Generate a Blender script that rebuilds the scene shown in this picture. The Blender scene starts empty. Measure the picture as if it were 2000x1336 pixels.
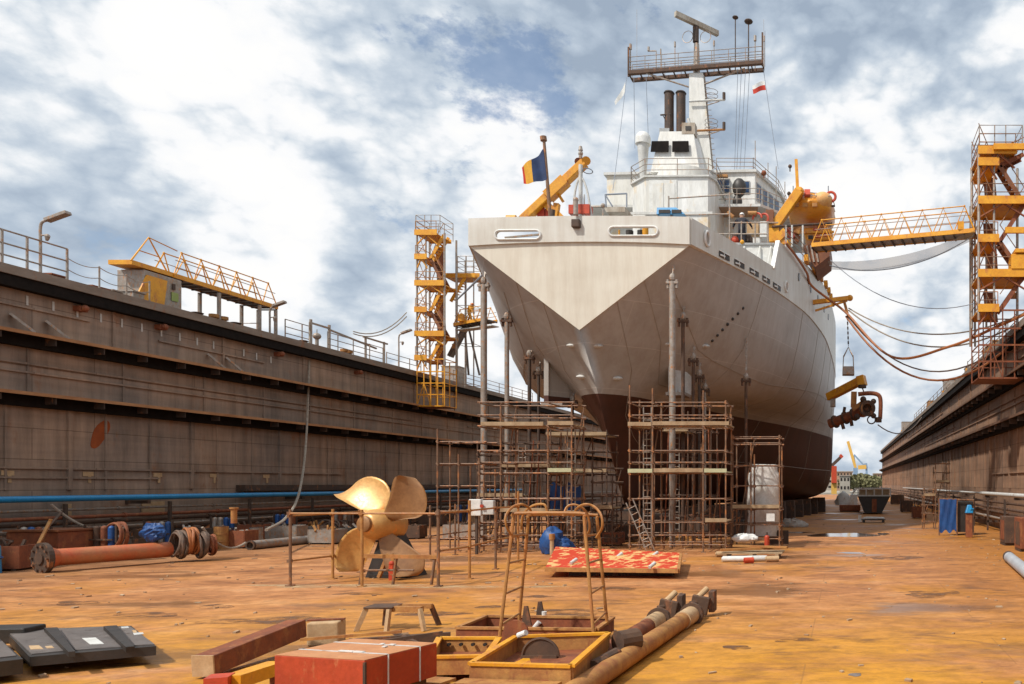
import bpy, math, random
from mathutils import Vector as V, Matrix
from mathutils.bvhtree import BVHTree
random.seed(7)
R = math.radians
scene = bpy.context.scene
COL = scene.collection
# ------------------------------------------------------------------ camera
W, H, F = 2000, 1336, 1550.0          # photo size, focal length in photo pixels
VX, VY, EYE = 1650, 945, 3.2          # vanishing point of the dock axis, eye height
cam = bpy.data.cameras.new('camera'); co = bpy.data.objects.new('camera', cam); COL.objects.link(co)
co.location = (0, 0, EYE); co.rotation_euler = (R(90), 0, 0)
cam.sensor_width = 36; cam.lens = F / W * 36
cam.shift_x = -(VX - W / 2) / W; cam.shift_y = (VY - H / 2) / W
cam.clip_end = 9000; cam.clip_start = .1
scene.camera = co
def AT(px, py, Y): return V(((px - VX) / F * Y, Y, EYE - (py - VY) / F * Y))
def AX(px, py, X): return AT(px, py, X * F / (px - VX))
def AZ(px, py, z=0): return AT(px, py, (EYE - z) * F / (py - VY))
# ------------------------------------------------------------------ mesh builder
class M:
    def __init__(s): s.v = []; s.f = []
    def add(s, vs, fs):
        n = len(s.v); s.v += [V(p) for p in vs]; s.f += [tuple(i + n for i in f) for f in fs]; return s
    def box(s, x0, x1, y0, y1, z0, z1):
        return s.add([(x0,y0,z0),(x1,y0,z0),(x1,y1,z0),(x0,y1,z0),(x0,y0,z1),(x1,y0,z1),(x1,y1,z1),(x0,y1,z1)],
            [(0,3,2,1),(4,5,6,7),(0,1,5,4),(1,2,6,5),(2,3,7,6),(3,0,4,7)])
    def cbox(s, c, d, rz=0, rx=0, ry=0):
        m = Matrix.Translation(V(c)) @ Matrix.Rotation(rz,4,'Z') @ Matrix.Rotation(ry,4,'Y') @ Matrix.Rotation(rx,4,'X')
        n = len(s.v); a, b, e = d[0]/2, d[1]/2, d[2]/2
        s.box(-a, a, -b, b, -e, e)
        for i in range(n, len(s.v)): s.v[i] = m @ s.v[i]
        return s
    def frame(s, d):
        d = d.normalized(); u = V((0,0,1)) if abs(d.z) < .95 else V((0,1,0))
        a = d.cross(u).normalized(); return a, a.cross(d).normalized()
    def bar(s, p, q, w, h=None):
        h = h or w; p, q = V(p), V(q); a, b = s.frame(q - p); a = a*w/2; b = b*h/2
        return s.add([p-a-b,p+a-b,p+a+b,p-a+b,q-a-b,q+a-b,q+a+b,q-a+b],
            [(0,3,2,1),(4,5,6,7),(0,1,5,4),(1,2,6,5),(2,3,7,6),(3,0,4,7)])
    def tube(s, pts, r, n=6, close=False):
        pts = [V(p) for p in pts]; k = len(pts)
        rr = r if isinstance(r, (list, tuple)) else [r]*k
        base = len(s.v); prev = None
        for i, p in enumerate(pts):
            d = (pts[(i+1) % k] - pts[i-1]) if close else (pts[min(i+1,k-1)] - pts[max(i-1,0)])
            if d.length < 1e-9: d = V((0,0,1))
            d.normalize()
            if prev is None: a, b = s.frame(d)
            else:
                a = prev - d * prev.dot(d)
                a = a.normalized() if a.length > 1e-6 else s.frame(d)[0]
                b = a.cross(d)
            prev = a
            for j in range(n):
                t = 2*math.pi*j/n
                s.v.append(p + (a*math.cos(t) + b*math.sin(t))*rr[i])
        for i in range(k if close else k-1):
            o, e = base + i*n, base + ((i+1) % k)*n
            for j in range(n): s.f.append((o+j, o+(j+1) % n, e+(j+1) % n, e+j))
        if not close:
            s.f.append(tuple(base + j for j in reversed(range(n)))); s.f.append(tuple(base+(k-1)*n+j for j in range(n)))
        return s
    def cyl(s, p, q, r, r2=None, n=12): return s.tube([p, q], [r, r if r2 is None else r2], n)
    def pipe(s, p, q, r, ri, n=16):     # open ended pipe with wall thickness
        p, q = V(p), V(q); a, b = s.frame(q-p); base = len(s.v)
        for c, rad in ((p,ri),(p,r),(q,r),(q,ri)):
            for j in range(n):
                t = 2*math.pi*j/n; s.v.append(c + (a*math.cos(t)+b*math.sin(t))*rad)
        for i in range(4):
            o, e = base+i*n, base+((i+1)%4)*n
            for j in range(n): s.f.append((o+j,o+(j+1)%n,e+(j+1)%n,e+j))
        return s
    def ext(s, poly, vec):              # extrude a polygon
        poly = [V(p) for p in poly]; vec = V(vec); k = len(poly)
        return s.add(poly + [p+vec for p in poly], [tuple(reversed(range(k))), tuple(range(k, 2*k))] + [(i,(i+1)%k,k+(i+1)%k,k+i) for i in range(k)])
    def taper(s, c0, a0, b0, c1, a1, b1):
        c0, c1 = V(c0), V(c1)
        q = [(-1,-1),(1,-1),(1,1),(-1,1)]
        return s.add([c0+V((x*a0,y*b0,0)) for x,y in q]+[c1+V((x*a1,y*b1,0)) for x,y in q],
            [(0,3,2,1),(4,5,6,7),(0,1,5,4),(1,2,6,5),(2,3,7,6),(3,0,4,7)])
    def sph(s, c, r, n=12, m=8, lo=-1.0):
        c = V(c); rx, ry, rz = r if isinstance(r, (tuple, list)) else (r,r,r); base = len(s.v)
        for i in range(m+1):
            t = -math.pi/2 + math.pi*i/m
            for j in range(n):
                u = 2*math.pi*j/n
                s.v.append(c + V((rx*math.cos(t)*math.cos(u), ry*math.cos(t)*math.sin(u), rz*max(lo, math.sin(t)))))
        for i in range(m):
            for j in range(n): s.f.append((base+i*n+j, base+i*n+(j+1)%n, base+(i+1)*n+(j+1)%n, base+(i+1)*n+j))
        return s
    def lump(s, c, r, seed=1, k=.22):
        i0 = len(s.v); s.sph(c, r, 22, 14); rn = random.Random(seed); c = V(c)
        w = [(V((rn.uniform(-1,1),rn.uniform(-1,1),rn.uniform(-1,1))).normalized()*rn.uniform(3,8), rn.uniform(0,6)) for _ in range(6)]
        for i in range(i0, len(s.v)):
            d = s.v[i]-c; n_ = d.normalized() if d.length > 1e-6 else V((0,0,1))
            f_ = 1+k*sum(abs(math.sin(n_.dot(q)+p)) for q, p in w)/3-k*.7
            s.v[i] = c+d*f_; s.v[i].z = max(.01, s.v[i].z)
        return s
    def ring(s, c, r, t, ax=(0,1,0), n=20, k=6, a0=0, a1=2*math.pi):
        c = V(c); a, b = s.frame(V(ax)); full = abs(a1-a0-2*math.pi) < 1e-4
        pts = [c + (a*math.cos(a0+(a1-a0)*i/n) + b*math.sin(a0+(a1-a0)*i/n))*r for i in range(n if full else n+1)]
        return s.tube(pts, t, k, full)
    def chain(s, p, q, w=.09):
        p, q = V(p), V(q); L = (q-p).length; n = max(2, int(L/(w*1.6)))
        for i in range(n):
            a, b = p.lerp(q, i/n), p.lerp(q, (i+1.15)/n)
            if i % 2: s.bar(a, b, w, w*.35)
            else: s.bar(a, b, w*.35, w)
        return s
    def b(s, name, mat, parent=None, smooth=False, world=True, origin=None, bev=0):
        me = bpy.data.meshes.new(name)
        root = parent
        while root is not None and root.parent: root = root.parent
        vs = s.v
        if world and root is not None:
            mi = Matrix.Rotation(-root.rotation_euler.z, 3, 'Z'); l = root.location
            vs = [mi @ (p - l) for p in vs]
        if root is None:
            if origin is None:
                xs = [p.x for p in vs]; ys = [p.y for p in vs]; origin = V(((min(xs)+max(xs))/2, (min(ys)+max(ys))/2, min(p.z for p in vs)))
            origin = V(origin); vs = [p - origin for p in vs]
        me.from_pydata([tuple(p) for p in vs], [], s.f); me.validate(); 
        o = bpy.data.objects.new(name, me); COL.objects.link(o)
        if mat is not None: me.materials.append(mat)
        if parent is not None: o.parent = parent
        else: o.location = origin
        if smooth:
            for p in me.polygons: p.use_smooth = True
            if smooth != 'all': me.set_sharp_from_angle(angle=R(40))
        if bev:
            md = o.modifiers.new('bevel', 'BEVEL'); md.width = bev; md.segments = 2; md.limit_method = 'ANGLE'
        return o
def tag(o, label=None, cat=None, group=None, kind=None):
    if label: o['label'] = label
    if cat: o['category'] = cat
    if group: o['group'] = group
    if kind: o['kind'] = kind
    return o
def thing(name, label, cat, loc=(0,0,0), rz=0, group=None):
    o = bpy.data.objects.new(name, None); COL.objects.link(o); o.empty_display_size = .2
    o.location = loc; o.rotation_euler = (0,0,rz)
    return tag(o, label, cat, group)
def kids(o): return [c for c in bpy.data.objects if c.parent == o]
def copy_tree(o, loc=None, rz=None, label=None, parent=None):
    c = o.copy(); COL.objects.link(c)
    if parent is not None: c.parent = parent
    if loc is not None: c.location = loc
    if rz is not None: c.rotation_euler = (0,0,rz)
    if label: c['label'] = label
    for k in kids(o): copy_tree(k, parent=c)
    return c
def sag(p, q, d, n=14):
    p, q = V(p), V(q)
    return [p.lerp(q, i/n) - V((0,0,4*d*(i/n)*(1-i/n))) for i in range(n+1)]
def curve(pts, n=8):                     # Catmull-Rom through points
    P = [V(p) for p in pts]; P = [P[0]*2-P[1]] + P + [P[-1]*2-P[-2]]; out = []
    for i in range(1, len(P)-2):
        a, b, c, d = P[i-1:i+3]
        for k in range(n):
            t = k/n
            out.append(.5*((2*b)+(c-a)*t+(2*a-5*b+4*c-d)*t*t+(3*b-a-3*c+d)*t**3))
    out.append(P[-2]); return out
# ------------------------------------------------------------------ materials
MAT = {}
def nd(t, ty, **k):
    n = t.nodes.new(ty)
    for a, b in k.items(): setattr(n, a, b)
    return n
def ramp(t, fac, stops):
    n = nd(t, 'ShaderNodeValToRGB'); e = n.color_ramp.elements
    while len(e) < len(stops): e.new(.5)
    for x, (p, c) in zip(e, stops): x.position = p; x.color = (*c, 1) if len(c) == 3 else c
    t.links.new(fac, n.inputs[0]); return n.outputs[0]
def g(v): return (v, v, v)
def mix(t, f, a, b, mode='MIX'):
    n = nd(t, 'ShaderNodeMix', data_type='RGBA', blend_type=mode)
    for i, x in ((0, f), (6, a), (7, b)):
        if isinstance(x, bpy.types.NodeSocket): t.links.new(x, n.inputs[i])
        else: n.inputs[i].default_value = (*x, 1) if isinstance(x, tuple) else x
    return n.outputs[2]
def noise(t, vec, scale, detail=6, rough=.6, dist=0):
    n = nd(t, 'ShaderNodeTexNoise'); n.inputs['Scale'].default_value = scale; n.inputs['Detail'].default_value = detail
    n.inputs['Roughness'].default_value = rough; n.inputs['Distortion'].default_value = dist
    t.links.new(vec, n.inputs['Vector']); return n.outputs[0]
def mapping(t, vec, sc=(1,1,1), loc=(0,0,0)):
    n = nd(t, 'ShaderNodeMapping'); n.inputs['Scale'].default_value = sc; n.inputs['Location'].default_value = loc
    t.links.new(vec, n.inputs['Vector']); return n.outputs[0]
def base(name):
    m = bpy.data.materials.new(name); m.use_nodes = True; t = m.node_tree
    bs = t.nodes['Principled BSDF']; MAT[name] = m
    pos = nd(t, 'ShaderNodeNewGeometry').outputs['Position']
    return m, t, bs, pos
def mat(name, c, c2=None, sc=2.0, rough=.6, metal=0, bump=.15, st=(1,1,1), rust=0, rustc=(.20,.075,.025), spec=.5):
    m, t, bs, pos = base(name)
    v = mapping(t, pos, st)
    c2 = c2 or tuple(x*.72 for x in c)
    n1 = noise(t, v, sc, 8, .65)
    col = mix(t, ramp(t, n1, [(.35, g(0)), (.65, g(1))]), c, c2)
    n2 = noise(t, v, sc*7, 5, .7)
    col = mix(t, .35, col, ramp(t, n2, [(.3, g(.35)), (.7, g(1.0))]), 'MULTIPLY')
    if rust:
        n3 = noise(t, mapping(t, pos, (1,1,.45), (5,3,1)), sc*1.7, 9, .7)
        k = ramp(t, n3, [(.62-.3*rust, g(0)), (.72-.3*rust, g(1))])
        n4 = noise(t, pos, sc*9, 4, .6)
        rc = mix(t, n4, rustc, tuple(min(1, x*1.9) for x in rustc))
        col = mix(t, k, col, rc)
    t.links.new(col, bs.inputs['Base Color'])
    rr = ramp(t, n2, [(.2, g(max(.05, rough-.15))), (.8, g(min(1, rough+.15)))])
    t.links.new(rr, bs.inputs['Roughness'])
    bs.inputs['Metallic'].default_value = metal; bs.inputs['Specular IOR Level'].default_value = spec
    if bump:
        b = nd(t, 'ShaderNodeBump'); b.inputs['Strength'].default_value = bump; b.inputs['Distance'].default_value = .03
        t.links.new(n2, b.inputs['Height']); t.links.new(b.outputs[0], bs.inputs['Normal'])
    return m
white = mat('white_paint', (.80,.80,.78), (.70,.69,.64), .6, .45, 0, .05, rust=.12, rustc=(.42,.30,.18))
house = mat('house_paint', (.82,.82,.80), (.66,.64,.58), .5, .45, 0, .05, (1,1,.3), rust=.22, rustc=(.45,.36,.24))
soot = mat('sooty_paint', (.55,.50,.42), (.30,.22,.15), 1.2, .7, 0, .1, (1,1,.4))
black = mat('black_paint', (.02,.018,.016), (.045,.035,.03), 3, .5)
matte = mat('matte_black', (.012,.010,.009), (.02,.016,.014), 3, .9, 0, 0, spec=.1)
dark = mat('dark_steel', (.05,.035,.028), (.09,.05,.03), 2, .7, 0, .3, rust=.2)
yellow = mat('yellow_paint', (.84,.40,.02), (.68,.27,.015), 1.5, .5, 0, .1, rust=.22, rustc=(.32,.11,.03))
orange = mat('orange_gel', (.80,.36,.04), (.72,.26,.03), 1, .35, 0, .02)
redo = mat('red_orange', (.62,.07,.02), (.45,.05,.02), 3, .5)
galv = mat('galvanised', (.42,.38,.34), (.30,.24,.19), 4, .5, .3, .1, rust=.3, rustc=(.30,.14,.06))
scaf = mat('scaffold_tube', (.24,.145,.09), (.17,.08,.04), 2.5, .6, .1, .1, rust=.35, rustc=(.30,.12,.04))
scafy = mat('scaffold_yellow', (.50,.25,.07), (.34,.13,.035), 2.5, .6, 0, .1, rust=.3, rustc=(.32,.13,.04))
plank = mat('plank', (.45,.33,.2), (.30,.19,.10), 2, .8, 0, .2)
grey = mat('grey_paint', (.42,.43,.43), (.33,.33,.32), 1.5, .5, 0, .05, rust=.1)
pale = mat('pale_paint', (.66,.66,.64), (.55,.54,.50), 1.5, .55, 0, .05, rust=.1)
blue = mat('blue_paint', (.02,.30,.62), (.02,.24,.52), 1.2, .35, 0, .03)
bluet = mat('blue_tarp', (.015,.09,.30), (.01,.05,.18), 2, .5, 0, .3)
redbox = mat('red_crate', (.50,.062,.018), (.36,.042,.014), 2.2, .55, 0, .1, rust=.12, rustc=(.30,.10,.04))
redtop = mat('dusty_crate_top', (.60,.28,.12), (.50,.20,.08), 3, .7, 0, .05)
rustr = mat('rusty_red', (.30,.085,.03), (.17,.05,.022), 3, .75, 0, .3, rust=.3)
rusto = mat('rusty_orange', (.52,.26,.07), (.34,.13,.04), 2.5, .75, 0, .3, rust=.25)
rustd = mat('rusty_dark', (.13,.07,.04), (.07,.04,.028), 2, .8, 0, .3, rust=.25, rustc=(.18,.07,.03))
brown = mat('brown_panel', (.26,.09,.03), (.17,.055,.02), 1.5, .6, 0, .1)
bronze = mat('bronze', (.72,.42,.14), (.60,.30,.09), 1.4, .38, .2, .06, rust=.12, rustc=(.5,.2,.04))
bronzed = mat('shaded_bronze', (.34,.17,.065), (.24,.11,.04), 1.6, .5, .15, .1)  # darker copy of the bronze, paints shade onto the right-hand blades
wood = mat('pale_wood', (.60,.42,.24), (.48,.30,.15), 4, .8, 0, .2)
hose = mat('orange_hose', (.48,.17,.05), (.35,.12,.04), 3, .6, 0, .05)
rope = mat('grey_rope', (.42,.37,.30), (.28,.22,.17), 5, .8)
hosed = mat('dark_hose', (.12,.09,.07), (.2,.12,.08), 5, .7)
glassb = mat('blue_glass', (.03,.07,.16), (.02,.04,.09), 3, .12, 0, 0)
glassd = mat('dark_glass', (.02,.015,.014), (.03,.022,.02), 3, .25, 0, 0)
panel = mat('panel_top', (.20,.17,.155), (.13,.115,.11), .8, .35, 0, 0)
cloth = mat('tarp_white', (.88,.87,.84), (.70,.67,.60), 1.3, .4, 0, .3)
jacky = mat('yellow_workwear', (.75,.38,.03), (.6,.25,.03), 8, .8)
jackd = mat('dark_workwear', (.018,.018,.025), (.03,.03,.045), 8, .8)
skin = mat('skin', (.50,.28,.18), (.45,.24,.15), 8, .6)
helm = mat('helmet', (.85,.85,.82), (.8,.8,.78), 2, .3)
helmo = mat('helmet_orange', (.7,.2,.03), (.65,.18,.03), 2, .3)
fblue = mat('flag_blue', (.03,.06,.16), (.02,.04,.11), 2, .8)
fyel = mat('flag_yellow', (.85,.47,.05), (.75,.38,.04), 2, .8)
fred = mat('flag_red', (.62,.05,.02), (.5,.04,.02), 2, .8)
leaf = mat('foliage', (.24,.23,.10), (.15,.14,.07), 2, .9)
concrete = mat('concrete', (.42,.38,.32), (.34,.30,.25), .4, .9)
brick = mat('far_brick', (.40,.25,.17), (.34,.22,.15), .3, .9)
# hull: grey topsides over red-brown antifouling, with weld seams
def hullmat(name, c, c2, anti=True, seams=True):
    m, t, bs, pos = base(name)
    n1 = noise(t, mapping(t, pos, (1,1,1.5)), .35, 8, .6)
    col = mix(t, ramp(t, n1, [(.35,g(0)),(.68,g(1))]), c, c2)
    st = noise(t, mapping(t, pos, (1.4,1.4,.14)), 1.6, 6, .7)
    col = mix(t, .30, col, ramp(t, st, [(.35,(.62,.50,.40)),(.6,g(1))]), 'MULTIPLY')
    bn = nd(t, 'ShaderNodeBump'); bn.inputs['Strength'].default_value = .25; bn.inputs['Distance'].default_value = .05
    if seams:
        br = nd(t, 'ShaderNodeTexBrick'); br.inputs['Scale'].default_value = 1
        br.inputs['Brick Width'].default_value = 6; br.inputs['Row Height'].default_value = 2.1; br.inputs['Mortar Size'].default_value = .025
        br.inputs['Mortar Smooth'].default_value = .6
        br.inputs['Color1'].default_value = br.inputs['Color2'].default_value = (0,0,0,1); br.inputs['Mortar'].default_value = (1,1,1,1)
        sx = nd(t, 'ShaderNodeSeparateXYZ'); t.links.new(pos, sx.inputs[0])
        cb = nd(t, 'ShaderNodeCombineXYZ')
        ad = nd(t, 'ShaderNodeMath', operation='ADD'); t.links.new(sx.outputs[0], ad.inputs[0]); t.links.new(sx.outputs[1], ad.inputs[1])
        t.links.new(ad.outputs[0], cb.inputs[0]); t.links.new(sx.outputs[2], cb.inputs[1]); t.links.new(cb.outputs[0], br.inputs['Vector'])
        col = mix(t, mix(t, .28, g(0), br.outputs[0]), col, tuple(min(1, x*1.55) for x in c))
        dents = noise(t, mapping(t, pos, (1,1,.6)), .8, 3, .5)
        hh = mix(t, .5, br.outputs[0], dents); t.links.new(hh, bn.inputs['Height'])
    else: t.links.new(n1, bn.inputs['Height'])
    if anti:
        sz = nd(t, 'ShaderNodeSeparateXYZ'); t.links.new(pos, sz.inputs[0])
        gt = nd(t, 'ShaderNodeMath', operation='LESS_THAN'); gt.inputs[1].default_value = 8.12; t.links.new(sz.outputs[2], gt.inputs[0])
        na = noise(t, mapping(t, pos, (1,1,.5)), .6, 8, .65)
        ac = mix(t, ramp(t, na, [(.35,g(0)),(.7,g(1))]), (.085,.027,.016), (.045,.018,.013))
        col = mix(t, gt.outputs[0], col, ac)
    t.links.new(col, bs.inputs['Base Color']); bs.inputs['Roughness'].default_value = .5
    t.links.new(bn.outputs[0], bs.inputs['Normal'])
    return m
hullm = hullmat('hull_paint_shaded', (.43,.40,.37), (.36,.33,.30))  # darker than strake and transom: shade of the flare put into the colour
strakem = hullmat('strake_paint', (.66,.655,.61), (.56,.54,.48), False, False)
transm = hullmat('transom_paint', (.68,.645,.55), (.60,.56,.47), False, False)
# dock floor
def floormat():
    m, t, bs, pos = base('rusty_deck')
    w = noise(t, pos, .12, 6, .6)
    n1 = noise(t, mapping(t, pos, (.6,1,1)), .6, 12, .74, .15)
    n2 = noise(t, mapping(t, pos, (.7,1.1,1), (9,4,0)), 2.6, 12, .78)
    n3 = noise(t, mapping(t, pos, (.45,.9,1), (3,8,0)), .9, 10, .7, .2)
    col = ramp(t, n1, [(.30,(.19,.070,.026)),(.42,(.37,.145,.048)),(.54,(.52,.225,.082)),(.72,(.64,.34,.16))])
    col = mix(t, ramp(t, w, [(.50,g(0)),(.62,g(.75))]), col, (.52,.21,.02))
    sx = nd(t, 'ShaderNodeSeparateXYZ'); t.links.new(pos, sx.inputs[0])
    def mr(sock, a, b):
        q = nd(t, 'ShaderNodeMapRange', interpolation_type='SMOOTHSTEP'); q.inputs[1].default_value = a; q.inputs[2].default_value = b
        t.links.new(sock, q.inputs[0]); return q.outputs[0]
    ym = mr(sx.outputs[1], 24, 12); f = mix(t, .78, g(0), ym)
    w2 = ramp(t, noise(t, mapping(t, pos, (.4,1,1), (2,1,0)), .5, 8, .7), [(.36,g(0)),(.52,g(1))])
    col = mix(t, mix(t, 1.0, f, w2, 'MULTIPLY'), col, (.62,.28,.012))
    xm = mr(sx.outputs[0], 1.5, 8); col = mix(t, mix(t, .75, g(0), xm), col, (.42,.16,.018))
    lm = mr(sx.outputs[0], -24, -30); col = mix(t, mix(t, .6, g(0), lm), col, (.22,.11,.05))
    col = mix(t, ramp(t, n3, [(.565,g(0)),(.66,g(.7))]), col, (.15,.07,.032))
    col = mix(t, .5, col, ramp(t, n2, [(.36,g(.25)),(.58,g(1.08))]), 'MULTIPLY')
    dn = ramp(t, noise(t, mapping(t, pos, (.5,1,1), (7,2,3)), .28, 6, .6), [(.56,g(0)),(.64,g(1))])
    col = mix(t, mix(t, .55, g(0), dn), col, (.17,.075,.03))
    # plate seams and tyre arcs
    br = nd(t, 'ShaderNodeTexBrick'); br.inputs['Scale'].default_value = 1; br.inputs['Brick Width'].default_value = 7.5
    br.inputs['Row Height'].default_value = 2.4; br.inputs['Mortar Size'].default_value = .02; br.inputs['Mortar Smooth'].default_value = .5
    br.inputs['Color1'].default_value = br.inputs['Color2'].default_value = (0,0,0,1); br.inputs['Mortar'].default_value = (1,1,1,1)
    t.links.new(mapping(t, pos, (1,1,1), (.7,.3,0)), br.inputs['Vector'])
    col = mix(t, mix(t, 1.0, mix(t, .6, g(0), br.outputs[0]), n2, 'MULTIPLY'), col, (.16,.075,.03))
    ln = nd(t, 'ShaderNodeVectorMath', operation='LENGTH'); t.links.new(mapping(t, pos, (1,1,0), (4.5,-8,0)), ln.inputs[0])
    wv = nd(t, 'ShaderNodeMath', operation='PINGPONG'); wv.inputs[1].default_value = .9; t.links.new(ln.outputs['Value'], wv.inputs[0])
    arc = ramp(t, wv.outputs[0], [(0,g(1)),(.09,g(0))]); band = mr(ln.outputs['Value'], 6.6, 9.0)
    col = mix(t, mix(t, 1.0, mix(t, 1.0, arc, band, 'MULTIPLY'), ramp(t, noise(t, pos, .35, 4), [(.45,g(0)),(.65,g(.6))]), 'MULTIPLY'), col, (.20,.09,.04))
    t.links.new(col, bs.inputs['Base Color'])
    t.links.new(mix(t, dn, ramp(t, n1, [(.3,g(.5)),(.6,g(.8))]), g(.28)), bs.inputs['Roughness']); bs.inputs['Specular IOR Level'].default_value = .35
    b = nd(t, 'ShaderNodeBump'); b.inputs['Strength'].default_value = .5; b.inputs['Distance'].default_value = .03
    t.links.new(n2, b.inputs['Height']); t.links.new(b.outputs[0], bs.inputs['Normal'])
    return m
floorm = floormat()
# dock wall plating
def wallmat(name, c, c2, ax):
    m, t, bs, pos = base(name)
    n1 = noise(t, mapping(t, pos, (1,.5,.5)), .35, 9, .65, .3)
    col = mix(t, ramp(t, n1, [(.35,g(0)),(.65,g(1))]), c, c2)
    n2 = noise(t, mapping(t, pos, (1,1.2,.13)), 1.5, 8, .7)
    col = mix(t, .55, col, ramp(t, n2, [(.32,g(.38)),(.62,g(1.1))]), 'MULTIPLY')
    n3 = noise(t, mapping(t, pos, (1,.8,.5), (3,7,2)), .9, 9, .72)
    col = mix(t, ramp(t, n3, [(.56,g(0)),(.70,g(.6))]), col, (.30,.125,.05))
    n5 = noise(t, mapping(t, pos, (1,.12,1.6), (1,2,5)), 1.1, 7, .6)
    col = mix(t, .35, col, ramp(t, n5, [(.36,g(.45)),(.6,g(1.0))]), 'MULTIPLY')
    br = nd(t, 'ShaderNodeTexBrick'); br.inputs['Scale'].default_value = 1; br.inputs['Brick Width'].default_value = 6.2
    br.inputs['Row Height'].default_value = 1.45; br.inputs['Mortar Size'].default_value = .03; br.inputs['Mortar Smooth'].default_value = .5
    br.inputs['Color1'].default_value = (.9,.9,.9,1); br.inputs['Color2'].default_value = (1,1,1,1); br.inputs['Mortar'].default_value = (.45,.4,.36,1)
    sx = nd(t, 'ShaderNodeSeparateXYZ'); t.links.new(pos, sx.inputs[0]); cb = nd(t, 'ShaderNodeCombineXYZ')
    t.links.new(sx.outputs[1], cb.inputs[0]); t.links.new(sx.outputs[2], cb.inputs[1]); t.links.new(cb.outputs[0], br.inputs['Vector'])
    col = mix(t, .7, col, br.outputs[0], 'MULTIPLY')
    t.links.new(col, bs.inputs['Base Color']); bs.inputs['Roughness'].default_value = .7; bs.inputs['Specular IOR Level'].default_value = .3
    b = nd(t, 'ShaderNodeBump'); b.inputs['Strength'].default_value = .5; b.inputs['Distance'].default_value = .06
    t.links.new(n2, b.inputs['Height']); t.links.new(b.outputs[0], bs.inputs['Normal'])
    return m
wallm = wallmat('wall_plating', (.43,.30,.215), (.27,.215,.18), 0)
wallr = wallmat('wall_plating_warm', (.40,.235,.145), (.25,.155,.105), 0)
ledger = mat('ledge_dark_rust', (.22,.11,.06), (.13,.07,.04), 1.2, .75, 0, .3, (1,.4,1))
ledgem = mat('ledge_rust', (.52,.27,.12), (.36,.16,.06), 1.2, .75, 0, .3, (1,.4,1))
copem = mat('coping_paint', (.30,.245,.20), (.20,.15,.11), 1.2, .75, 0, .2, (1,.3,1), rust=.2)
def platemat():
    m, t, bs, pos = base('patchy_red_plate')
    n = noise(t, mapping(t, pos, (1,.5,1)), 3.2, 8, .6, .3)
    k = ramp(t, n, [(.50,g(0)),(.56,g(1))])
    col = mix(t, k, (.55,.045,.012), (.70,.42,.16)); t.links.new(col, bs.inputs['Base Color']); bs.inputs['Roughness'].default_value = .6
    return m
platem = platemat()
def wetmat():
    m, t, bs, pos = base('puddle_water')
    bs.inputs['Base Color'].default_value = (.10,.06,.04,1); bs.inputs['Roughness'].default_value = .06; bs.inputs['Specular IOR Level'].default_value = .8
    return m
wetm = wetmat()
def seamat():
    m, t, bs, pos = base('sea_water')
    bs.inputs['Base Color'].default_value = (.06,.08,.08,1); bs.inputs['Roughness'].default_value = .15
    b = nd(t, 'ShaderNodeBump'); b.inputs['Strength'].default_value = .4; t.links.new(noise(t, pos, .8, 5), b.inputs['Height']); t.links.new(b.outputs[0], bs.inputs['Normal'])
    return m
seam = seamat()
netm, t_, bs_, pos_ = base('netting')
bs_.inputs['Base Color'].default_value = (.40,.46,.52,1); bs_.inputs['Alpha'].default_value = .5
# ------------------------------------------------------------------ world and sun
SUN_EL, SUN_AZ = 50, 222      # degrees; azimuth clockwise from +Y (towards the back left)
world = bpy.data.worlds.new('World'); scene.world = world; world.use_nodes = True
t = world.node_tree; t.nodes.clear()
out = nd(t, 'ShaderNodeOutputWorld')
sky = nd(t, 'ShaderNodeTexSky', sky_type='NISHITA', sun_disc=False, sun_elevation=R(SUN_EL), sun_rotation=R(SUN_AZ), air_density=1.0, dust_density=1.2)
bg1 = nd(t, 'ShaderNodeBackground'); bg1.inputs[1].default_value = .15; t.links.new(sky.outputs[0], bg1.inputs[0])
tc = nd(t, 'ShaderNodeTexCoord').outputs['Generated']
def D(px, py): return V(((px-VX)/F, 1, (VY-py)/F)).normalized()
vec = mapping(t, tc, (1,1,1.7))
big = noise(t, vec, 3.0, 3, .5, 0)
det = noise(t, vec, 7.0, 14, .64, 0)
fin = noise(t, mapping(t, tc, (1,1,1.5), (4,2,1)), 19, 8, .6, 0)
def ma(op, a, b):
    n = nd(t, 'ShaderNodeMath', operation=op)
    for i, x in enumerate((a, b)):
        if isinstance(x, bpy.types.NodeSocket): t.links.new(x, n.inputs[i])
        else: n.inputs[i].default_value = x
    return n.outputs[0]
def billow(sc, off):
    return ma('ABSOLUTE', ma('SUBTRACT', noise(t, mapping(t, tc, (1,1,1.6), off), sc, 1, .5, 0), .5), 0)
bil = ma('ADD', ma('MULTIPLY', billow(7, (3,1,2)), 1.0), ma('ADD', ma('MULTIPLY', billow(15, (1,5,3)), .55), ma('MULTIPLY', billow(33, (2,2,7)), .30)))
val = ma('ADD', ma('MULTIPLY', big, .25), ma('ADD', ma('MULTIPLY', det, .62), ma('MULTIPLY', fin, .18)))
val = ma('ADD', val, .032)
val = ma('ADD', val, ma('MULTIPLY', ma('SUBTRACT', bil, .16), .85))
dv = nd(t, 'ShaderNodeVectorMath', operation='ADD')          # wobble the blob directions
nv = nd(t, 'ShaderNodeTexNoise'); nv.inputs['Scale'].default_value = 7; nv.inputs['Detail'].default_value = 5; nv.inputs['Roughness'].default_value = .5; t.links.new(tc, nv.inputs['Vector'])
vs = nd(t, 'ShaderNodeVectorMath', operation='MULTIPLY_ADD'); vs.inputs[1].default_value = (.16,.16,.16); vs.inputs[2].default_value = (-.08,-.08,-.08)
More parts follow.
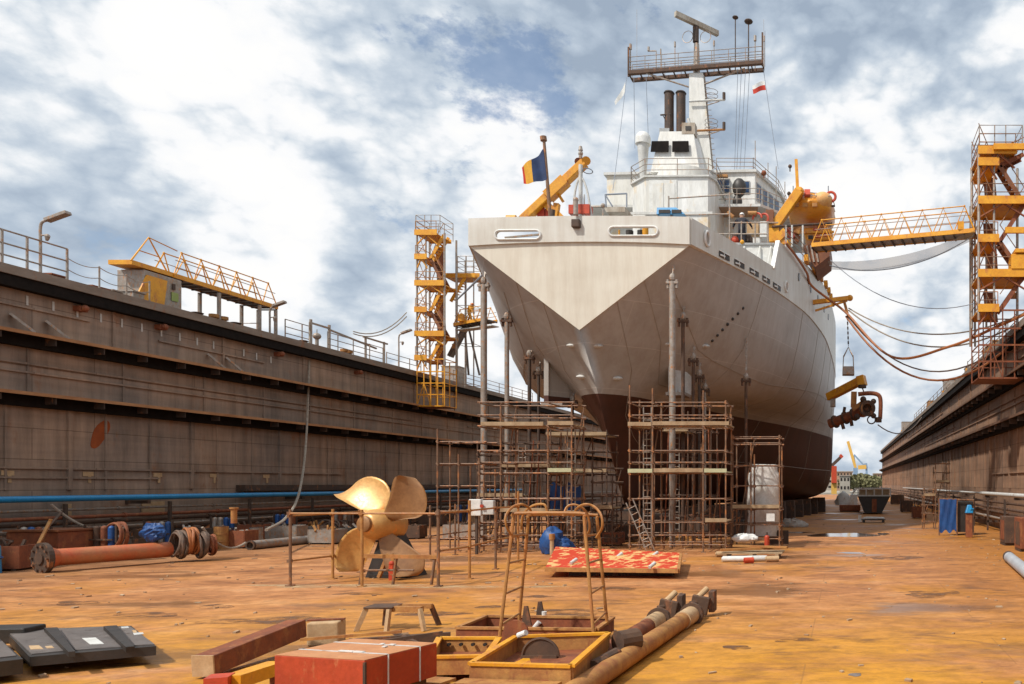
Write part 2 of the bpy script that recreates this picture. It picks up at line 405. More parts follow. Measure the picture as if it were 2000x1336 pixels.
t.links.new(nv.outputs['Color'], vs.inputs[0]); t.links.new(tc, dv.inputs[0]); t.links.new(vs.outputs[0], dv.inputs[1])
# positive = bright cloud, negative = grey-blue cloud   (direction, radius, weight)
for px, py, r, w in ((1050,60,.26,-.12),(760,90,.14,-.08),(1300,70,.2,-.07),(1650,130,.26,-.11),(1900,190,.22,-.04),(1450,230,.12,-.03),(110,335,.16,-.10),(330,355,.10,-.07),(650,565,.11,-.16),(700,320,.09,-.05),
                     (430,160,.18,.10),(250,60,.2,.05),(60,180,.15,.04),(610,450,.13,.12),(950,480,.12,.06),(1750,320,.14,.12),(1640,270,.09,.10),(1760,420,.12,.05),(880,235,.12,.12),(960,180,.08,.08),(1150,330,.12,.10),(900,600,.12,.06),(1980,15,.07,.15),(300,470,.16,.06),(480,560,.1,.03),(1750,620,.25,.04)):
    d = nd(t, 'ShaderNodeVectorMath', operation='DISTANCE'); t.links.new(dv.outputs[0], d.inputs[0]); d.inputs[1].default_value = D(px, py)
    q = nd(t, 'ShaderNodeMapRange', interpolation_type='SMOOTHSTEP'); q.inputs[1].default_value = r; q.inputs[2].default_value = 0; q.inputs[4].default_value = w
    t.links.new(d.outputs['Value'], q.inputs[0]); val = ma('ADD', val, q.outputs[0])
ccol = ramp(t, val, [(.32,(.35,.43,.54)),(.42,(.47,.555,.66)),(.495,(.60,.675,.76)),(.555,(.77,.82,.87)),(.62,(.96,.97,.985)),(.80,(1.06,1.04,1.0))])
bg2 = nd(t, 'ShaderNodeBackground'); bg2.inputs[1].default_value = 1.0; t.links.new(ccol, bg2.inputs[0])
hole = nd(t, 'ShaderNodeVectorMath', operation='DISTANCE'); t.links.new(dv.outputs[0], hole.inputs[0]); hole.inputs[1].default_value = D(1000,215)
hq = nd(t, 'ShaderNodeMapRange', interpolation_type='SMOOTHSTEP'); hq.inputs[1].default_value = .15; hq.inputs[2].default_value = 0; hq.inputs[4].default_value = .5
t.links.new(hole.outputs['Value'], hq.inputs[0])
cov = ramp(t, ma('SUBTRACT', det, ma('MULTIPLY', hq.outputs[0], .5)), [(.28,g(.30)),(.37,g(1))])
ms = nd(t, 'ShaderNodeMixShader'); t.links.new(cov, ms.inputs[0]); t.links.new(bg1.outputs[0], ms.inputs[1]); t.links.new(bg2.outputs[0], ms.inputs[2])
t.links.new(ms.outputs[0], out.inputs[0])
sl = bpy.data.lights.new('sun', 'SUN'); sl.energy = 4.0; sl.angle = R(2.5); sl.color = (1,.95,.87)
so = bpy.data.objects.new('sun', sl); COL.objects.link(so)
sd = V((math.sin(R(SUN_AZ))*math.cos(R(SUN_EL)), math.cos(R(SUN_AZ))*math.cos(R(SUN_EL)), math.sin(R(SUN_EL))))
so.rotation_euler = sd.to_track_quat('Z', 'Y').to_euler()
scene.view_settings.view_transform = 'Standard'; scene.view_settings.look = 'None'; scene.view_settings.exposure = 0
# ------------------------------------------------------------------ setting
tag(M().box(-3000,3000,-60,8000,-8,-5).b('water', seam), kind='structure')
tag(M().box(-3000,3000,330,8000,-5.2,-.5).b('ground', concrete), kind='structure')
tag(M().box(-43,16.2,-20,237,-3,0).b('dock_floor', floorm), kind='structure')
def blob(cx, cy, rx, ry, n=26, j=.18, z=.004, seed=1):
    rnd = random.Random(seed); ph = [rnd.uniform(0,6) for _ in range(4)]
    pts = []
    for i in range(n):
        a = 2*math.pi*i/n; k = 1 + j*(math.sin(2*a+ph[0])+.6*math.sin(3*a+ph[1])+.5*math.sin(5*a+ph[2]))
        pts.append((cx+rx*k*math.cos(a), cy+ry*k*math.sin(a), z))
    return M().add(pts, [tuple(range(n))])
for i, (x0, x1, y, ry) in enumerate(((1590,1705,1045,2.2),(1715,1735,1043,1.3),(1635,1690,1080,.35),(1655,1685,1318,.10),(1270,1330,1100,.2),(1530,1580,1040,.8))):
    p = AZ((x0+x1)/2, y); tag(blob(p.x, p.y, (x1-x0)/2/F*p.y, ry, seed=i+3).b('puddle', wetm), kind='structure')
residue = mat('chalky_residue', (.66,.50,.30), (.55,.34,.15), 2, .8)
rt_ = residue.node_tree; rp_ = nd(rt_, 'ShaderNodeNewGeometry').outputs['Position']
rt_.links.new(ramp(rt_, noise(rt_, mapping(rt_, rp_, (.5,1,1)), 1.6, 10, .7), [(.38,g(0)),(.60,g(.9))]), rt_.nodes['Principled BSDF'].inputs['Alpha'])
p = AZ(760, 1146); tag(blob(p.x, p.y+.1, 4.2, .45, n=44, j=.3, seed=9).b('floor_patch', residue), kind='structure')

darkpatch = mat('dark_patch', (.20,.09,.038), (.13,.06,.03), 3, .55)  # dark floor patches, some painting in shadow-like streaks
st_ = darkpatch.node_tree; ps_ = nd(st_, 'ShaderNodeNewGeometry').outputs['Position']
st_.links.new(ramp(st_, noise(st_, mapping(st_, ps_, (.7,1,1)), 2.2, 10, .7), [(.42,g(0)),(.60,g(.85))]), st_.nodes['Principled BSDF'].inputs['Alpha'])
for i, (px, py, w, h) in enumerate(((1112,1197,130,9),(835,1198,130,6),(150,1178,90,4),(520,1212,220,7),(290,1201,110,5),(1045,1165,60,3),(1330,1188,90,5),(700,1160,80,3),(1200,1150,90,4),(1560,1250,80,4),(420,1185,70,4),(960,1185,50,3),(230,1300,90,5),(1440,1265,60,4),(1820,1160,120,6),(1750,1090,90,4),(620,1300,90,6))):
    p = AZ(px, py); ry_ = h/(py-VY)*p.y*.5; tag(blob(p.x, p.y, w/2/F*p.y, ry_*2, n=34, j=.22, z=.003+.0002*i, seed=i+40).b('floor_patch', darkpatch), kind='structure')
rnd = random.Random(77); m = M()
for i in range(700):
    y = 9+rnd.random()**1.6*55; x = rnd.uniform(-28, 9); s_ = rnd.uniform(.02,.07)
    m.cbox((x,y,s_*.3),(s_*rnd.uniform(1,3),s_*rnd.uniform(.6,1.4),s_*.6), rnd.uniform(0,3), rnd.uniform(-.3,.3))
chip = mat('chips', (.30,.16,.08), (.55,.42,.28), 1.3, .8)
tag(m.b('floor_grit', chip), 'small rusty chips and grit scattered over the dock floor', 'grit', kind='stuff')
# ------------------------------------------------------------------ dock side walls
LX, RX, WT = -38.1, 11.15, 13.08
def dock_wall(side, y0, y1, label):
    X = LX if side < 0 else RX
    s = -side                                     # direction into the dock
    def bx(m, a, b, *r):                          # a,b = offsets into the dock
        m.box(min(X+s*a, X+s*b), max(X+s*a, X+s*b), *r); return m
    t = thing('dock_wall', label, 'dock wall', (X, 60, 0))
    m = bx(M(), -5, 0, y0, y1, 0, WT-.1)
    y = y0+2; k = 0
    while y < y1-1:
        w = .10 if k % 3 else .22
        bx(m, 0, .07 if k % 3 else .12, y, y+w, 2.9, 6.95)
        if k % 2 == 0: bx(m, 0, .06, y+1, y+1.12, 7.5, 9.7)
        if k % 3 == 0: bx(m, 0, .08, y+2.4, y+2.55, 10.2, 12.2)
        y += 2.45 + .5*math.sin(k*2.3); k += 1
    for z, a, b in ((11.35,12,40),(11.1,44,52),(8.75,20,70),(8.35,30,110),(3.9,20,60),(3.45,20,44),(8.9,80,150),(11.2,90,140)):
        bx(m, 0, .10, a, b, z, z+.09)
    m.b('plating', wallm if side < 0 else wallr, t)
    c = M(); bx(c, -.3, .55, y0, y1, WT-.42, WT); c.b('coping', copem, t); bx(M(), 0, .45, y0, y1, WT-.95, WT-.42).b('coping_shade', matte, t)  # black box below the coping paints in its band of shade
    c = M(); bx(c, -5, -.3, y0, y1, WT-.1, WT-.03).b('walkway_plate', rustd, t)
    for z in (10.15, 7.4):
        l = M(); bx(l, 0, .95, y0, y1, z-.09, z); bx(l, .87, .95, y0, y1, z-.15, z-.09)
        l.b('ledge', ledgem if side < 0 else ledger, t)
        bx(M(), 0, .35, y0, y1, z-.62, z-.13).b('shaded_web', matte, t); bx(M(), 0, .87, y0, y1, z-.13, z-.09).b('shade_board', matte, t)  # web and board coloured black to paint the shade under the ledge
        u = M(); yy = y0+1
        while yy < y1: bx(u, .35, .86, yy, yy+.05, z-.45, z-.13); yy += 2.45
        u.b('ledge_knees', dark, t)
    return t
lw = dock_wall(-1, -15, 237, 'long rusty grey-brown steel dock wall on the left with two ledges')
rw = dock_wall(1, -15, 237, 'rusty brown steel dock wall receding on the right of the ship')
m = M()
for i, (px, py) in enumerate(((53,587),(104,598),(151,611),(197,621),(238,631),(277,640),(315,649),(351,658),(385,667),(417,674),(476,689),(501,696),(529,703))):
    p = AX(px, py, LX+.02); m.box(p.x-.0, p.x+.012, p.y-.05, p.y+.05, p.z-.22, p.z+.22)
m.b('paint_mark', pale, lw)
p = AX(195, 848, LX+.0); m = M(); n = 20
m.ext([(p.x+.004, p.y+.02*math.cos(a)*20*(1+.1*math.sin(3*a)) + .35*math.sin(a), p.z+.75*math.sin(a)) for a in [2*math.pi*i/n for i in range(n)]], (.012,0,0)).b('primer_patch', mat('primer', (.40,.085,.012), (.30,.06,.01), 2), lw)
for i, (x0, x1, y0, y1) in enumerate(((278,322,980,1001),(124,140,984,1008))):
    a, b = AX(x0, y0, LX+.15), AX(x1, y1, LX+.15)
    M().box(LX+.10, LX+.15, a.y, b.y, b.z, a.z).b('wall_placard', wood, lw)
for px in (15,172,308,417,520):
    p = AX(px, 925 + (px-15)*.012, LX+.02); q = M(); 
    q.box(p.x, p.x+.012, p.y-.28, p.y+.28, p.z-.08, p.z+.14); q.box(p.x, p.x+.012, p.y+.0, p.y+.16, p.z-.42, p.z-.08); q.b('frame_mark', wood, lw)
for px in (60,127,433,468):                      # slanting struts standing on the upper ledge
    p = AX(px, 655 if px < 200 else 722, LX+.7); M().bar((LX+.1,p.y-.3,10.95),(LX+.75,p.y+.2,10.16),.32,.1).b('ledge_bracket', galv, lw)
for px in (158,315,545,700):                     # small fittings below the coping
    p = AX(px, 630 + (px-158)*.25, LX+.2); M().box(LX, LX+.35, p.y-.22, p.y+.22, 11.75, 12.0).sph((LX+.4,p.y,11.9), .17, 8, 6).b('bulkhead_lamp', rustr, lw)
m = M(); a = AX(470, 955, LX+.3).y
m.box(LX, LX+.6, a, a+40, 3.05, 3.13).box(LX+.5, LX+.6, a, a+40, 2.75, 3.05)
for i in range(14): m.box(LX, LX+.5, a+i*3, a+i*3+.12, 2.72, 3.05)
m.b('pipe_shelf', dark, lw)
# ---- service pipes along both walls
def pipe_run(side, pipes, y0, y1, label, cat='pipe rack'):
    X = LX if side < 0 else RX; s = -side
    t = thing('pipe_rack', label, cat, (X+s*.6, (y0+y1)/2, 0))
    for (off, z, r, mt, a, b) in pipes:
        k = M(); k.cyl((X+s*off, a, z), (X+s*off, b, z), r, n=10)
        y = a+3
        while y < b-2: k.cyl((X+s*off,y,z),(X+s*off,y+.12,z), r*1.5, n=10); y += 6.1
        k.b('pipe', mt, t, smooth=True)
    y = y0
    while y < y1:
        M().box(min(X,X+s*1.35), max(X,X+s*1.35), y, y+.14, .55, .7).box(X+s*1.3-.06, X+s*1.3+.06, y, y+.14, 0, 2.25).b('rack_bracket', dark, t); y += 5.8
    return t
pipe_run(-1, [(.8,1.95,.07,galv,-5,130),(1.1,1.6,.09,rustr,-5,130),(.5,1.3,.10,rustd,-5,130),(1.0,1.05,.07,galv,0,120),(.4,.8,.12,rustd,0,120)], 20, 100, 'rack of thin rusty service pipes along the foot of the left dock wall')
pipe_run(1, [(.75,1.95,.08,rustd,5,190),(1.0,1.6,.09,rustd,5,190),(.6,1.25,.10,rustd,5,190),(1.1,.95,.08,galv,5,150)], 14, 120, 'rack of dark rusty service pipes along the foot of the right dock wall')
t = thing('water_main', 'bright blue pipe running the length of the left dock wall', 'pipe', (-37, 50, 0))
M().cyl((-37,-5,2.5),(-37,91,2.5), .15, n=14).b('pipe', blue, t, smooth=True)
for y in range(6, 90, 12): M().box(-38.1,-36.9,y,y+.2,2.15,2.33).b('bracket', dark, t)
t = thing('water_main', 'pale grey pipe running along the right dock wall', 'pipe', (10.3, 40, 0))
M().cyl((10.3,5,2.5),(10.3,60,2.5), .13, n=12).cyl((10.3,60,2.5),(10.3,140,2.5), .08, n=10).b('pipe', pale, t, smooth=True)
for y in range(8, 138, 10): M().box(10.25,11.15,y,y+.15,2.2,2.36).b('bracket', dark, t)
# ---- railings on top of the walls
def railing(x, ys, h, label, group, rails=(.45,.8,1.15), chain=False, r=.035, mt=galv, z=WT):
    t = thing('railing', label, 'railing', (x, ys[0], z), group=group)
    for y in ys: M().cyl((x,y,z),(x,y,z+h), r*1.2, n=6).b('post', mt, t)
    for k in rails:
        if chain:
            m = M()
            for a, b in zip(ys, ys[1:]): m.tube(sag((x,a,z+k),(x,b,z+k), .16, 8), r*.6, 5)
            m.b('chain', mt, t)
        else: M().tube([(x,ys[0],z+k),(x,ys[-1],z+k)], r*.9, 6).b('rail', mt, t)
    return t
def yAt(px, x): return x*F/(px-VX)
railing(-38.5, [yAt(p,-38.5) for p in (-90,-40,4,53,131)], 1.75, 'long grey three-bar railing on the left wall nearest the camera', None, (.62,1.15,1.75), r=.045)
railing(-38.5, [yAt(p,-38.5) for p in (132,194,247,292)], 1.35, 'chain railing hanging between stanchions beyond the near left railing', None, (.75,1.3), True)
railing(-41.8, [41,44,47,50,53], 1.1, 'low chain railing behind the folded yellow gangway', None, (.55,1.05), True)
railing(-38.5, [yAt(p,-38.5) for p in (557,590,604)], 1.45, 'short grey railing by the mooring rope post on the left wall', None, (.5,.95,1.45))
railing(-38.6, [yAt(p,-38.6) for p in (640,660,690,722,748)], 1.5, 'grey railing on the left wall before the yellow stair tower', None, (.55,1.0,1.45))
railing(-39.5, [yAt(p,-39.5) for p in (755,778,800,822)], 1.5, 'grey railing right at the foot of the yellow stair tower', None, (.5,1.0,1.45))
railing(-38.5, [yAt(p,-38.5) for p in (885,905,925,950,975,1000,1020,1040)], 1.3, 'far grey railing on the left wall beyond the stair tower', None, (.45,.9,1.3))
rr = railing(11.3, [40+i*2.2 for i in range(4)], 1.3, 'grey railing on the right wall near the hoses', None, (.4,.85,1.3))
railing(11.3, [52+i*3 for i in range(8)], 1.4, 'grey railing on the right wall behind the stair tower', None, (.4,.85,1.3))
railing(11.3, [85+i*4 for i in range(12)], 1.4, 'far railing on the right wall beyond the deck huts', None, (.5,.9,1.35))
# kit standing on the walls
def deckbox(x0,x1,y0,y1,h,mt,name,label,cat,group=None):
    t = thing(name, label, cat, ((x0+x1)/2,(y0+y1)/2,WT), group=group)
    M().box(x0,x1,y0,y1,WT,WT+h).b('body', mt, t, bev=.03); M().box(x0-.06,x1+.06,y0-.06,y1+.06,WT+h,WT+h+.07).b('lid', mt, t)
    M().box(x0+.1,x0+.2,y0-.03,y0,WT+h*.4,WT+h*.6).b('latch', dark, t)
    return t
for i, (px, w, h, mt, lb) in enumerate(((95,.7,.35,rustr,'flat rust-red locker at the foot of the floodlight post'),(175,.9,.3,rustr,'rust-red locker on the left wall under the chain railing'),
        (215,.6,.35,galv,'grey locker beside the red one under the chain railing'),(255,.7,.6,galv,'taller grey locker just before the yellow gangway cabin'))):
    y = yAt(px,-38.9); deckbox(-39.6,-38.75,y,y+w,h,mt,'deck_locker',lb,'locker')
for px, lb in ((385,'dark mooring bollard under the yellow gangway, nearer one'),(460,'dark mooring bollard under the far end of the yellow gangway'),(592,'dark mooring bollard by the rope post')):
    y = yAt(px,-38.8); t = thing('mooring_bollard', lb, 'bollard', (-38.8,y,WT)); M().cyl((-38.8,y,WT),(-38.8,y,WT+.3), .16, n=12).b('drum', rustd, t, smooth=True); M().sph((-38.8,y,WT+.34), (.34,.34,.08), 12, 6).b('cap', rustd, t, smooth=True)
for px, lb in ((418,'rusty orange vent with round cap under the yellow gangway, left one'),(436,'rusty orange vent with round cap under the yellow gangway, right one'),(672,'rusty orange vent behind the railing before the tower'),(682,'second rusty orange vent behind the railing before the tower')):
    y = yAt(px,-39); t = thing('deck_vent', lb, 'vent', (-39,y,WT)); M().cyl((-39,y,WT),(-39,y,WT+.45), .17, n=10).b('trunk', rusto, t, smooth=True); M().cyl((-39,y,WT+.4),(-39,y,WT+.6), .27, n=10).b('cap', rusto, t, smooth=True)
# lamps
def floodlight(x, y, h, label, hx=1.1, z=WT):
    t = thing('floodlight_post', label, 'floodlight', (x,y,z))
    M().tube(curve([(x,y,z),(x,y,z+h*.6),(x,y,z+h-.35),(x+.12,y,z+h-.08),(x+.4,y+.05,z+h)], 4), .06, 8).b('pole', galv, t, smooth=True)
    M().box(x-.18,x+.18,y-.18,y+.18,z,z+.06).b('base_plate', galv, t)
    M().cbox((x+hx*.7,y+.05,z+h+.18), (hx,.34,.16), 0, 0, R(-20)).b('lamp_head', galv, t, bev=.02)
    m = M(); m.cyl((x,y,z+h-.75),(x+.25,y,z+h-.72), .035).sph((x+.33,y,z+h-.78), .11, 8, 6).cyl((x+.33,y,z+h-.85),(x+.3,y,z+h-1.0), .1, .05).b('siren', galv, t)
    return t
floodlight(-38.5, yAt(79,-38.5), 2.75, 'grey post with tilted floodlight head over the near left railing')
floodlight(-38.5, yAt(527,-38.5), 2.0, 'grey post with tilted floodlight at the right end of the yellow gangway', .85)
floodlight(-38.5, yAt(779,-38.5), 3.1, 'grey gooseneck floodlight post just left of the stair tower', .9)
# ---- truss gangways
def gangway(p, q, w, h, n, name, label, dirw=None, loc=None):
    p, q = V(p), V(q); d = (q-p).normalized(); a = V(dirw) if dirw else d.cross(V((0,0,1))).normalized(); a = a*w/2
    t = thing(name, label, 'gangway', loc or p)
    M().bar(p-V((0,0,.06)), q-V((0,0,.06)), w-.12, .05).b('walkway', galv, t)
    for i in range(n*2+1): c = p.lerp(q, i/(2*n)); M().bar(c-a*.95-V((0,0,.16)), c+a*.95-V((0,0,.16)), .08).b('cross_beam', dark, t)
    for s in (-1, 1):
        M().bar(p+a*s, q+a*s, .1, .26).b('bottom_chord', yellow, t)
        f = M(); up = V((0,0,h)); hw = .5/n
        k = [p.lerp(q, (i+.5)/n)+a*s*.8+up for i in range(n)]
        f.tube([k[0], k[-1]], .035, 6)
        for i in range(n):
            f.tube([p.lerp(q, i/n)+a*s, k[i], p.lerp(q, (i+1)/n)+a*s], .04, 6)
            f.sph(k[i], .07, 6, 4)
        f.tube([k[0], p.lerp(q,0)+a*s], .035, 6); f.tube([k[-1], q+a*s], .035, 6)
        f.b('side_truss', yellow, t)
        for kk in (.33,.62):
            M().tube([p+a*s*.93+up*kk+(q-p)*.02, q+a*s*.93+up*kk-(q-p)*.02], .025, 5).b('handrail', scafy if kk < .5 else galv, t)
    return t
gy0, gy1 = yAt(336,-39.3), yAt(532,-39.3)
g1 = gangway((-39.6,gy0-.3,15.3),(-39.6,gy1,15.3), 1.3, 1.5, 6, 'folded_gangway', 'yellow truss gangway parked on posts on top of the left wall')
for y in (gy0+3.1, gy1-1.6, gy1-.1):
    for x in (-40.2,-39.0): M().cyl((x,y,WT),(x,y,15.1), .11, n=8).b('support_post', galv, g1)
M().tube([(-40.2,gy1-1.6,13.9),(-39,gy1-1.6,13.9)], .03).b('brace', galv, g1)
M().bar((-39.6,gy0-3.0,15.32),(-39.6,gy0-.3,15.32), 1.3,.25).b('end_platform', yellow, g1)
f = M(); f.tube([(-39,gy0-3,15.4),(-39,gy0-1.9,17),(-39,gy0-.7,15.4)],.045); f.tube([(-39,gy0-1.9,17),(-39,gy0,16.8)],.03); f.tube([(-39,gy0-2.5,16.1),(-39,gy0-1.3,16.1)],.03).b('end_rail', yellow, g1)
t = thing('control_cabin', 'grey cabin with a yellow slanted panel under the left end of the parked gangway', 'cabin', (-39.6,gy0-1.6,WT))
M().box(-40.4,-38.9,gy0-2.3,gy0+.2,WT,15.1).b('wall', galv, t, bev=.03)
M().ext([(-38.88,gy0-2.9,WT+.3),(-38.88,gy0-1.1,WT+.3),(-38.88,gy0-.9,WT+1.75),(-38.88,gy0-2.2,WT+1.75)], (.08,0,0)).b('yellow_panel', yellow, t)
M().box(-38.87,-38.84,gy0-.55,gy0-.1,WT+.7,WT+1.2).b('green_notice', mat('green_notice', (.33,.42,.12), (.3,.36,.1)), t)
M().box(-38.87,-38.84,gy0-.5,gy0-.3,WT+1.35,WT+1.7).b('vent_grille', dark, t)
# frame gate on the wall before the tower
t = thing('pipe_gate', 'grey pipe portal frame standing on the left wall before the stair tower', 'frame', (-38.9, yAt(640,-38.9), WT))
y1_, y2_ = yAt(607,-38.9), yAt(643,-38.9)
for y in (y1_, y2_): M().cyl((-38.9,y,WT),(-38.9,y,WT+2.1), .1, n=8).b('post', galv, t)
M().bar((-38.9,y1_,WT+1.85),(-38.9,y2_,WT+1.85), .12).b('beam', galv, t)
M().bar((-38.9,y2_,WT+1.75),(-38.9,yAt(735,-38.9),WT+1.35), .12).b('sloping_beam', galv, t)
t = thing('pipe_portal', 'low grey portal frame further along the left wall', 'frame', (-38.9, yAt(715,-38.9), WT))
y1_, y2_ = yAt(714,-38.9), yAt(750,-38.9)
for y in (y1_, y2_): M().cyl((-38.9,y,WT),(-38.9,y,WT+2.1), .09, n=8).b('post', galv, t)
M().bar((-38.9,y1_-.3,WT+2.0),(-38.9,y2_+.5,WT+2.0), .12).b('beam', galv, t)
t = thing('winch_head', 'small grey capstan beside the rope post on the left wall', 'capstan', (-38.9, yAt(619,-38.9), WT)); y = yAt(619,-38.9)
M().cyl((-38.9,y,WT),(-38.9,y,WT+.8), .12).b('stem', galv, t, smooth=True); M().sph((-38.9,y,WT+1.0), (.28,.28,.25), 10, 6).b('drum', galv, t, smooth=True); M().cyl((-38.9,y,WT+1.1),(-38.9,y,WT+1.5), .03).b('spindle', galv, t)
deckbox(-40.5,-38.8, yAt(895,-38.8), yAt(908,-38.8), 1.9, galv, 'electrical_cabinet', 'grey cabinet with a green notice on the wall right of the stair tower', 'cabinet')
# rope hanging from the wall top down to the fence
t = thing('mooring_rope', 'long pale rope hanging from the left wall top down to the floor near the propeller', 'rope', (-38.5, yAt(605,-38.5), 0))
a = V((-38.3, yAt(605,-38.3), WT)); a2 = V((-38.3, a.y, WT+1.7)); b = AT(598,860,54); c = AT(585,960,48); d = AT(560,1010,42); e = AT(520,1035,36)
M().tube(curve([a2, a, b, c, d, e], 6), .07, 6).b('rope', rope, t, smooth=True)
# ---- stair towers
def stair_tower(x0, x1, y0, y1, zb, zt, s, label, cage=None, rail=None, leg=None):
    cage = cage or yellow; rail = rail or scafy; leg = leg or galv
    t = thing('stair_tower', label, 'stair tower', ((x0+x1)/2,(y0+y1)/2,zb))
    outer = x0 if s < 0 else x1; inner = x1 if s < 0 else x0
    for x in (x0, x1):
        for y in (y0, y1): M().cyl((x,y,zb+3.5),(x,y,zt-1.5), .09, n=8).b('leg', leg, t)
    xm = outer + (inner-outer)*.32
    for y in (y0, y1): M().cyl((xm,y,zb+3.5),(xm,y,zt-1.5), .07, n=8).b('leg', leg, t)
    L = [zb+4.1, zb+6.2, zb+8.3, zb+10.6, zb+12.9, zt-1.6]
    for i, z in enumerate(L):
        full = i % 2 == 1
        a, b = (outer, outer+(inner-outer)*.75) if full else (outer, outer+(inner-outer)*.38)
        if i in (1,3): a, b = outer, inner
        p = M().box(min(a,b)-.05, max(a,b)+.05, y0-.25, y1+.1, z-.06, z).box(min(a,b)-.08, max(a,b)+.08, y0-.33, y0-.25, z-.16, z+.32).box(min(a,b)-.08, max(a,b)+.08, y1+.1, y1+.16, z-.16, z+.2)
        p.b('platform', yellow, t)
        m = M()
        for zz in (z+.55, z+1.05): m.tube([(min(a,b),y0-.28,zz),(max(a,b),y0-.28,zz)], .03, 5); m.tube([(outer,y0,zz),(outer,y1,zz)], .03, 5)
        m.tube([(b,y0-.28,z),(b,y0-.28,z+1.05)],.03,5); m.tube([(a,y0-.28,z),(a,y0-.28,z+1.05)],.03,5).b('guard_rail', rail, t)
        M().bar((a,y0,z-.9),((a+b)/2,y0-.2,z-.1),.09).bar((b,y0,z-.9),((a+b)/2,y0-.2,z-.1),.09).b('bracket', cage, t)
    seq = L
    for i in range(len(seq)-1):                    # zigzag flights
        z0_, z1_ = seq[i], seq[i+1]
        xa, xb = (outer+(inner-outer)*.45, outer+(inner-outer)*.95) if i % 2 == 0 else (outer+(inner-outer)*.95, outer+(inner-outer)*.45)
        fl = M()
        for y in (y0+.15, y0+.95): fl.bar((xa,y,z0_),(xb,y,z1_), .06,.26)
        for k in range(1, 8): q = V((xa,y0+.55,z0_)).lerp(V((xb,y0+.55,z1_)), k/8); fl.cbox(q, (.24,.8,.04))
        fl.b('stair_flight', brown if i % 2 else cage, t)
        M().tube([(xa,y0+.1,z0_+1),(xb,y0+.1,z1_+1)], .03, 5).b('stair_rail', rail, t)
    for (za, zb_) in ((zb+10.9, zt-2.1),(zb+7.0, zb+10.2),(zb+3.9,zb+5.8)):
        xc = outer+(inner-outer)*.42
        M().ext([(xc-.3,y1-.05,za),(xc+.45,y1-.05,za),(xc+.25,y1-.05,zb_),(xc-.5,y1-.05,zb_)], (0,.1,0)).b('brown_panel', brown, t)
    m = M()                                         # lattice bracing
    for i in range(5):
        z = zb+4+i*2.3; m.tube([(outer,y1,z),(xm,y1,z+2.2)], .035, 5); m.tube([(xm,y0,z),(outer,y0,z+2.2)], .03, 5); m.tube([(outer,y0,z),(outer,y1,z+2.2)], .035, 5)
    m.b('lattice', rail, t)
    c = M()                                         # top cage
    for x in (x0, xm, x0+(x1-x0)*.55, x1-.4*(s>0)-.3*(s<0)):
        for y in (y0-.2, y1): c.tube([(x,y,zt-1.6),(x,y,zt)], .035, 5)
    for z in (zt, zt-.5, zt-1):
        c.tube([(x0,y0-.2,z),(x1-.3,y0-.2,z),(x1-.3,y1,z),(x0,y1,z)], .03, 5, True)
    c.b('top_cage', galv, t)
    c = M()                                         # hanging cage below
    for i in range(5):
        x = x0+(x1-x0)*i/4
        for y in (y0, y1): c.bar((x,y,zb),(x,y,zb+4.1), .07)
    for z in (zb, zb+1.0, zb+2.0, zb+3.0, zb+4.1):
        c.bar((x0,y0,z),(x1,y0,z),.06,.1); c.bar((x0,y1,z),(x1,y1,z),.06); c.bar((x0,y0,z),(x0,y1,z),.06); c.bar((x1,y0,z),(x1,y1,z),.06)
    c.bar((x0,y0,zb),(x0+(x1-x0)/4,y0,zb+2),.05); c.bar((x0+(x1-x0)/2,y0,zb),(x0+(x1-x0)/4,y0,zb+2),.05)
    c.b('lower_cage', cage, t)
    M().box(x0,x1,y0,y1,zb-.06,zb).b('cage_floor', brown, t)
    M().bar((inner-.2,y1,zb+5.6),(inner-.2,y1+.1,zb+5.6),.4).tube([(x0,y1-.4,zb+9.2),(x0-.5*1,y1-.4,zb+9.2)],.05).b('bracket', rusto, t)
    return t
tl = stair_tower(-37.35, -34.95, 69.3, 71.4, 10.0, 26.6, -1, 'tall yellow stair tower hung on the left dock wall beside the ship')
m = M()                                             # second, lower column towards the ship
for x in (-35.4,-34.6,-33.9):
    for y in (72.5,74): m.cyl((x,y,12.2),(x,y,24.0), .06, n=6)
for z in (24,23.5,23,22.5,19.5,16,12.3): m.tube([(-35.4,72.5,z),(-33.9,72.5,z),(-33.9,74,z),(-35.4,74,z)], .03, 5, True)
m.b('second_column', galv, tl)
M().box(-36.4,-33.3,72.2,74.2,22.0,22.2).box(-36.4,-33.2,72.1,72.2,21.95,22.35).b('side_platform', yellow, tl)
f = M().bar((-35.9,72.3,19.8),(-34.6,72.3,22),.08,.28).bar((-36.5,72.3,22.2),(-37.6,72.3,24),.08,.28)
for k in range(1,9): f.cbox(V((-35.9,72.6,19.8)).lerp(V((-34.6,72.6,22)),k/9),(.25,.6,.05))
f.b('stair_flight', yellow, tl)
m = M()                                             # grey inclined conveyor-like stair lower down
m.bar((-36.0,72.4,14.8),(-34.3,72.4,18.0),.7,.3).bar((-34.7,73,18),(-33.6,73,13.2),.14).bar((-35,73,18),(-34.6,73,13.2),.14).b('grey_flight', mat('grey_flight',(.22,.19,.17),(.15,.12,.10)), tl)
tr = stair_tower(8.1, 11.0, 48, 50.6, 9.6, 24.8, -1, 'tall yellow-brown stair tower at the right edge against the right dock wall', rustr, scaf, galv)
for x in (8.05,8.35): M().cyl((x,50.9,12),(x,50.9,21), .07, n=6).b('guide_pole', galv, tr)
M().box(10.0,11.3,47.6,48.6,16.1,17.0).box(10.2,11.3,47.5,48.6,17.05,17.3).b('winch_box', yellow, tr, bev=.04)
M().box(8.9,12.2,47.4,47.6,23.2,23.55).b('wide_beam', yellow, tr); M().box(9.6,12.4,47.4,47.6,18.2,18.55).b('wide_beam', yellow, tr)
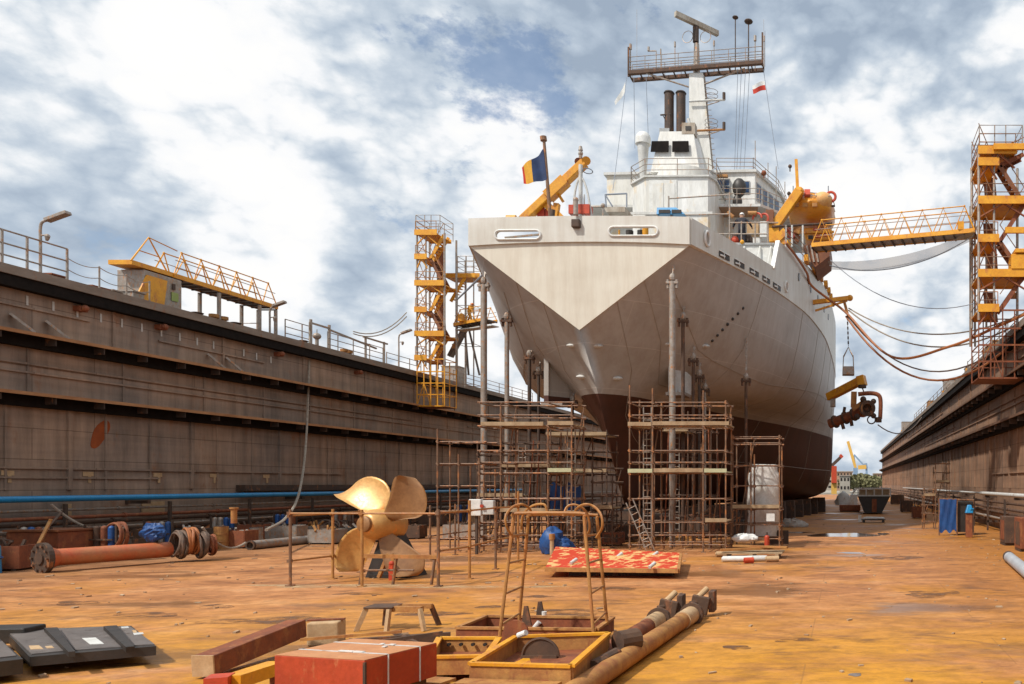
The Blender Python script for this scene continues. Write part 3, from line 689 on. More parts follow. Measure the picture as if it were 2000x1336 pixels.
# gangways from towers to the ship
gr = gangway((-2.0,52.3,18.75),(8.2,49.6,18.85), 1.3, 1.6, 8, 'ship_gangway', 'yellow truss gangway bridging from the ship to the right stair tower', loc=(3,51,18))
M().cbox((7.2,49.3,19.2),(.35,.4,.5)).b('control_box', yellow, gr)
gl = gangway((-34.9,71.8,17.5),(-31.3,70.4,17.75), 1.2, 1.25, 3, 'ship_gangway', 'short yellow gangway beside the left stair tower with a worker on it', loc=(-33,69,17))
M().bar((-34.9,71.8,17.05),(-31.0,70.4,17.2),.9,.08).b('net_tray', pale, gl)
t = thing('safety_net', 'grey net sagging under the yellow ship gangway', 'net', (3,51,17))
m = M(); A, B = V((-1.0,51.6,17.4)), V((8.0,49.2,18.6)); n = 16; vs = []
for i in range(n+1):
    c = A.lerp(B, i/n); k = 4*(i/n)*(1-i/n)
    for j in range(5):
        w = (j-2)/2; vs.append(c + V((.1*w, 1.0*w, -(1.05-.45*w*w)*k*1.0 )))
m.add(vs, [(i*5+j,i*5+j+1,i*5+j+6,i*5+j+5) for i in range(n) for j in range(4)]).b('mesh', netm, t)
M().tube([vs[i*5+2] for i in range(n+1)], .035, 5).b('edge_rope', mat('net_rope',(.25,.3,.36),(.2,.24,.3)), t)
t['label'] = 'grey net sagging under the yellow gangway right of the ship'
# deck huts on the right wall
for i, (y, w, h, mt, lb) in enumerate(((62,5,1.3,rusto,'rusty hut with a yellow patch on top of the right wall'),(74,3,1.2,galv,'grey hut on the right wall behind the rusty hut'),(92,2,2.2,galv,'tall grey post cabinet far along the right wall'),(110,2.5,1.6,rusto,'small rusty hut far along the right wall'),(160,3,2.6,galv,'upright vent stack near the far end of the right wall'))):
    t = deckbox(11.6,13.4,y,y+w,h,mt,'deck_hut',lb,'hut')
    M().box(11.4,11.55,y+.5,y+1.1,WT+.3,WT+1.0).b('yellow_box', yellow, t)
# ------------------------------------------------------------------ the ship
TH = R(1.2); SX, SY = -13.5, 40.4; cs, sn = math.cos(TH), math.sin(TH)
def S(u, v, z): return V((SX+u*cs+v*sn, SY-u*sn+v*cs, z))
def onS(px, py, v):                          # point of the ship's cross plane at v seen at a photo pixel
    k = (px-VX)/F; # X = SX+u cs+v sn ; Y = SY-u sn+v cs ; X = kY
    u = (k*(SY+v*cs)-SX-v*sn)/(cs+k*sn); Y = SY-u*sn+v*cs; return V((u, v, EYE+(VY-py)/F*Y))
ship = thing('ship', 'large light grey ship in the dock seen from its stern, red-brown below the waterline', 'ship', (SX,SY,0), -TH)
ST = {0.0:[(0,11.1),(.95,11.82),(1.9,12.53),(2.82,13.25),(3.76,13.97),(4.7,14.68),(5.65,15.4)],
 2.8:[(0,8.14),(.9,8.75),(1.85,9.45),(2.85,10.3),(4.1,11.55),(5.4,13.2),(6.68,15.4)],
 5:[(.04,5.4),(.35,6.2),(.85,7.1),(1.68,8.1),(4.0,9.85),(5.95,12.0),(7.48,15.4)],
 8:[(.08,1.9),(.3,3.4),(.9,5.4),(2.7,8.1),(5.3,9.3),(7.15,11.4),(8.42,15.4)],
 12:[(.15,1.8),(.6,3.2),(1.6,5.2),(3.7,8.1),(7.0,9.0),(8.5,11.0),(9.45,15.4)],
 17.5:[(.5,1.6),(1.4,2.9),(3.0,5.0),(5.0,8.1),(8.4,9.3),(9.8,11.4),(10.52,15.4)],
 28:[(1.6,1.5),(4.8,2.6),(6.9,4.8),(8.15,8.1),(10.2,9.8),(10.9,12.2),(11.35,15.4)],
 38:[(6.0,1.5),(8.7,2.4),(9.8,4.6),(10.2,8.1),(10.9,10.2),(11.25,12.6),(11.47,15.4)],
 46:[(8.0,1.5),(10.3,2.3),(11.0,4.6),(11.15,8.1),(11.25,10.5),(11.4,13.0),(11.45,15.4)],
 62:[(7.5,1.5),(9.6,2.4),(10.3,4.6),(10.45,8.1),(10.5,10.8),(10.5,13.2),(10.5,15.4)],
 80:[(4.5,1.5),(6.9,2.5),(7.6,4.8),(8.0,8.1),(8.2,10.8),(8.4,13.2),(8.6,15.4)],
 96:[(1,1.5),(3.2,2.6),(3.8,5),(4.3,8.1),(4.7,10.8),(5.2,13.2),(5.7,15.4)],
 110:[(.05,1.6),(.08,3),(.1,5),(.1,8.1),(.2,10.8),(.4,13.2),(.7,15.4)]}
TOP = [(0,16.7),(9.3,16.75),(10.2,18.6),(15,18.75),(25,19.4),(35,20.1),(45,20.7),(60,21.3),(80,22),(110,24)]
def pchip(xs, ys, x):
    n = len(xs)
    if x <= xs[0]: return ys[0]
    if x >= xs[-1]: return ys[-1]
    i = max(j for j in range(n) if xs[j] <= x); i = min(i, n-2)
    h = [xs[j+1]-xs[j] for j in range(n-1)]; d = [(ys[j+1]-ys[j])/h[j] for j in range(n-1)]
    def m(j):
        if j == 0: return d[0]
        if j == n-1: return d[-1]
        return 0 if d[j-1]*d[j] <= 0 else 2*d[j-1]*d[j]/(d[j-1]+d[j])
    t = (x-xs[i])/h[i]; t2, t3 = t*t, t*t*t
    return (2*t3-3*t2+1)*ys[i] + (t3-2*t2+t)*h[i]*m(i) + (-2*t3+3*t2)*ys[i+1] + (t3-t2)*h[i]*m(i+1)
SV = sorted(ST)
def sect(v, nj=12):
    row = [(pchip(SV, [ST[s][j][0] for s in SV], v), pchip(SV, [ST[s][j][1] for s in SV], v)) for j in range(7)]
    js = list(range(7)); out = []
    for k in range(nj+1):
        x = 6*k/nj; out.append((pchip(js, [r[0] for r in row], x), pchip(js, [r[1] for r in row], x)))
    return out
vs_ = []
for a, b in zip(SV, SV[1:]):
    n = max(1, round((b-a)/1.6)) if b < 50 else 4
    vs_ += [a+(b-a)*i/n for i in range(n)]
vs_.append(SV[-1])
NJ = 12
hull = M(); rows = [sect(v, NJ) for v in vs_]
for sgn in (1, -1):
    base_ = len(hull.v)
    for v, r in zip(vs_, rows):
        for (b, z) in r: hull.v.append(S(sgn*b, v, z))
    for i in range(len(vs_)-1):
        for j in range(NJ):
            q = (base_+i*(NJ+1)+j, base_+(i+1)*(NJ+1)+j, base_+(i+1)*(NJ+1)+j+1, base_+i*(NJ+1)+j+1)
            hull.f.append(q if sgn > 0 else q[::-1])
k = len(vs_)*(NJ+1)
for i in range(len(vs_)-1): hull.f.append((i*(NJ+1), k+i*(NJ+1), k+(i+1)*(NJ+1), (i+1)*(NJ+1)))
BV = BVHTree.FromPolygons([tuple(p) for p in hull.v], hull.f)
weld = mat('weld_paint', (.40,.34,.28), (.34,.28,.23), 2, .5)
for sgn in (1, -1):
    for j, i0, i1 in ((4,0,30),(7,0,34),(9,1,34)):
        m = M(); m.tube([S(sgn*(rows[i][j][0]+.006), vs_[i], rows[i][j][1]-.004) for i in range(i0,i1)], .022, 4); m.b('weld_seam', weld, ship)
    for i in (5,9,13,17,21,26):
        m = M(); m.tube([S(sgn*(rows[i][j][0]+.006), vs_[i], rows[i][j][1]-.004) for j in range(3,13)], .016, 4); m.b('weld_seam', weld, ship)
hull.b('hull', hullm, ship, smooth='all')
def hit(px, py):
    o = V((0,0,EYE)); d = (AT(px,py,10)-o).normalized(); l, n, i, dd = BV.ray_cast(o, d)
    if l is None: return None, None
    return l, (n if n.dot(d) < 0 else -n)
def bk(v): return sect(v)[-1][0]
def tz(v): return pchip([a for a,b in TOP], [b for a,b in TOP], v) if v > 10.2 else (16.7 if v < 9.3 else 16.75+(v-9.3)/.9*1.85)
sv = sorted(set([v for v in vs_] + [9.3, 9.7, 10.2, 10.7]))
for sgn, nm in ((1,'side_strake'), (-1,'side_strake')):
    m = M(); n = len(sv)
    for v in sv:
        b = bk(v)
        for (du, z) in ((.06,15.36),(.08,tz(v)),(-.06,tz(v)),(-.10,15.3)): m.v.append(S(sgn*(b+du), v, z))
    for i in range(n-1):
        for j in range(4):
            q = (i*4+j, (i+1)*4+j, (i+1)*4+(j+1)%4, i*4+(j+1)%4); m.f.append(q if sgn > 0 else q[::-1])
    m.f.append((0,1,2,3)); m.f.append(tuple((n-1)*4+j for j in (3,2,1,0)))
    m.b(nm, strakem, ship)
BV2 = BVHTree.FromPolygons([tuple(S(bk(v)+.07, v, z)) for v in sv for z in (15.36, tz(v))], [(2*i,2*i+2,2*i+3,2*i+1) for i in range(len(sv)-1)])
def hit2(px, py):
    o = V((0,0,EYE)); d = (AT(px,py,10)-o).normalized(); l, n, i, dd = BV2.ray_cast(o, d); return l
# transom: lower raked panel and upper strip with two real mooring openings
p = M(); nn = 12
kz = lambda u: 15.36+.17*(1-(u/5.65)**2)
top = [(-5.65+11.3*i/nn) for i in range(nn+1)]
vv = [S(u,-.02,kz(u)-.02) for u in top] + [S(0,-.04,11.08)]
p.ext([S(5.68,-.04,kz(5.65)-.02)]+[S(u,-.04,kz(u)-.02) for u in reversed(top[1:-1])]+[S(-5.68,-.04,kz(5.65)-.02), S(0,-.05,11.02)], V((sn*.1,cs*.1,0)))
p.b('transom_panel', transm, ship)
strip = M(); tzp = lambda u: 16.7+.09*(1-(u/5.65)**2)
strip.ext([S(u,-.16,kz(u)-.05) for u in top]+[S(u,-.16,tzp(u)) for u in reversed(top)], V((sn*.16,cs*.16,0)))
so_ = strip.b('transom_strip', strakem, ship)
import bmesh
def fixn(o):
    bm = bmesh.new(); bm.from_mesh(o.data); bmesh.ops.recalc_face_normals(bm, faces=bm.faces); bm.to_mesh(o.data); bm.free()
fixn(so_)
def stadium(c, hw, r, n=8):
    return [V((c.x+hw+r*math.cos(a), c.y, c.z+r*math.sin(a))) for a in [-math.pi/2+math.pi*i/n for i in range(n+1)]] + [V((c.x-hw+r*math.cos(a), c.y, c.z+r*math.sin(a))) for a in [math.pi/2+math.pi*i/n for i in range(n+1)]]
holes = []
for (x0, x1, yc, r_) in ((968,1055,459,.21),(1190,1284,452,.21)):
    a, b = onS(x0,yc,-.16), onS(x1,yc,-.16); c = (a+b)/2; hw = (b.x-a.x)/2-r_; holes.append((c,hw,r_))
cut = M()
for c, hw, r_ in holes:
    pts = [S(q.x, q.y-.5, q.z) for q in stadium(c,hw,r_)]; cut.ext(pts, V((sn*1.2,cs*1.2,0)))
co_ = cut.b('cutter', None, ship); fixn(co_)
md = so_.modifiers.new('holes','BOOLEAN'); md.operation = 'DIFFERENCE'; md.object = co_; md.solver = 'EXACT'
bpy.context.view_layer.update()
me = bpy.data.meshes.new_from_object(so_.evaluated_get(bpy.context.evaluated_depsgraph_get()))
so_.modifiers.clear(); so_.data = me; bpy.data.objects.remove(co_)
for c, hw, r_ in holes:
    pts = [S(q.x, q.y-.03, q.z) for q in stadium(c,hw,r_+.02,10)]
    M().tube(pts, .055, 6, True).b('opening_rim', white, ship, smooth=True)
c, hw, r_ = holes[1]
M().cyl(S(c.x-.5,.9,15.4),S(c.x-.5,.9,16.35),.2).cyl(S(c.x+.1,.9,15.4),S(c.x+.1,.9,16.35),.2).bar(S(c.x+.6,.9,15.9),S(c.x+1.3,1.0,16.6),.1).b('mooring_bitts', black, ship)
M().cyl(S(c.x+.38,.7,15.4),S(c.x+.38,.7,16.55),.16).cyl(S(c.x-.95,.6,15.4),S(c.x-.95,.6,16.3),.05).b('yellow_bitt', yellow, ship)
c, hw, r_ = holes[0]
M().bar(S(c.x-1.1,.8,16.0),S(c.x+1.2,.8,16.2),.09).bar(S(c.x-.4,.9,15.6),S(c.x+.9,.9,15.9),.2).b('mooring_bitts', galv, ship)
# deck plates, bulkhead, openings on the starboard side
dk = M(); dk.ext([S(-5.5,.1,15.3),S(5.5,.1,15.3),S(8.0,10.2,15.3),S(-8.0,10.2,15.3)], (0,0,.06))
dk.b('mooring_deck', grey, ship)
M().ext([S(-8.8,10.2,18.4),S(8.8,10.2,18.4),S(11.1,25,18.6),S(11.2,46,18.7),S(8,80,18.9),S(-8,80,18.9),S(-11.2,46,18.7),S(-11.1,25,18.6)], (0,0,.12)).b('upper_deck', grey, ship)
M().ext([S(-8.9,10.3,15.36),S(8.9,10.3,15.36),S(8.9,10.3,18.4),S(-8.9,10.3,18.4)], V((sn*.1,cs*.1,0))).b('bulkhead', white, ship)
for u in (8.6,7.9,6.9): M().bar(S(u,10.2,18.3),S(u-.45,9.6,15.4),.08).b('bulkhead_stiffener', white, ship)
b1, b2 = S(bk(9.3)+.02,9.25,16.6), S(bk(10.2)+.02,10.2,18.62)
M().bar(b1,b2,.28,.12).b('step_edge', white, ship)
# rectangular slots along the knuckle
for (x0,y0,x1,y1) in ((1404,500,1424,511),(1434,517,1453,530),(1464,533,1481,544),(1489,548,1503,558),(1510,561,1524,572)):
    a, b = hit2(x0,y0-3), hit2(x1,y1-3)
    if a is None or b is None: continue
    a.z = b.z = 15.62; d = (b-a); n = V((d.y,-d.x,0)).normalized()
    if n.x < 0: n = -n
    m = M(); up = V((0,0,.17)); lo = V((0,0,-.14))
    m.ext([a+lo+n*.02, b+lo+n*.02, b+up+n*.02, a+up+n*.02], n*.02); m.b('scupper', black, ship)
    M().bar(a+up+n*.05,b+up+n*.05,.05).bar(a.lerp(b,.45)+lo+n*.05,a.lerp(b,.45)+up+n*.05,.05).bar(a.lerp(b,.05)+n*.05-V((0,0,.06)),a.lerp(b,.5)+n*.05-V((0,0,.02)),.08).b('scupper_flap', white, ship)
for (px,py,r) in ((1380,466,.34),(1535,560,.3)):
    l = hit2(px,py)
    if l is None: continue
    n = V((cs,-sn,0)); d = V((sn,cs,0)); nrm = (n-d*.28).normalized(); dd = V((-nrm.y,nrm.x,0))
    ps = [l+nrm*.05+dd*r*.8*math.cos(a)+V((0,0,r*1.1*math.sin(a))) for a in [2*math.pi*i/18 for i in range(18)]]
    M().tube(ps,.07,6,True).b('fairlead_ring', white, ship, smooth=True)
    M().ext([l+nrm*.02+dd*r*.72*math.cos(a)+V((0,0,r*1.0*math.sin(a))) for a in [2*math.pi*i/18 for i in range(18)]], nrm*.015).b('fairlead_hole', galv, ship)
for (px,py) in ((1560,541),(1583,565),(1597,583),(1609,604),(1617,619)):
    l = hit2(px,py)
    if l is None: continue
    nrm = V((cs,-sn,0))*.97-V((sn,cs,0))*.2; nrm.normalize(); dd = V((-nrm.y,nrm.x,0))
    M().ext([l+nrm*.02+dd*.2*math.cos(a)+V((0,0,.28*math.sin(a))) for a in [2*math.pi*i/14 for i in range(14)]], nrm*.03).b('porthole', glassd, ship)
for i in range(8):                               # draught marks climbing the flare
    l, n = hit(1381+i*10.0, 676-i*10.6)
    if l: M().sph(l, .095, 8, 6).b('draught_mark', black, ship)
for (px,py,r) in ((1167,676,.14),(1205,739,.16),(1116,675,.14),(1136,736,.16),(1376,676,.16),(1301,672,.12)):
    l, n = hit(px,py)
    if l: M().sph(l, (r*2,r,r*.7), 10, 6).b('anode', pale, ship, smooth=True)
# fins under the flare, with the light leading edge
for (px0,px1,yt,yb) in ((1063,1096,690,785),(1306,1336,700,766)):
    l, n = hit(px0+8, yt+22)
    Y = (l.y if l else 46)-.3; a, b = AT(px0,yt,Y), AT(px0,yb,Y); w = AT(px0+9,yt,Y).x-a.x; w2 = AT(px1,yt,Y).x-a.x
    m = M(); m.ext([a,b,b+V((w2,1.2,0)),a+V((w2,1.2,-(a.z-b.z)*.42))], (w*.5,.25,0)); m.ext([a+V((0,-.06,0)),b+V((0,-.06,0)),b+V((w,-.06,0)),a+V((w,-.06,-.1))], (0,.1,0))
    m.b('bracket_fin', hullm if px0 < 1200 else pale, ship)
    M().box(a.x-.15,a.x+w2+.1,Y-.1,Y+1.4,b.z-.18,b.z).b('fin_foot', galv, ship)
# transom light and fairlead in the middle
c = onS(1126,437,-.2)
M().cbox(S(c.x,-.26,c.z-.02),(.42,.3,.42),-TH).b('stern_roller', dark, ship, bev=.05)
M().cyl(S(c.x,-.3,16.8),S(c.x,-.3,17.5),.12).sph(S(c.x,-.3,17.55),.14).b('stern_light', galv, ship)
# ---- deckhouse with funnel
HV = 17.5
def Hs(u, v, z): return S(u*1.03+.33, v, EYE+(z-EYE)*1.03)
def Ws(u, v, z): return S(u+1.1, v, z)
def poly(pts, z0, z1, name, mt, par, bev=0, fn=S): return M().ext([fn(u,v,z0) for u,v in pts], fn(0,0,z1)-fn(0,0,z0)).b(name, mt, par, bev=bev)
dh = poly([(-3,HV+1.4),(-1.65,HV),(2.75,HV),(3.1,HV+.9),(3.1,HV+8),(-3,HV+8)], 18.5, 24.9, 'deckhouse', house, ship, fn=Hs)
def face(px0, py0, px1, py1, v, name, mt, par, d=.05):
    a, b = onS(px0,py1,v), onS(px1,py0,v)
    return M().ext([S(a.x,v,a.z),S(b.x,v,a.z),S(b.x,v,b.z),S(a.x,v,b.z)], V((-sn*d,-cs*d,0))).b(name, mt, par)
face(1268,352,1322,418,HV-.004,'door',white,dh,.06)
face(1275,358,1296,416,HV-.07,'door_panel',house,dh,.03)
face(1299,358,1318,416,HV-.07,'door_panel',house,dh,.03)
face(1226,414,1392,420,HV-.02,'kick_plate',pale,dh,.1)
M().ext([Hs(-3.15,HV+1.3,24.9),Hs(-1.75,HV-.15,24.9),Hs(2.85,HV-.15,24.9),Hs(3.25,HV+.85,24.9),Hs(3.25,HV+8,24.9),Hs(-3.15,HV+8,24.9)], (0,0,.12)).b('roof_edge', pale, dh)
rp = [(-3.1,HV+1.35),(-1.7,HV-.1),(.6,HV-.1),(2.8,HV-.1),(3.2,HV+.9),(3.2,HV+4),(3.2,HV+7)]
def srail_H(*a, **k): return srail(*a, fn=Hs, **k)
def srail_W(*a, **k): return srail(*a, fn=Ws, **k)
def srail(pts, z, par, hs_=(.4,.8,1.2), r=.028, mt=galv, posts=True, fn=S):
    m = M()
    for h in hs_: m.tube([fn(u,v,z+h) for u,v in pts], r, 5)
    if posts:
        for u, v in pts: m.cyl(fn(u,v,z), fn(u,v,z+hs_[-1]), r*1.1, n=5)
    return m.b('railing', mt, par)
srail_H(rp+[], 25.0, dh); srail_H([(-3.1,HV+1.35),(-3.1,HV+4),(-3.1,HV+7)], 25.0, dh)
# drum-shaped tier behind the railing, then the tapering funnel casing
m = M(); m.cyl(Hs(.35,HV+3.2,25),Hs(.35,HV+3.2,26.2),2.35,2.25,20).b('curved_tier', house, ship, smooth=True)
fc = M().add([Hs(-1.75,HV+1.6,25.9),Hs(1.85,HV+1.6,25.9),Hs(1.85,HV+5,25.9),Hs(-1.75,HV+5,25.9),Hs(-1.15,HV+1.95,29.0),Hs(1.3,HV+1.95,29.0),Hs(1.3,HV+4.6,29.0),Hs(-1.15,HV+4.6,29.0)],
    [(0,3,2,1),(4,5,6,7),(0,1,5,4),(1,2,6,5),(2,3,7,6),(3,0,4,7)]).b('funnel_casing', house, ship)
for (x0,x1) in ((1271,1306),(1313,1346)):
    a, b = onS(x0,297,HV+1.6), onS(x1,275,HV+1.6)
    M().ext([S(a.x,HV+1.60,a.z),S(b.x,HV+1.60,a.z),S(b.x-.06*(x0>1300),HV+1.68,b.z),S(a.x+.06*(x0<1300),HV+1.68,b.z)], V((-sn*.06,-cs*.06,0))).b('louvre', matte, fc)
M().cbox(Hs(-.95,HV+2.9,29.25),(.75,.9,.45),-TH).b('air_intake', grey, fc)
M().tube([Hs(-.6,HV+2.7,29),Hs(-.6,HV+2.7,30.6)],.05).tube([Hs(-1.3,HV+2.7,30.55),Hs(-.55,HV+2.7,30.6)],.06).tube([Hs(-1.1,HV+2.7,30.5),Hs(-.6,HV+2.7,29.6)],.04).b('exhaust_pipe', dark, fc)
M().cbox(Hs(.95,HV+2.3,29.2),(1.0,.8,.85),-TH).b('funnel_box', soot, fc); M().cbox(Hs(.95,HV+1.9,29.2),(.42,.1,.3),-TH).b('funnel_box_opening', black, fc)
for (pc, yt) in ((1307,180),(1330,180)):
    c = onS(pc,yt,HV+3); M().pipe(S(c.x,HV+3,28.7),S(c.x,HV+3,c.z),.36,.28,16).b('funnel_stack', dark, ship, smooth=True)
    M().ring(S(c.x,HV+3,c.z-.1),.37,.05,(0,0,1)).b('stack_ring', black, ship)
for (u,v) in ((-2.35,HV+2.4),):
    c = onS(1256,272,HV+2.4)
    M().cyl(S(c.x,HV+2.4,25.2),S(c.x,HV+2.4,c.z-.35),.12,.46).b('dome_pedestal', pale, ship, smooth=True)
    M().cyl(S(c.x,HV+2.4,c.z-.4),S(c.x,HV+2.4,c.z),.58,n=18).sph(S(c.x,HV+2.4,c.z),(.58,.58,.58),18,12).b('satellite_dome', white, ship, smooth=True)
# ---- mast
MV = 26.5
a, b = onS(1345,140,MV), onS(1372,140,MV); c, d = onS(1345,330,MV), onS(1390,330,MV)
def mastz(z): k=(z-c.z)/(a.z-c.z); return c.x+(a.x-c.x)*k, d.x+(b.x-d.x)*k
x0,x1 = mastz(18.6)
mast = M().add([S(x0,MV,18.6),S(x1,MV,18.6),S(x1,MV+1.8,18.6),S(x0,MV+1.8,18.6),S(a.x,MV+.2,a.z),S(b.x,MV+.2,a.z),S(b.x,MV+1.1,a.z),S(a.x,MV+1.1,a.z)],
    [(0,3,2,1),(4,5,6,7),(0,1,5,4),(1,2,6,5),(2,3,7,6),(3,0,4,7)]).b('mast', house, ship)
def seg(px0,py0,px1,py1,v,r,name,mt,par,n=6,v2=None):
    p0, p1 = onS(px0,py0,v), onS(px1,py1,v if v2 is None else v2)
    return M().cyl(S(*p0), S(*p1), r, n=n).b(name, mt, par)
seg(1344,232,1376,345,MV-.5,.13,'mast_stay',pale,mast); seg(1376,150,1392,330,MV+.4,.06,'mast_ladder',galv,mast)
for i in range(16): q = onS(1377+i*.9,160+i*11,MV+.4); M().cyl(S(*q),S(q.x+.35,q.y,q.z),.025,n=4).b('ladder_rung', galv, mast)
for (yy,lamp) in ((198,1414),(256,1414)):
    seg(1346,yy,1416,yy-3,MV-.1,.09,'mast_arm',pale if yy<220 else scafy,mast); seg(1380,yy+8,1405,yy,MV-.1,.04,'arm_brace',galv,mast)
    q = onS(lamp,yy-10,MV-.1); M().cyl(S(q.x,q.y,q.z-.3),S(q.x,q.y,q.z+.3),.13).b('mast_light', dark, mast)
    m = M()
    for hh in (0,.35,.7): q = onS(1388,yy-6,MV); m.ring(S(q.x,q.y+.3,q.z+hh),.55,.025,(0,0,1),12,4)
    m.b('mast_basket', galv, mast)
L_, R_ = onS(1225,138,MV), onS(1490,127,MV); L_ = S(*L_); R_ = S(*R_)
L_, R_ = L_+V((0,.4,0)), R_+V((0,-.4,0))
plat = M().bar(L_,R_,.35,.30).bar(L_+V((0,1.2,0)),R_+V((0,1.2,0)),.3,.26).b('yard_platform', rustd, ship)
for i in range(13): q = L_.lerp(R_,i/12); M().bar(q,q+V((0,1.2,0)),.1).b('yard_crossbar', dark, plat)
ud = (R_-L_)
m = M()
for dy in (0,1.2):
    for h in (.5,.95,1.35): m.cyl(L_+V((0,dy,h)),R_+V((0,dy,h)),.03,n=5)
    for i in range(9): q = L_.lerp(R_,i/8)+V((0,dy,0)); m.cyl(q,q+V((0,0,1.35)),.03,n=5)
m.b('yard_railing', galv, plat)
for p0,p1 in (((1262,143),(1345,170)),((1455,133),(1375,165))): seg(*p0,*p1,MV+.3,.07,'yard_brace',galv,plat)
for q,h in ((L_,2.2),(R_,2.5)): M().bar(q+V((0,0,-.3)),q+V((0,0,h)),.13).b('yard_post', rustd, plat)
def ant(px,yb,yt,r,tip,dy=.6,tr=.12):
    q = onS(px,yb,MV); e = onS(px,yt,MV); m = M().cyl(S(q.x,q.y+dy,q.z),S(e.x,e.y+dy,e.z),r,n=6)
    if tip == 'disc': m.sph(S(e.x,e.y+dy,e.z),(tr*2.2,tr*2.2,tr),12,6)
    elif tip == 'cyl': m.cyl(S(e.x,e.y+dy,e.z-.1),S(e.x,e.y+dy,e.z+.35),tr,n=8)
    elif tip == 'arm': m.bar(S(e.x-.7,e.y+dy,e.z),S(e.x,e.y+dy,e.z),.08).cyl(S(e.x-.65,e.y+dy,e.z),S(e.x-.65,e.y+dy,e.z+.35),.1)
    m.b('antenna', galv if tip != 'disc' else dark, plat)
ant(1434,130,26,.045,'disc'); ant(1460,130,34,.05,'disc',.6,.17); ant(1473,130,70,.045,'cyl'); ant(1491,128,72,.03,'cyl',.5,.07)
ant(1228,135,88,.05,'cyl',.5,.12); ant(1278,135,92,.04,'arm'); ant(1315,133,82,.035,'cyl',.6,.08); ant(1392,132,80,.035,'cyl',.6,.08); ant(1240,135,10,.012,None); ant(1490,128,30,.012,None); ant(1287,136,96,.03,'cyl',.6,.06)
rd = M().cyl(S(a.x+.55,MV+.6,a.z),S(a.x+.55,MV+.6,onS(1358,78,MV).z),.3,.22,10).b('radar_post', galv, ship)
q = onS(1359,62,MV+.6); M().cyl(S(q.x,q.y,q.z-.9),S(q.x,q.y,q.z+.4),.26,n=10).b('radar_motor', dark, rd)
a_ = S(*onS(1319,27,MV-.9)); b_ = S(*onS(1402,66,MV+2.1)); zc = (a_.z+b_.z)/2; a_.z = b_.z = zc
M().bar(a_,b_,.34,.42).b('radar_scanner', rustr if False else soot, rd)
for px in (1343,1378):
    q = onS(px,72,MV+.6); M().ring(S(q.x,q.y,q.z),.5,.03,(.3,1,0),14,4).b('loop_antenna', galv, rd)
# rigging from the yard
def wire(p, q, r, name='halyard', mt=None, par=None): return M().tube(sag(p,q,.15,6), r, 4).b(name, mt or rope, par or ship)
wm = mat('wire', (.30,.33,.38), (.24,.27,.32), 2, .6)
for (x0,y0,v0,x1,y1,v1) in ((1224,150,MV,1197,372,16),(1238,150,MV,1240,290,MV),(1262,150,MV,1266,262,MV),(1448,135,MV,1438,350,MV),(1456,135,MV,1444,350,MV),(1464,135,MV,1452,350,MV),(1441,135,MV,1434,350,MV),(1491,135,MV,1520,330,26),(1494,60,MV,1494,130,MV)):
    wire(S(*onS(x0,y0,v0)), S(*onS(x1,y1,v1)), .022, mt=wm)
# ---- wheelhouse
WV = 22
wp = [(-7,WV+.6),(4.85,WV+.2),(6.3,WV+5),(6.6,WV+10),(-7,WV+10)]
wh = poly(wp, 24.4, 27.7, 'wheelhouse', house, ship, fn=Ws)
poly([(-7.2,WV+.4),(5.0,WV),(6.5,WV+5),(6.8,WV+10.2),(-7.2,WV+10.2)], 27.7, 27.9, 'wheelhouse_roof', pale, ship, fn=Ws)
poly([(-8.6,WV-2.2),(5.6,WV-2.2),(8.3,WV+1.5),(8.6,WV+10),(-8.6,WV+10)], 24.2, 24.4, 'bridge_deck', pale, ship, fn=Ws)
M().ext([Ws(1.9,WV-2.1,24.16),Ws(5.4,WV-2.1,24.16),Ws(5.0,WV+.1,24.16),Ws(1.9,WV+.1,24.16)], (0,0,.03)).b('deck_soffit', mat('primer_brown',(.42,.25,.15),(.36,.2,.11)), ship)
poly([(-8,WV+.3),(5.2,WV+.3),(7.0,WV+4),(7.2,WV+10),(-8,WV+10)], 18.6, 24.2, 'accommodation', house, ship, fn=Ws)
def win(px0,py0,px1,py1,v,par,cross=True):
    f_ = face(px0-1.5,py0-1.5,px1+1.5,py1+1.5,v,'window_frame',grey,par,.05)
    face(px0,py0,px1,py1,v-.055,'pane',glassb,f_,.01)
    if cross:
        a, b = onS(px0,py1,v-.08), onS(px1,py0,v-.08); mx, mz = (a.x+b.x)/2, (a.z+b.z)/2
        M().bar(S(mx,v-.09,a.z),S(mx,v-.09,b.z),.08).bar(S(a.x,v-.09,mz),S(b.x,v-.09,mz),.08).b('glazing_bar', grey, f_)
win(1401,352,1424,375,WV+.18,wh); win(1437,355,1463,376,WV+.18,wh,False)
face(1400,343,1422,348,WV+.15,'window_awning',scafy,wh,.3)
def pln(uv0, uv1, k0, k1, z0, z1, name, mt, par, d=.04):
    (ua,va),(ub,vb) = uv0, uv1; P = lambda k: Ws(ua+(ub-ua)*k, va+(vb-va)*k, 0)
    A_, B_ = P(k0), P(k1); n = (B_-A_).cross(V((0,0,1))).normalized(); 
    return M().ext([A_+V((0,0,z0))+n*.005,B_+V((0,0,z0))+n*.005,B_+V((0,0,z1))+n*.005,A_+V((0,0,z1))+n*.005], n*d).b(name, mt, par)
for k in (.08,.32,.56,.8):
    f_ = pln((4.85,WV+.2),(6.3,WV+5),k-.02,k+.16,25.6,27.05,'window_frame',grey,wh); pln((4.85,WV+.2),(6.3,WV+5),k,k+.14,25.7,26.95,'pane',glassb,f_,.06)
srail_W([(-2,WV-2.1),(2,WV-2.1),(3.8,WV-2.1),(5.5,WV-2.1),(8.2,WV+1.5),(8.5,WV+5),(8.5,WV+9)], 24.4, ship)
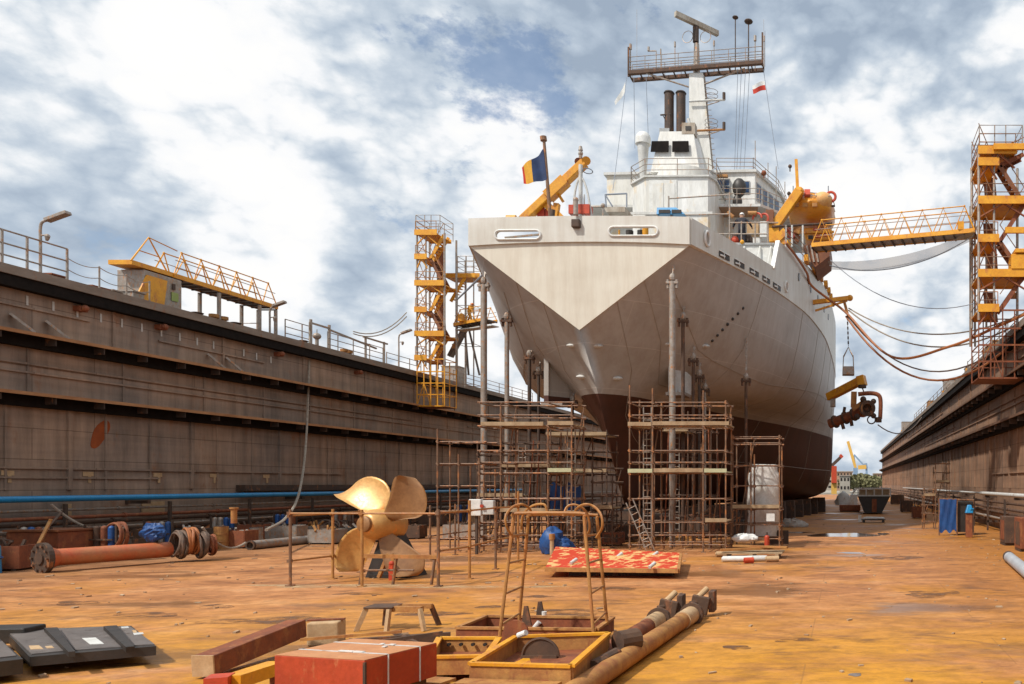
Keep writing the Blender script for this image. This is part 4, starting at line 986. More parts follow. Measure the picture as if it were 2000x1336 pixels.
srail_W([(4.7,WV+.4),(5.4,WV+2.6),(6.2,WV+5),(6.5,WV+9)], 27.9, ship, (.35,.7,1.05)); srail_W([(1.8,WV+.3),(4.7,WV+.4)], 27.9, ship, (.35,.7,1.0))
q = onS(1444,372,WV-1); M().sph(S(q.x,q.y,q.z+.2),(.55,.4,.75),10,8).sph(S(q.x-.15,q.y,q.z-.9),(.38,.3,.6),10,8).cyl(S(q.x,q.y,24.4),S(q.x,q.y,q.z),.1).b('covered_searchlight', black, ship, smooth=True)
for (px,py,r,mt_) in ((1492,338,.22,rustr),(1543,325,.16,dark),(1541,378,.16,dark),(1480,337,.14,yellow)):
    q = onS(px,py,WV+1); M().cyl(S(q.x,q.y,q.z-.4),S(q.x,q.y,q.z-.1),.05).sph(S(q.x,q.y,q.z),r,8,6).b('deck_lamp', mt_, ship)
for (px,yb,yt) in ((1475,340,275),(1516,390,325),(1500,380,318),(1533,400,355)): seg(px,yb,px,yt,WV+3,.035,'pole',galv,ship)
# upper deck railings, vents and clutter facing aft
DV = 10.5
m = M()
for (x0,y0,x1,y1) in ((1305,388,1425,380),(1335,420,1425,418),(1370,457,1500,457),(1425,435,1520,435),(1425,475,1500,476)):
    m.cyl(S(*onS(x0,y0,DV)),S(*onS(x1,y1,DV)),.045,n=6)
for (x,y0,y1) in ((1306,383,424),(1425,375,475),(1448,476,432),(1475,476,432),(1500,476,432)): m.cyl(S(*onS(x,y0,DV)),S(*onS(x,y1,DV)),.05,n=6)
m.b('aft_railing', galv, ship)
for (px0,py0,px1,py1,mt_,v,d,nm) in ((1462,444,1484,463,wood,13.2,.8,'deck_box'),(1434,466,1470,480,dark,12,1.0,'winch'),(1473,470,1486,482,white,11.5,.6,'vent_cowl'),(1487,440,1500,470,white,13,.8,'vent_trunk'),(1497,414,1512,440,brown,17,.5,'locker')):
    face(px0,py0,px1,py1,v,nm,mt_,ship,d)
q = onS(1436,472,11); M().sph(S(q.x,10.8,q.z),.28,10,8).b('orange_buoy', redo, ship)
q = onS(1453,480,11); M().sph(S(q.x,10.2,q.z),.14,8,6).b('yellow_cap', yellow, ship)
for (px,py) in ((1479,427),(1492,428)):
    q = onS(px,py,14); M().ring(S(*q),.36,.07,(.5,1,0),14,6,0 if px<1485 else -1,math.pi if px<1485 else 2).b('lifebuoy', redo, ship)
M().cyl(S(*onS(1461,416,14)),S(*onS(1478,416,14)),.13).b('light_tube', scafy, ship)
M().cyl(S(*onS(1421,415,13)),S(*onS(1432,424,13)),.13).b('light_tube', scafy, ship)
# blue hood, port-side platform
a = onS(1283,419,3.5); b = onS(1338,405,3.5)
M().add([S(a.x,3.4,a.z),S(b.x,3.4,a.z),S(b.x,5,a.z),S(a.x,5,a.z),S(a.x,3.5,b.z),S(b.x-.5,3.5,b.z),S(b.x-.5,5,b.z),S(a.x,5,b.z)], [(0,3,2,1),(4,5,6,7),(0,1,5,4),(1,2,6,5),(2,3,7,6),(3,0,4,7)]).b('blue_hood', blue, ship)
for x0,x1 in ((1287,1309),(1312,1331)): face(x0,410,x1,417,3.42,'hood_window',black,ship,.05)
for x in (1283,1310): M().cyl(S(onS(x,0,3.5).x,3.7,15.3),S(onS(x,0,3.5).x,3.7,a.z+.1),.08).b('hood_leg', galv, ship)
q0,q1 = onS(1182,408,15), onS(1224,420,15)
M().ext([S(q0.x,14.6,q0.z),S(q1.x,14.6,q0.z),S(q1.x,14.6,q0.z-.35),S(q0.x+.2,14.6,q0.z-.35)], V((sn*3,cs*3,0))).b('side_platform', soot, ship)
m = M().cyl(S(*onS(1182,380,14.6)),S(*onS(1224,378,14.6)),.06).cyl(S(*onS(1182,380,14.6)),S(*onS(1196,403,14.6)),.05).cyl(S(*onS(1182,380,14.6)),S(*onS(1184,404,14.6)),.05).cyl(S(*onS(1224,378,14.6)),S(*onS(1224,404,14.6)),.05)
m.b('platform_railing', wm, ship)
seg(1150,404,1178,404,9,.05,'boom_rest',galv,ship); q=onS(1178,402,9); M().sph(S(*q),.16,8,6).cyl(S(q.x,q.y,15.3),S(*q),.05).b('mooring_lamp',galv,ship)
# ---- stern crane, lattice mast and flagstaff
CV = 4.0
cb = M().bar(S(*onS(1022,430,CV)),S(*onS(1142,318,CV)),.55,.42).b('crane_boom', yellow, ship, bev=.04)
M().bar(S(*onS(1070,385,CV-.1)),S(*onS(1105,352,CV-.1)),.62,.55).b('boom_collar', yellow, cb)
M().bar(S(*onS(1068,400,CV+.1)),S(*onS(1110,440,CV+.1)),.35,.4).bar(S(*onS(1088,398,CV)),S(*onS(1082,440,CV)),.3).b('boom_strut', yellow, cb)
M().bar(S(*onS(1088,375,CV)),S(*onS(1100,394,CV)),.14).b('boom_hook_arm', yellow, cb)
for px,py,r,mt_ in ((1130,316,.22,rustr),(1145,314,.24,yellow)): M().cyl(S(*onS(px,py,CV-.25)),S(*onS(px,py,CV+.25)),r,n=12).b('sheave', mt_, cb)
M().cyl(S(*onS(1134,318,CV)),S(*onS(1134,292,CV)),.1).sph(S(*onS(1134,300,CV)),.14,8,6).cyl(S(*onS(1134,294,CV)),S(*onS(1134,286,CV)),.13,.08).b('navigation_light', galv, cb)
wire(S(*onS(1012,424,CV)), S(*onS(1065,378,CV)), .02, 'crane_wire', wm, cb)
for (x0,x1,y0,y1) in ((1056,1070,412,428),(1072,1086,410,428)): face(x0,y0,x1,y1,CV+.6,'winch_drum',redo,cb,.5)
M().cyl(S(*onS(990,427,2)),S(*onS(1008,427,2)),.18).b('boom_tip_sheave', yellow, cb)
lm = M()
q = [onS(1118,424,CV-1), onS(1124,370,CV-1), onS(1134,346,CV-1), onS(1146,370,CV-1), onS(1156,424,CV-1)]
lm.tube(curve([S(*x) for x in q], 6), .06, 6); lm.cyl(S(*onS(1134,424,CV-1)),S(*onS(1134,322,CV-1)),.11); lm.cyl(S(*onS(1141,424,CV-1)),S(*onS(1141,380,CV-1)),.04)
lm.b('bell_frame', pale, ship); q=onS(1148,334,CV-1); M().ring(S(*q),.26,.03,(0,.2,1),12,4).b('ring_aerial', wm, ship)
for (x0,x1,y0,y1) in ((1118,1131,407,424),(1136,1158,406,424)): face(x0,y0,x1,y1,CV-.6,'orange_float',redo,ship,.6)
fs = M().cyl(S(*onS(1076,440,1.2)),S(*onS(1062,268,1.2)),.10,.075).cyl(S(*onS(1062,275,1.2)),S(*onS(1061,267,1.2)),.17).b('flagstaff', scaf, ship)
M().cyl(S(*onS(1078,430,1.0)),S(*onS(1080,410,1.0)),.12).b('flagstaff_socket', dark, fs)
# ---- lifeboat davits
LV = 17
M().bar(S(*onS(1513,443,LV)),S(*onS(1561,374,LV)),.7,.62).bar(S(*onS(1513,474,LV)),S(*onS(1511,432,LV)),.75,.6).b('davit_arm', yellow, ship, bev=.03)
M().bar(S(*onS(1558,374,LV+.1)),S(*onS(1555,312,LV+.1)),.22,.3).sph(S(*onS(1562,374,LV)),.33,10,6).b('davit_head', yellow, ship)
M().bar(S(*onS(1513,473,LV-.1)),S(*onS(1535,452,LV-.1)),.5).bar(S(*onS(1505,474,LV)),S(*onS(1545,474,LV)),.5,.3).b('davit_foot', yellow, ship)
M().cyl(S(*onS(1508,443,LV-.4)),S(*onS(1625,436,LV+.5)),.09).b('davit_rail', dark, ship)
for px in (1535,1547,1568): seg(px,440,px,482,LV-.5,.07,'davit_post',pale,ship)
m = M().tube([S(*onS(1566,378,LV+5)),S(*onS(1566,392,LV+5))],.05).tube([S(*onS(1566,390,LV+4)),S(*onS(1622,390,LV+4)),S(*onS(1622,480,LV+4))],.05).b('davit_frame', galv, ship)
# brown wedge-shaped sponson under the boats
A_, B_, C_, D_ = onS(1567,478,LV), onS(1622,478,LV), onS(1620,500,LV), onS(1592,522,LV)
M().ext([S(*A_),S(*B_),S(*C_),S(*D_)], V((sn*4,cs*4,.0))).b('sponson', brown, ship)
for px in (1576,1584,1592): M().bar(S(*onS(px,480,LV-.05)),S(*onS(px+6,512,LV-.05)),.12).b('sponson_rib', galv, ship)
# yellow rail along the starboard edge
m = M()
for i in range(7): v = 16+i*3.2; M().cbox(S(bk(v)+.15,v,tz(v)+.25),(.3,1.2,.45),-TH).b('edge_roller', yellow, ship)
srail([(bk(v)-.1, v) for v in (12,16,20,24,30,36)], 19.0, ship)
q = S(bk(20)+.1,19,16.9); e = AT(1660,582,q.y)
M().bar((q.x-.4,q.y,q.z-.2),(e.x,q.y,e.z),.35,.3).bar((q.x,q.y,q.z-.8),(e.x-.2,q.y,e.z-.2),.14).sph((e.x,q.y,e.z),.24,8,6).b('hose_arm', yellow, ship); HA = V((e.x-.5, q.y, e.z))
HANG = AT(1655,612,q.y)
M().bar(HA,HANG,.2).b('hanger_plate', rusto, ship)
# ------------------------------------------------------------------ lifeboat and rescue boat (hang in the davits)
t = thing('lifeboat', 'orange enclosed lifeboat with red patches hanging on the starboard side', 'lifeboat', tuple(S(9.0,20,23)))
c = onS(1584,412,19.5); cc = S(c.x,20.5,c.z)
m = M(); n = 14; k = 12
for i in range(n+1):
    f_ = i/n; s_ = (max(0, 1-abs(2*f_-1)**5))**.5; y = cc.y-3.4+6.8*f_
    for j in range(k):
        a_ = 2*math.pi*j/k; m.v.append(V((cc.x+1.75*s_*math.cos(a_), y, cc.z-.1+(.95 if math.sin(a_)>0 else .85)*s_*math.sin(a_))))
for i in range(n):
    for j in range(k): m.f.append((i*k+j,i*k+(j+1)%k,(i+1)*k+(j+1)%k,(i+1)*k+j))
m.b('hull', orange, t, smooth='all')
M().bar((cc.x-1.8,cc.y-2.4,cc.z-.15),(cc.x+1.8,cc.y-2.4,cc.z-.12),.12,.12).b('fender', dark, t)
for dx,dz in ((-.85,.55),(-.2,.6)): M().cbox((cc.x+dx,cc.y-3.05,cc.z+dz-.1),(.42,.5,.5),0,R(-25)).b('red_patch', redo, t)
M().sph((cc.x+.9,cc.y-2.6,cc.z+.2),(.75,.8,.6),12,8).b('canopy_dome', mat('orange_pale',(.82,.48,.20),(.74,.38,.12)), t, smooth=True)
M().ring((cc.x+1.5,cc.y-2.7,cc.z+.45),.34,.1,(0,1,0)).b('lifebuoy', redo, t)
for yy in (-2.3,-1.1,.4): M().tube([(cc.x+1.78*math.cos(a_),cc.y+yy,cc.z-.1+.99*math.sin(a_)) for a_ in [math.pi*q_/12 for q_ in range(13)]],.035,5).b('lashing_strap', galv, t)
M().box(cc.x-.9,cc.x+.3,cc.y-1.6,cc.y+.6,cc.z+.75,cc.z+1.15).b('conning_box', yellow, t, bev=.08)
for dx in (-.75,-.3): M().box(cc.x+dx,cc.x+dx+.3,cc.y-1.63,cc.y-1.6,cc.z+.88,cc.z+1.06).b('window', black, t)
for dx in (-1.0,-.35,.35): M().cbox((cc.x+dx,cc.y-3.28,cc.z-.35),(.38,.12,.3)).b('hull_hatch', rusto, t, bev=.03)
M().bar((cc.x-1.5,cc.y-3.25,cc.z+.35),(cc.x+1.5,cc.y-3.2,cc.z+.32),.06).b('grab_line', rope, t)
for dx in (-1.3,1.3): M().cyl((cc.x+dx,cc.y-2,cc.z+.6),(cc.x+dx,cc.y-2,cc.z+1.5),.04).b('fall_wire', wm, t)
t = thing('rescue_boat', 'smaller yellow rescue boat with red markings slung under the lifeboat', 'rescue boat', tuple(S(9.3,19,21)))
c = onS(1597,453,18.5); cc = S(c.x,18.9,c.z)
m = M(); m.ext([(cc.x-1.15,cc.y,cc.z+.45),(cc.x-.9,cc.y,cc.z-.45),(cc.x+.8,cc.y,cc.z-.5),(cc.x+1.15,cc.y,cc.z-.1),(cc.x+1.0,cc.y,cc.z+.45)], (0,3.6,0)).b('hull', orange, t, bev=.15)
M().bar((cc.x-1.2,cc.y-.1,cc.z+.05),(cc.x+1.2,cc.y-.1,cc.z+.1),.14).b('fender', yellow, t)
for dx,dz in ((-.1,.28),(0,-.22),(.6,-.12)): M().cbox((cc.x+dx,cc.y-.03,cc.z+dz),(.5,.12,.2)).b('red_patch', redo, t)
M().cbox((cc.x-.55,cc.y-.05,cc.z-.28),(.35,.1,.25)).b('propeller_tunnel', black, t)
t = thing('rigging_cover', 'red and orange survival gear stowed beside the davit arm', 'gear', tuple(S(*onS(1545,462,LV))))
for (px,py,w,h,mt_) in ((1538,450,.5,.35,redo),(1545,459,.6,.4,redo),(1556,452,.5,.5,rusto),(1530,462,.35,.6,brown),(1556,468,.4,.5,brown)):
    q = S(*onS(px,py,LV+.6)); M().cbox(q,(w,.6,h),.2,0,.3).b('pack', mt_, t, bev=.06)
# ------------------------------------------------------------------ flags
def cloth_strip(P, k0, k1, mt, par, name):
    # P = function (s,t)->point ; s along the fly
    n, m_ = 8, 5; m = M(); vs = []
    for i in range(n+1):
        for j in range(m_+1): vs.append(P(k0+(k1-k0)*i/n, j/m_))
    m.add(vs, [(i*(m_+1)+j,(i+1)*(m_+1)+j,(i+1)*(m_+1)+j+1,i*(m_+1)+j+1) for i in range(n) for j in range(m_)])
    o = m.b(name, mt, par, smooth='all'); return o
h0, h1 = S(*onS(1061,290,1.1)), S(*onS(1068,350,1.1)); f0, f1 = S(*onS(1018,326,.9)), S(*onS(1021,357,.9))
t = thing('flag', 'blue, yellow and red tricolour flag flying from the stern flagstaff', 'flag', tuple(h1))
def PF(s,q):
    a = h0.lerp(f0,s); b = h1.lerp(f1,s); p = a.lerp(b,q); return p + V((0,.14*math.sin(s*7+q*1.5)*min(1,s*4),-.10*math.sin(s*math.pi)))
cloth_strip(PF,0,.52,fblue,t,'blue_stripe'); cloth_strip(PF,.52,.90,fyel,t,'yellow_stripe'); cloth_strip(PF,.90,1,fred,t,'red_stripe')
t = thing('flag', 'small white over red flag on the right halyard of the mast', 'flag', tuple(S(*onS(1494,180,MV))))
h0, h1 = S(*onS(1493,158,MV)), S(*onS(1496,176,MV)); f0, f1 = S(*onS(1469,166,MV-.4)), S(*onS(1471,182,MV-.4))
def PW(s,q): return h0.lerp(f0,s).lerp(h1.lerp(f1,s),q)+V((0,.1*math.sin(s*7),.10*math.sin(s*6)))
cloth_strip(lambda s,q: PW(s,q*.45),0,1,white,t,'white_stripe'); cloth_strip(lambda s,q: PW(s,.45+q*.55),0,1,fred,t,'red_stripe')
t = thing('flag', 'furled white pennant hanging from the left halyard of the mast', 'flag', tuple(S(*onS(1210,190,MV))))
h0, h1 = S(*onS(1221,160,MV)), S(*onS(1221,178,MV)); f0, f1 = S(*onS(1201,200,MV)), S(*onS(1203,207,MV))
def PQ(s,q): return h0.lerp(f0,s).lerp(h1.lerp(f1,s),q)+V((0,.12*math.sin(s*5),0))
cloth_strip(PQ,0,1,white,t,'cloth')
# ------------------------------------------------------------------ scaffolds
def scaffold(name, label, xs, ys, tops, ledg, decks, group=None, mt=scaf, r=.038, diag=True, ladder=None):
    t = thing(name, label, 'scaffold', (xs[0], ys[0], 0), group=group)
    for i, x in enumerate(xs):
        for j, y in enumerate(ys):
            h = tops[i] if j == 0 else tops[i]-.5
            k = M().cyl((x,y,.04),(x,y,h), r, n=8).box(x-.1,x+.1,y-.1,y+.1,0,.04)
            for z in ledg:
                if z < h: k.cyl((x,y,z-.07),(x,y,z+.07), r*1.7, n=6)
            k.b('post', mt, t)
    for z in ledg:
        for y in ys: M().cyl((xs[0]-.1,y+.06,z),(xs[-1]+.1,y+.06,z), r*.85, n=6).b('ledger', mt, t)
        for x in xs: M().cyl((x+.06,ys[0]-.1,z-.06),(x+.06,ys[-1]+.1,z-.06), r*.85, n=6).b('cross_tube', mt, t)
    for (xa, xb, z, m_) in decks:
        m = M(); n = 4
        for q in range(n):
            y0 = ys[0]+(ys[-1]-ys[0])*q/n; m.box(xa,xb,y0+.02,y0+(ys[-1]-ys[0])/n-.02,z,z+.06)
        m.box(xa,xb,ys[0]-.07,ys[0]-.03,z,z+.18)
        m.b('deck_boards', m_, t)
    if diag:
        for i in range(0, len(xs)-1, 2):
            M().cyl((xs[i],ys[-1]+.08,ledg[0]),(xs[i+1],ys[-1]+.08,ledg[-1]), r*.8, n=5).b('brace', mt, t)
    for (lx0, lz0, lx1, lz1, ly) in (ladder or []):
        m = M(); a = V((lx0,ly,lz0)); b = V((lx1,ly,lz1)); o = V((.19,0,0)) if abs(lx1-lx0) < .3 else V((.16,0,.08))
        m.cyl(a-o,b-o,.03,n=5).cyl(a+o,b+o,.03,n=5); L = int((b-a).length/.3)
        for q in range(1, L): c = a.lerp(b,q/L); m.cyl(c-o,c+o,.02,n=4)
        m.b('ladder', galv, t)
    return t
grn = mat('pale_green_board', (.52,.55,.34), (.45,.42,.25), 2, .6)
SL = [.35,.8,1.4,2.5,3.7,4.2,4.75,5.9,6.4,7.0]
scaffold('scaffold', 'tall brown tube scaffold with two plank levels right of the keel', [-10.03,-8.96,-6.6,-5.55], [37,38.8], [7.8,7.65,7.55,7.1], SL,
    [(-10.1,-8.96,3.72,grn),(-8.9,-6.6,3.74,plank),(-6.55,-5.5,3.73,grn),(-8.96,-5.4,5.93,plank),(-10.1,-9.0,5.9,plank),(-6.5,-5.5,1.42,plank)], ladder=[(-10.0,1.5+.9,-9.0,.05,36.85),(-9.55,.1,-9.55,6.9,38.4)])
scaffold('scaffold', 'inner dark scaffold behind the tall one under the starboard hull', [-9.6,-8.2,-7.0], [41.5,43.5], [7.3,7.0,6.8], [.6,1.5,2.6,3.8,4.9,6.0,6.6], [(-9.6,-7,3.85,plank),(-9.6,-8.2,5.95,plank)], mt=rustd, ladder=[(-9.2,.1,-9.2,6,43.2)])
scaffold('scaffold', 'narrow scaffold tower right beside the tall starboard one', [-5.5,-4.6,-3.2], [38.9,40.4], [5.6,5.2,5.6], [.5,1.2,1.95,3.1,4.1,5.2,5.5], [(-5.5,-3.2,2.0,plank)])
scaffold('scaffold', 'brown tube scaffold with plank levels left of the keel by the blue tarp', [-17.0,-16.0,-13.8,-12.7], [36.9,38.6], [4.4,6.9,6.2,6.9], SL,
    [(-16.9,-14,5.9,plank),(-13.8,-12.6,5.93,plank),(-13.8,-12.7,3.75,grn),(-16,-13.8,1.9,plank)], ladder=[(-13.2,.1,-13.2,5.8,38.3)])
scaffold('scaffold', 'low open scaffold between the propeller and the port scaffold', [-19.3,-18.3,-17.1], [37.6,38.8], [5.8,4.6,4.2], [.6,1.9,3.1,4.15,5.2], [], diag=False)
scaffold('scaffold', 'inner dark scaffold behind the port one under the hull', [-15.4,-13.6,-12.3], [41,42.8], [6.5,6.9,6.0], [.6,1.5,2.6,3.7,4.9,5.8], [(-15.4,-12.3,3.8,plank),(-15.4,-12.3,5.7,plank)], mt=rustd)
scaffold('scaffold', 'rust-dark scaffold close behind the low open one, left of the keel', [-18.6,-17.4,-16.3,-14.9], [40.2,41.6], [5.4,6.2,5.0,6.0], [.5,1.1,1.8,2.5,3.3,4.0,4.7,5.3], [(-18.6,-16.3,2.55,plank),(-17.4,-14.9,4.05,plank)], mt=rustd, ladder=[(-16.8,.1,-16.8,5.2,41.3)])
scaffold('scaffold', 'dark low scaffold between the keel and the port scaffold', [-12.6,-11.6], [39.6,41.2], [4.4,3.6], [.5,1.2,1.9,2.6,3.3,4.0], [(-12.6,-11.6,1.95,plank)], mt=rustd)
t = thing('leaning_tubes', 'sheaf of rusty tubes leaning inside the port scaffold', 'tubes', (-15.5,39.3,0))
rnd = random.Random(9)
for i in range(9):
    x = -16.6+i*.42+rnd.uniform(-.1,.1); M().cyl((x,39.2,0),(x+rnd.uniform(-.35,.35),39.5,rnd.uniform(3.4,6.2)),.035,n=6).b('tube', rnd.choice([scaf,rustd,rustr]), t)
t = thing('leaning_tubes', 'sheaf of rusty tubes leaning inside the starboard scaffold', 'tubes', (-8,39.5,0))
for i in range(9):
    x = -9.8+i*.45+rnd.uniform(-.1,.1); M().cyl((x,39.3,0),(x+rnd.uniform(-.3,.3),39.7,rnd.uniform(3.4,6.2)),.035,n=6).b('tube', rnd.choice([scaf,rustd,rustr]), t)
scaffold('scaffold', 'small distant scaffold tower against the right dock wall', [8.0,9.2], [70,71.5], [5.2,5.2], [.6,1.5,2.4,3.3,4.2,5.0], [(8,9.2,3.35,plank)])
scaffold('scaffold', 'short ladder-like scaffold tower left of the blue tarpaulin', [5.6,6.4], [56,57.2], [2.9,4.2], [.5,1.1,1.7,2.3,2.8], [(5.6,6.4,2.35,plank)])
# shoring poles reaching to the hull
def prop(px, ytop, ych, label, r, ybot=None, zb=0, mt=galv):
    l, n = hit(px, ych)
    if l is None: l = AT(px, ych, 41)
    Y = l.y-.25; top = AT(px, ytop, Y); x = top.x
    t = thing('shoring_pole', label, 'pole', (x, Y, zb), group='shoring poles under the ship')
    M().cyl((x,Y,zb),(x,Y,top.z), r, n=12).b('pole', mt, t, smooth=True)
    M().box(x-.3,x+.3,Y-.12,Y+.12,top.z-.12,top.z).cyl((x-.22,Y,top.z-.35),(x-.22,Y,top.z+.1),.07).cyl((x+.22,Y,top.z-.35),(x+.22,Y,top.z+.1),.07).b('head_plate', rustd if r < .13 else galv, t)
    M().chain((x,Y,top.z),(x+.02,Y+.2,l.z-.05), .12).b('chain', galv, t)
    M().sph((x,Y-.02,top.z+.2),(.16,.14,.22),8,6).b('shackle', galv, t)
    return t
prop(945, 556, 527, 'thick grey shoring pole at the far left, tallest on the port side', .16)
prop(990, 625, 603, 'second shoring pole from the left under the port flare', .12)
prop(1034, 698, 684, 'third shoring pole from the left beside the port fin', .10, mt=dark)
prop(1052, 728, 706, 'fourth shoring pole from the left, close against the port fin', .08, mt=dark)
prop(1118, 785, 766, 'short shoring pole at the right end of the port scaffold', .09, mt=dark)
prop(1313, 550, 518, 'tallest thick grey shoring pole on the starboard side', .16)
prop(1334, 625, 598, 'brown shoring pole just right of the tallest starboard one', .10, mt=rustd)
prop(1354, 703, 676, 'shoring pole third from the left on the starboard side', .09, mt=rustd)
prop(1366, 735, 708, 'shoring pole fourth from the left on the starboard side', .09, mt=dark)
prop(1377, 762, 742, 'short shoring pole at the right end of the starboard cluster', .07, mt=galv)
prop(1457, 742, 660, 'solitary shoring pole with a long thin rod on the starboard flare', .09, mt=rustd)
# keel blocks
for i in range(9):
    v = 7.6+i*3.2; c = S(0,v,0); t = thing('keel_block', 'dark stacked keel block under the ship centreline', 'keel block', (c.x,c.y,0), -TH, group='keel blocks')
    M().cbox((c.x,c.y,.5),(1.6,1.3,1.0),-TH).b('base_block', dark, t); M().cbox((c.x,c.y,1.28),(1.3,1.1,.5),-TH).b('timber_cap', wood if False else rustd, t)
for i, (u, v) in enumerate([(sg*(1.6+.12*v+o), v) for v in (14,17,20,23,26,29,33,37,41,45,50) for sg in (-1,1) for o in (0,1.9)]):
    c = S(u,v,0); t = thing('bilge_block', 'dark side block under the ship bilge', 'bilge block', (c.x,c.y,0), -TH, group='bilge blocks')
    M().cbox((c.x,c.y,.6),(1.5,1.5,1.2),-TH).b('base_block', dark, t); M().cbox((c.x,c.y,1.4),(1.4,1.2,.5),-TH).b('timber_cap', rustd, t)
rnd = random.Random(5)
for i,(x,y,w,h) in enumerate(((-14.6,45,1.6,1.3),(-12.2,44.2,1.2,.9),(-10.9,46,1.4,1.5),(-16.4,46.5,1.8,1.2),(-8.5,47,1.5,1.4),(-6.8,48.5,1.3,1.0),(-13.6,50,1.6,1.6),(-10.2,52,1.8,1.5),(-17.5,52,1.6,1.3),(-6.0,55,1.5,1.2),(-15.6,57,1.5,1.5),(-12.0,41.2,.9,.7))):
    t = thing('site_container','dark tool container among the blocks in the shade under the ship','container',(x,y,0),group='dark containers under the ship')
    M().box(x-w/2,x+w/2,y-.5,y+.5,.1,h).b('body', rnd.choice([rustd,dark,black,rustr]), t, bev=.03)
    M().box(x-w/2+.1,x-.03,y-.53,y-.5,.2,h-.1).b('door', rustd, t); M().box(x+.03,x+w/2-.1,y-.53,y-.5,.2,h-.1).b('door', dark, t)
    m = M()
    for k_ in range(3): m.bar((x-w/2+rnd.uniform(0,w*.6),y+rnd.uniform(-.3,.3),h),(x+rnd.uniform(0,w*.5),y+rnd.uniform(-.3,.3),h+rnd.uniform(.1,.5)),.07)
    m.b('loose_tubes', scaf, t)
# wrapped white sheeting in the narrow scaffold
t = thing('plastic_sheeting', 'crumpled white plastic sheeting wrapped inside the narrow scaffold tower', 'sheeting', (-4.2,40,0))
m = M(); n, k = 22, 20; rnd = random.Random(3)
for i in range(n+1):
    z = .45+3.75*i/n
    for j in range(k):
        a = 2*math.pi*j/k; rr_ = 1+.10*math.sin(5*a+z*1.3)+.06*math.sin(9*a-z*2)+rnd.uniform(-.03,.03)
        w = .88 if i < n-2 else .70
        m.v.append(V((-4.2+.95*w*rr_*max(-.9,min(.9,1.3*math.cos(a))), 41.4+.6*rr_*math.sin(a), z)))
for i in range(n):
    for j in range(k): m.f.append((i*k+j,i*k+(j+1)%k,(i+1)*k+(j+1)%k,(i+1)*k+j))
m.f.append(tuple(n*k+j for j in range(k)))
m.b('sheet', cloth, t, smooth='all'); M().box(-4.0,-2.9,40.9,41.0,.1,.8).b('base_frame', dark, t)
t = thing('notice_sign', 'small white sign tied to the narrow scaffold tower', 'sign', tuple(AT(1504,1010,38.7)))
a, b = AT(1497,1018,38.75), AT(1513,1003,38.75); M().box(a.x,b.x,38.72,38.75,a.z,b.z).b('board', white, t)
M().bar(a+V((.1,.05,.1)),b+V((-.1,.05,-.1)),.03).b('tie', dark, t)
t = thing('fire_extinguisher', 'red-brown gas bottle standing at the foot of the narrow scaffold', 'gas bottle', tuple(AZ(1498,1082)))
p = AZ(1498,1082); M().cyl(p,p+V((0,0,.75)),.12).sph(p+V((0,0,.75)),.12,10,6).b('bottle', redo, t, smooth=True); M().cyl(p+V((0,0,.85)),p+V((0,0,1.0)),.04).b('valve', dark, t)
# pallet and rubbish in front of it
p = AZ(1468,1092); t = thing('pallet', 'wooden pallet heaped with boards in front of the narrow scaffold', 'pallet', tuple(p))
m = M()
for i in range(6): m.box(p.x-1.3,p.x+1.3,p.y-.1+i*.28,p.y+.1+i*.28,.22,.27)
for i in range(3): m.box(p.x-1.2+i*1.1,p.x-1.05+i*1.1,p.y-.1,p.y+1.5,.05,.22)
m.b('slats', plank, t); M().bar((p.x-1.3,p.y,.38),(p.x+1.4,p.y+1,.42),.25,.1).bar((p.x-.9,p.y+.9,.5),(p.x+1.5,p.y+.3,.48),.2,.08).b('loose_board', scafy, t)
for i, (px, py, w, mt_, lb, nm, ct) in enumerate(((1440,1098,1.2,white,'long white roll lying in front of the pallet','paper_roll','roll'),(1478,1097,.8,pale,'shorter pale roll lying right of the white roll','paper_roll','roll'),(1410,1088,.5,wood,'short pale offcut lying left of the pallet','offcut','offcut'),(1508,1098,.5,wood,'pale offcut lying at the right end of the pallet','offcut','offcut'),(1462,1101,.35,redo,'small red can lying by the white rolls','can','can'))):
    p = AZ(px,py); tag(M().cyl((p.x-w/2,p.y,.13),(p.x+w/2,p.y+.15,.13),.12,n=10).cyl((p.x-w/2-.03,p.y,.13),(p.x-w/2,p.y,.13),.07,n=8).b(nm, mt_, smooth=True), lb, ct)
p = AZ(1453,1076); tag(M().lump((p.x,p.y,.62),(.45,.3,.16),7,.5).lump((p.x+.3,p.y,.6),(.3,.25,.12),8,.5).b('rag_heap', white, smooth=True), 'crumpled white rag heap on top of the pallet', 'rags')
# patchy red plate
t = thing('steel_plate', 'big red steel panel with patchy yellow paint lying raised off the floor', 'plate', (-7.8,27.5,0))
c = [V((-10.15,27.6,.30)),V((-5.62,27.0,.30)),V((-6.15,31.5,.42)),V((-10.9,32.3,.42))]
c = [AT(1065,1118,27.1),AT(1325,1128,26.6),AT(1330,1084,31.2),AT(1085,1072,32.6)]
for q in c: q.z = max(.25, q.z)
M().ext(c, (0,0,.09)).b('panel', platem, t)
M().bar(c[0]+V((0,0,.03)),c[1]+V((0,0,.03)),.1,.14).bar(c[1]+V((0,0,.03)),c[2]+V((0,0,.03)),.1,.14).b('edge_frame', rusto, t)
M().box(-9.6,-6.0,27.6,27.9,0,.24).box(-9.8,-6.4,30.4,30.7,0,.26).b('bearer', dark, t)
for px,py in ((1128,1078),(1118,1100),(1208,1088),(1278,1086),(1272,1108)):
    p = AZ(px,py,.42); M().cyl(p-V((.06,0,0)),p+V((.06,.25,.12)),.06).b('lifting_lug', pale, t)
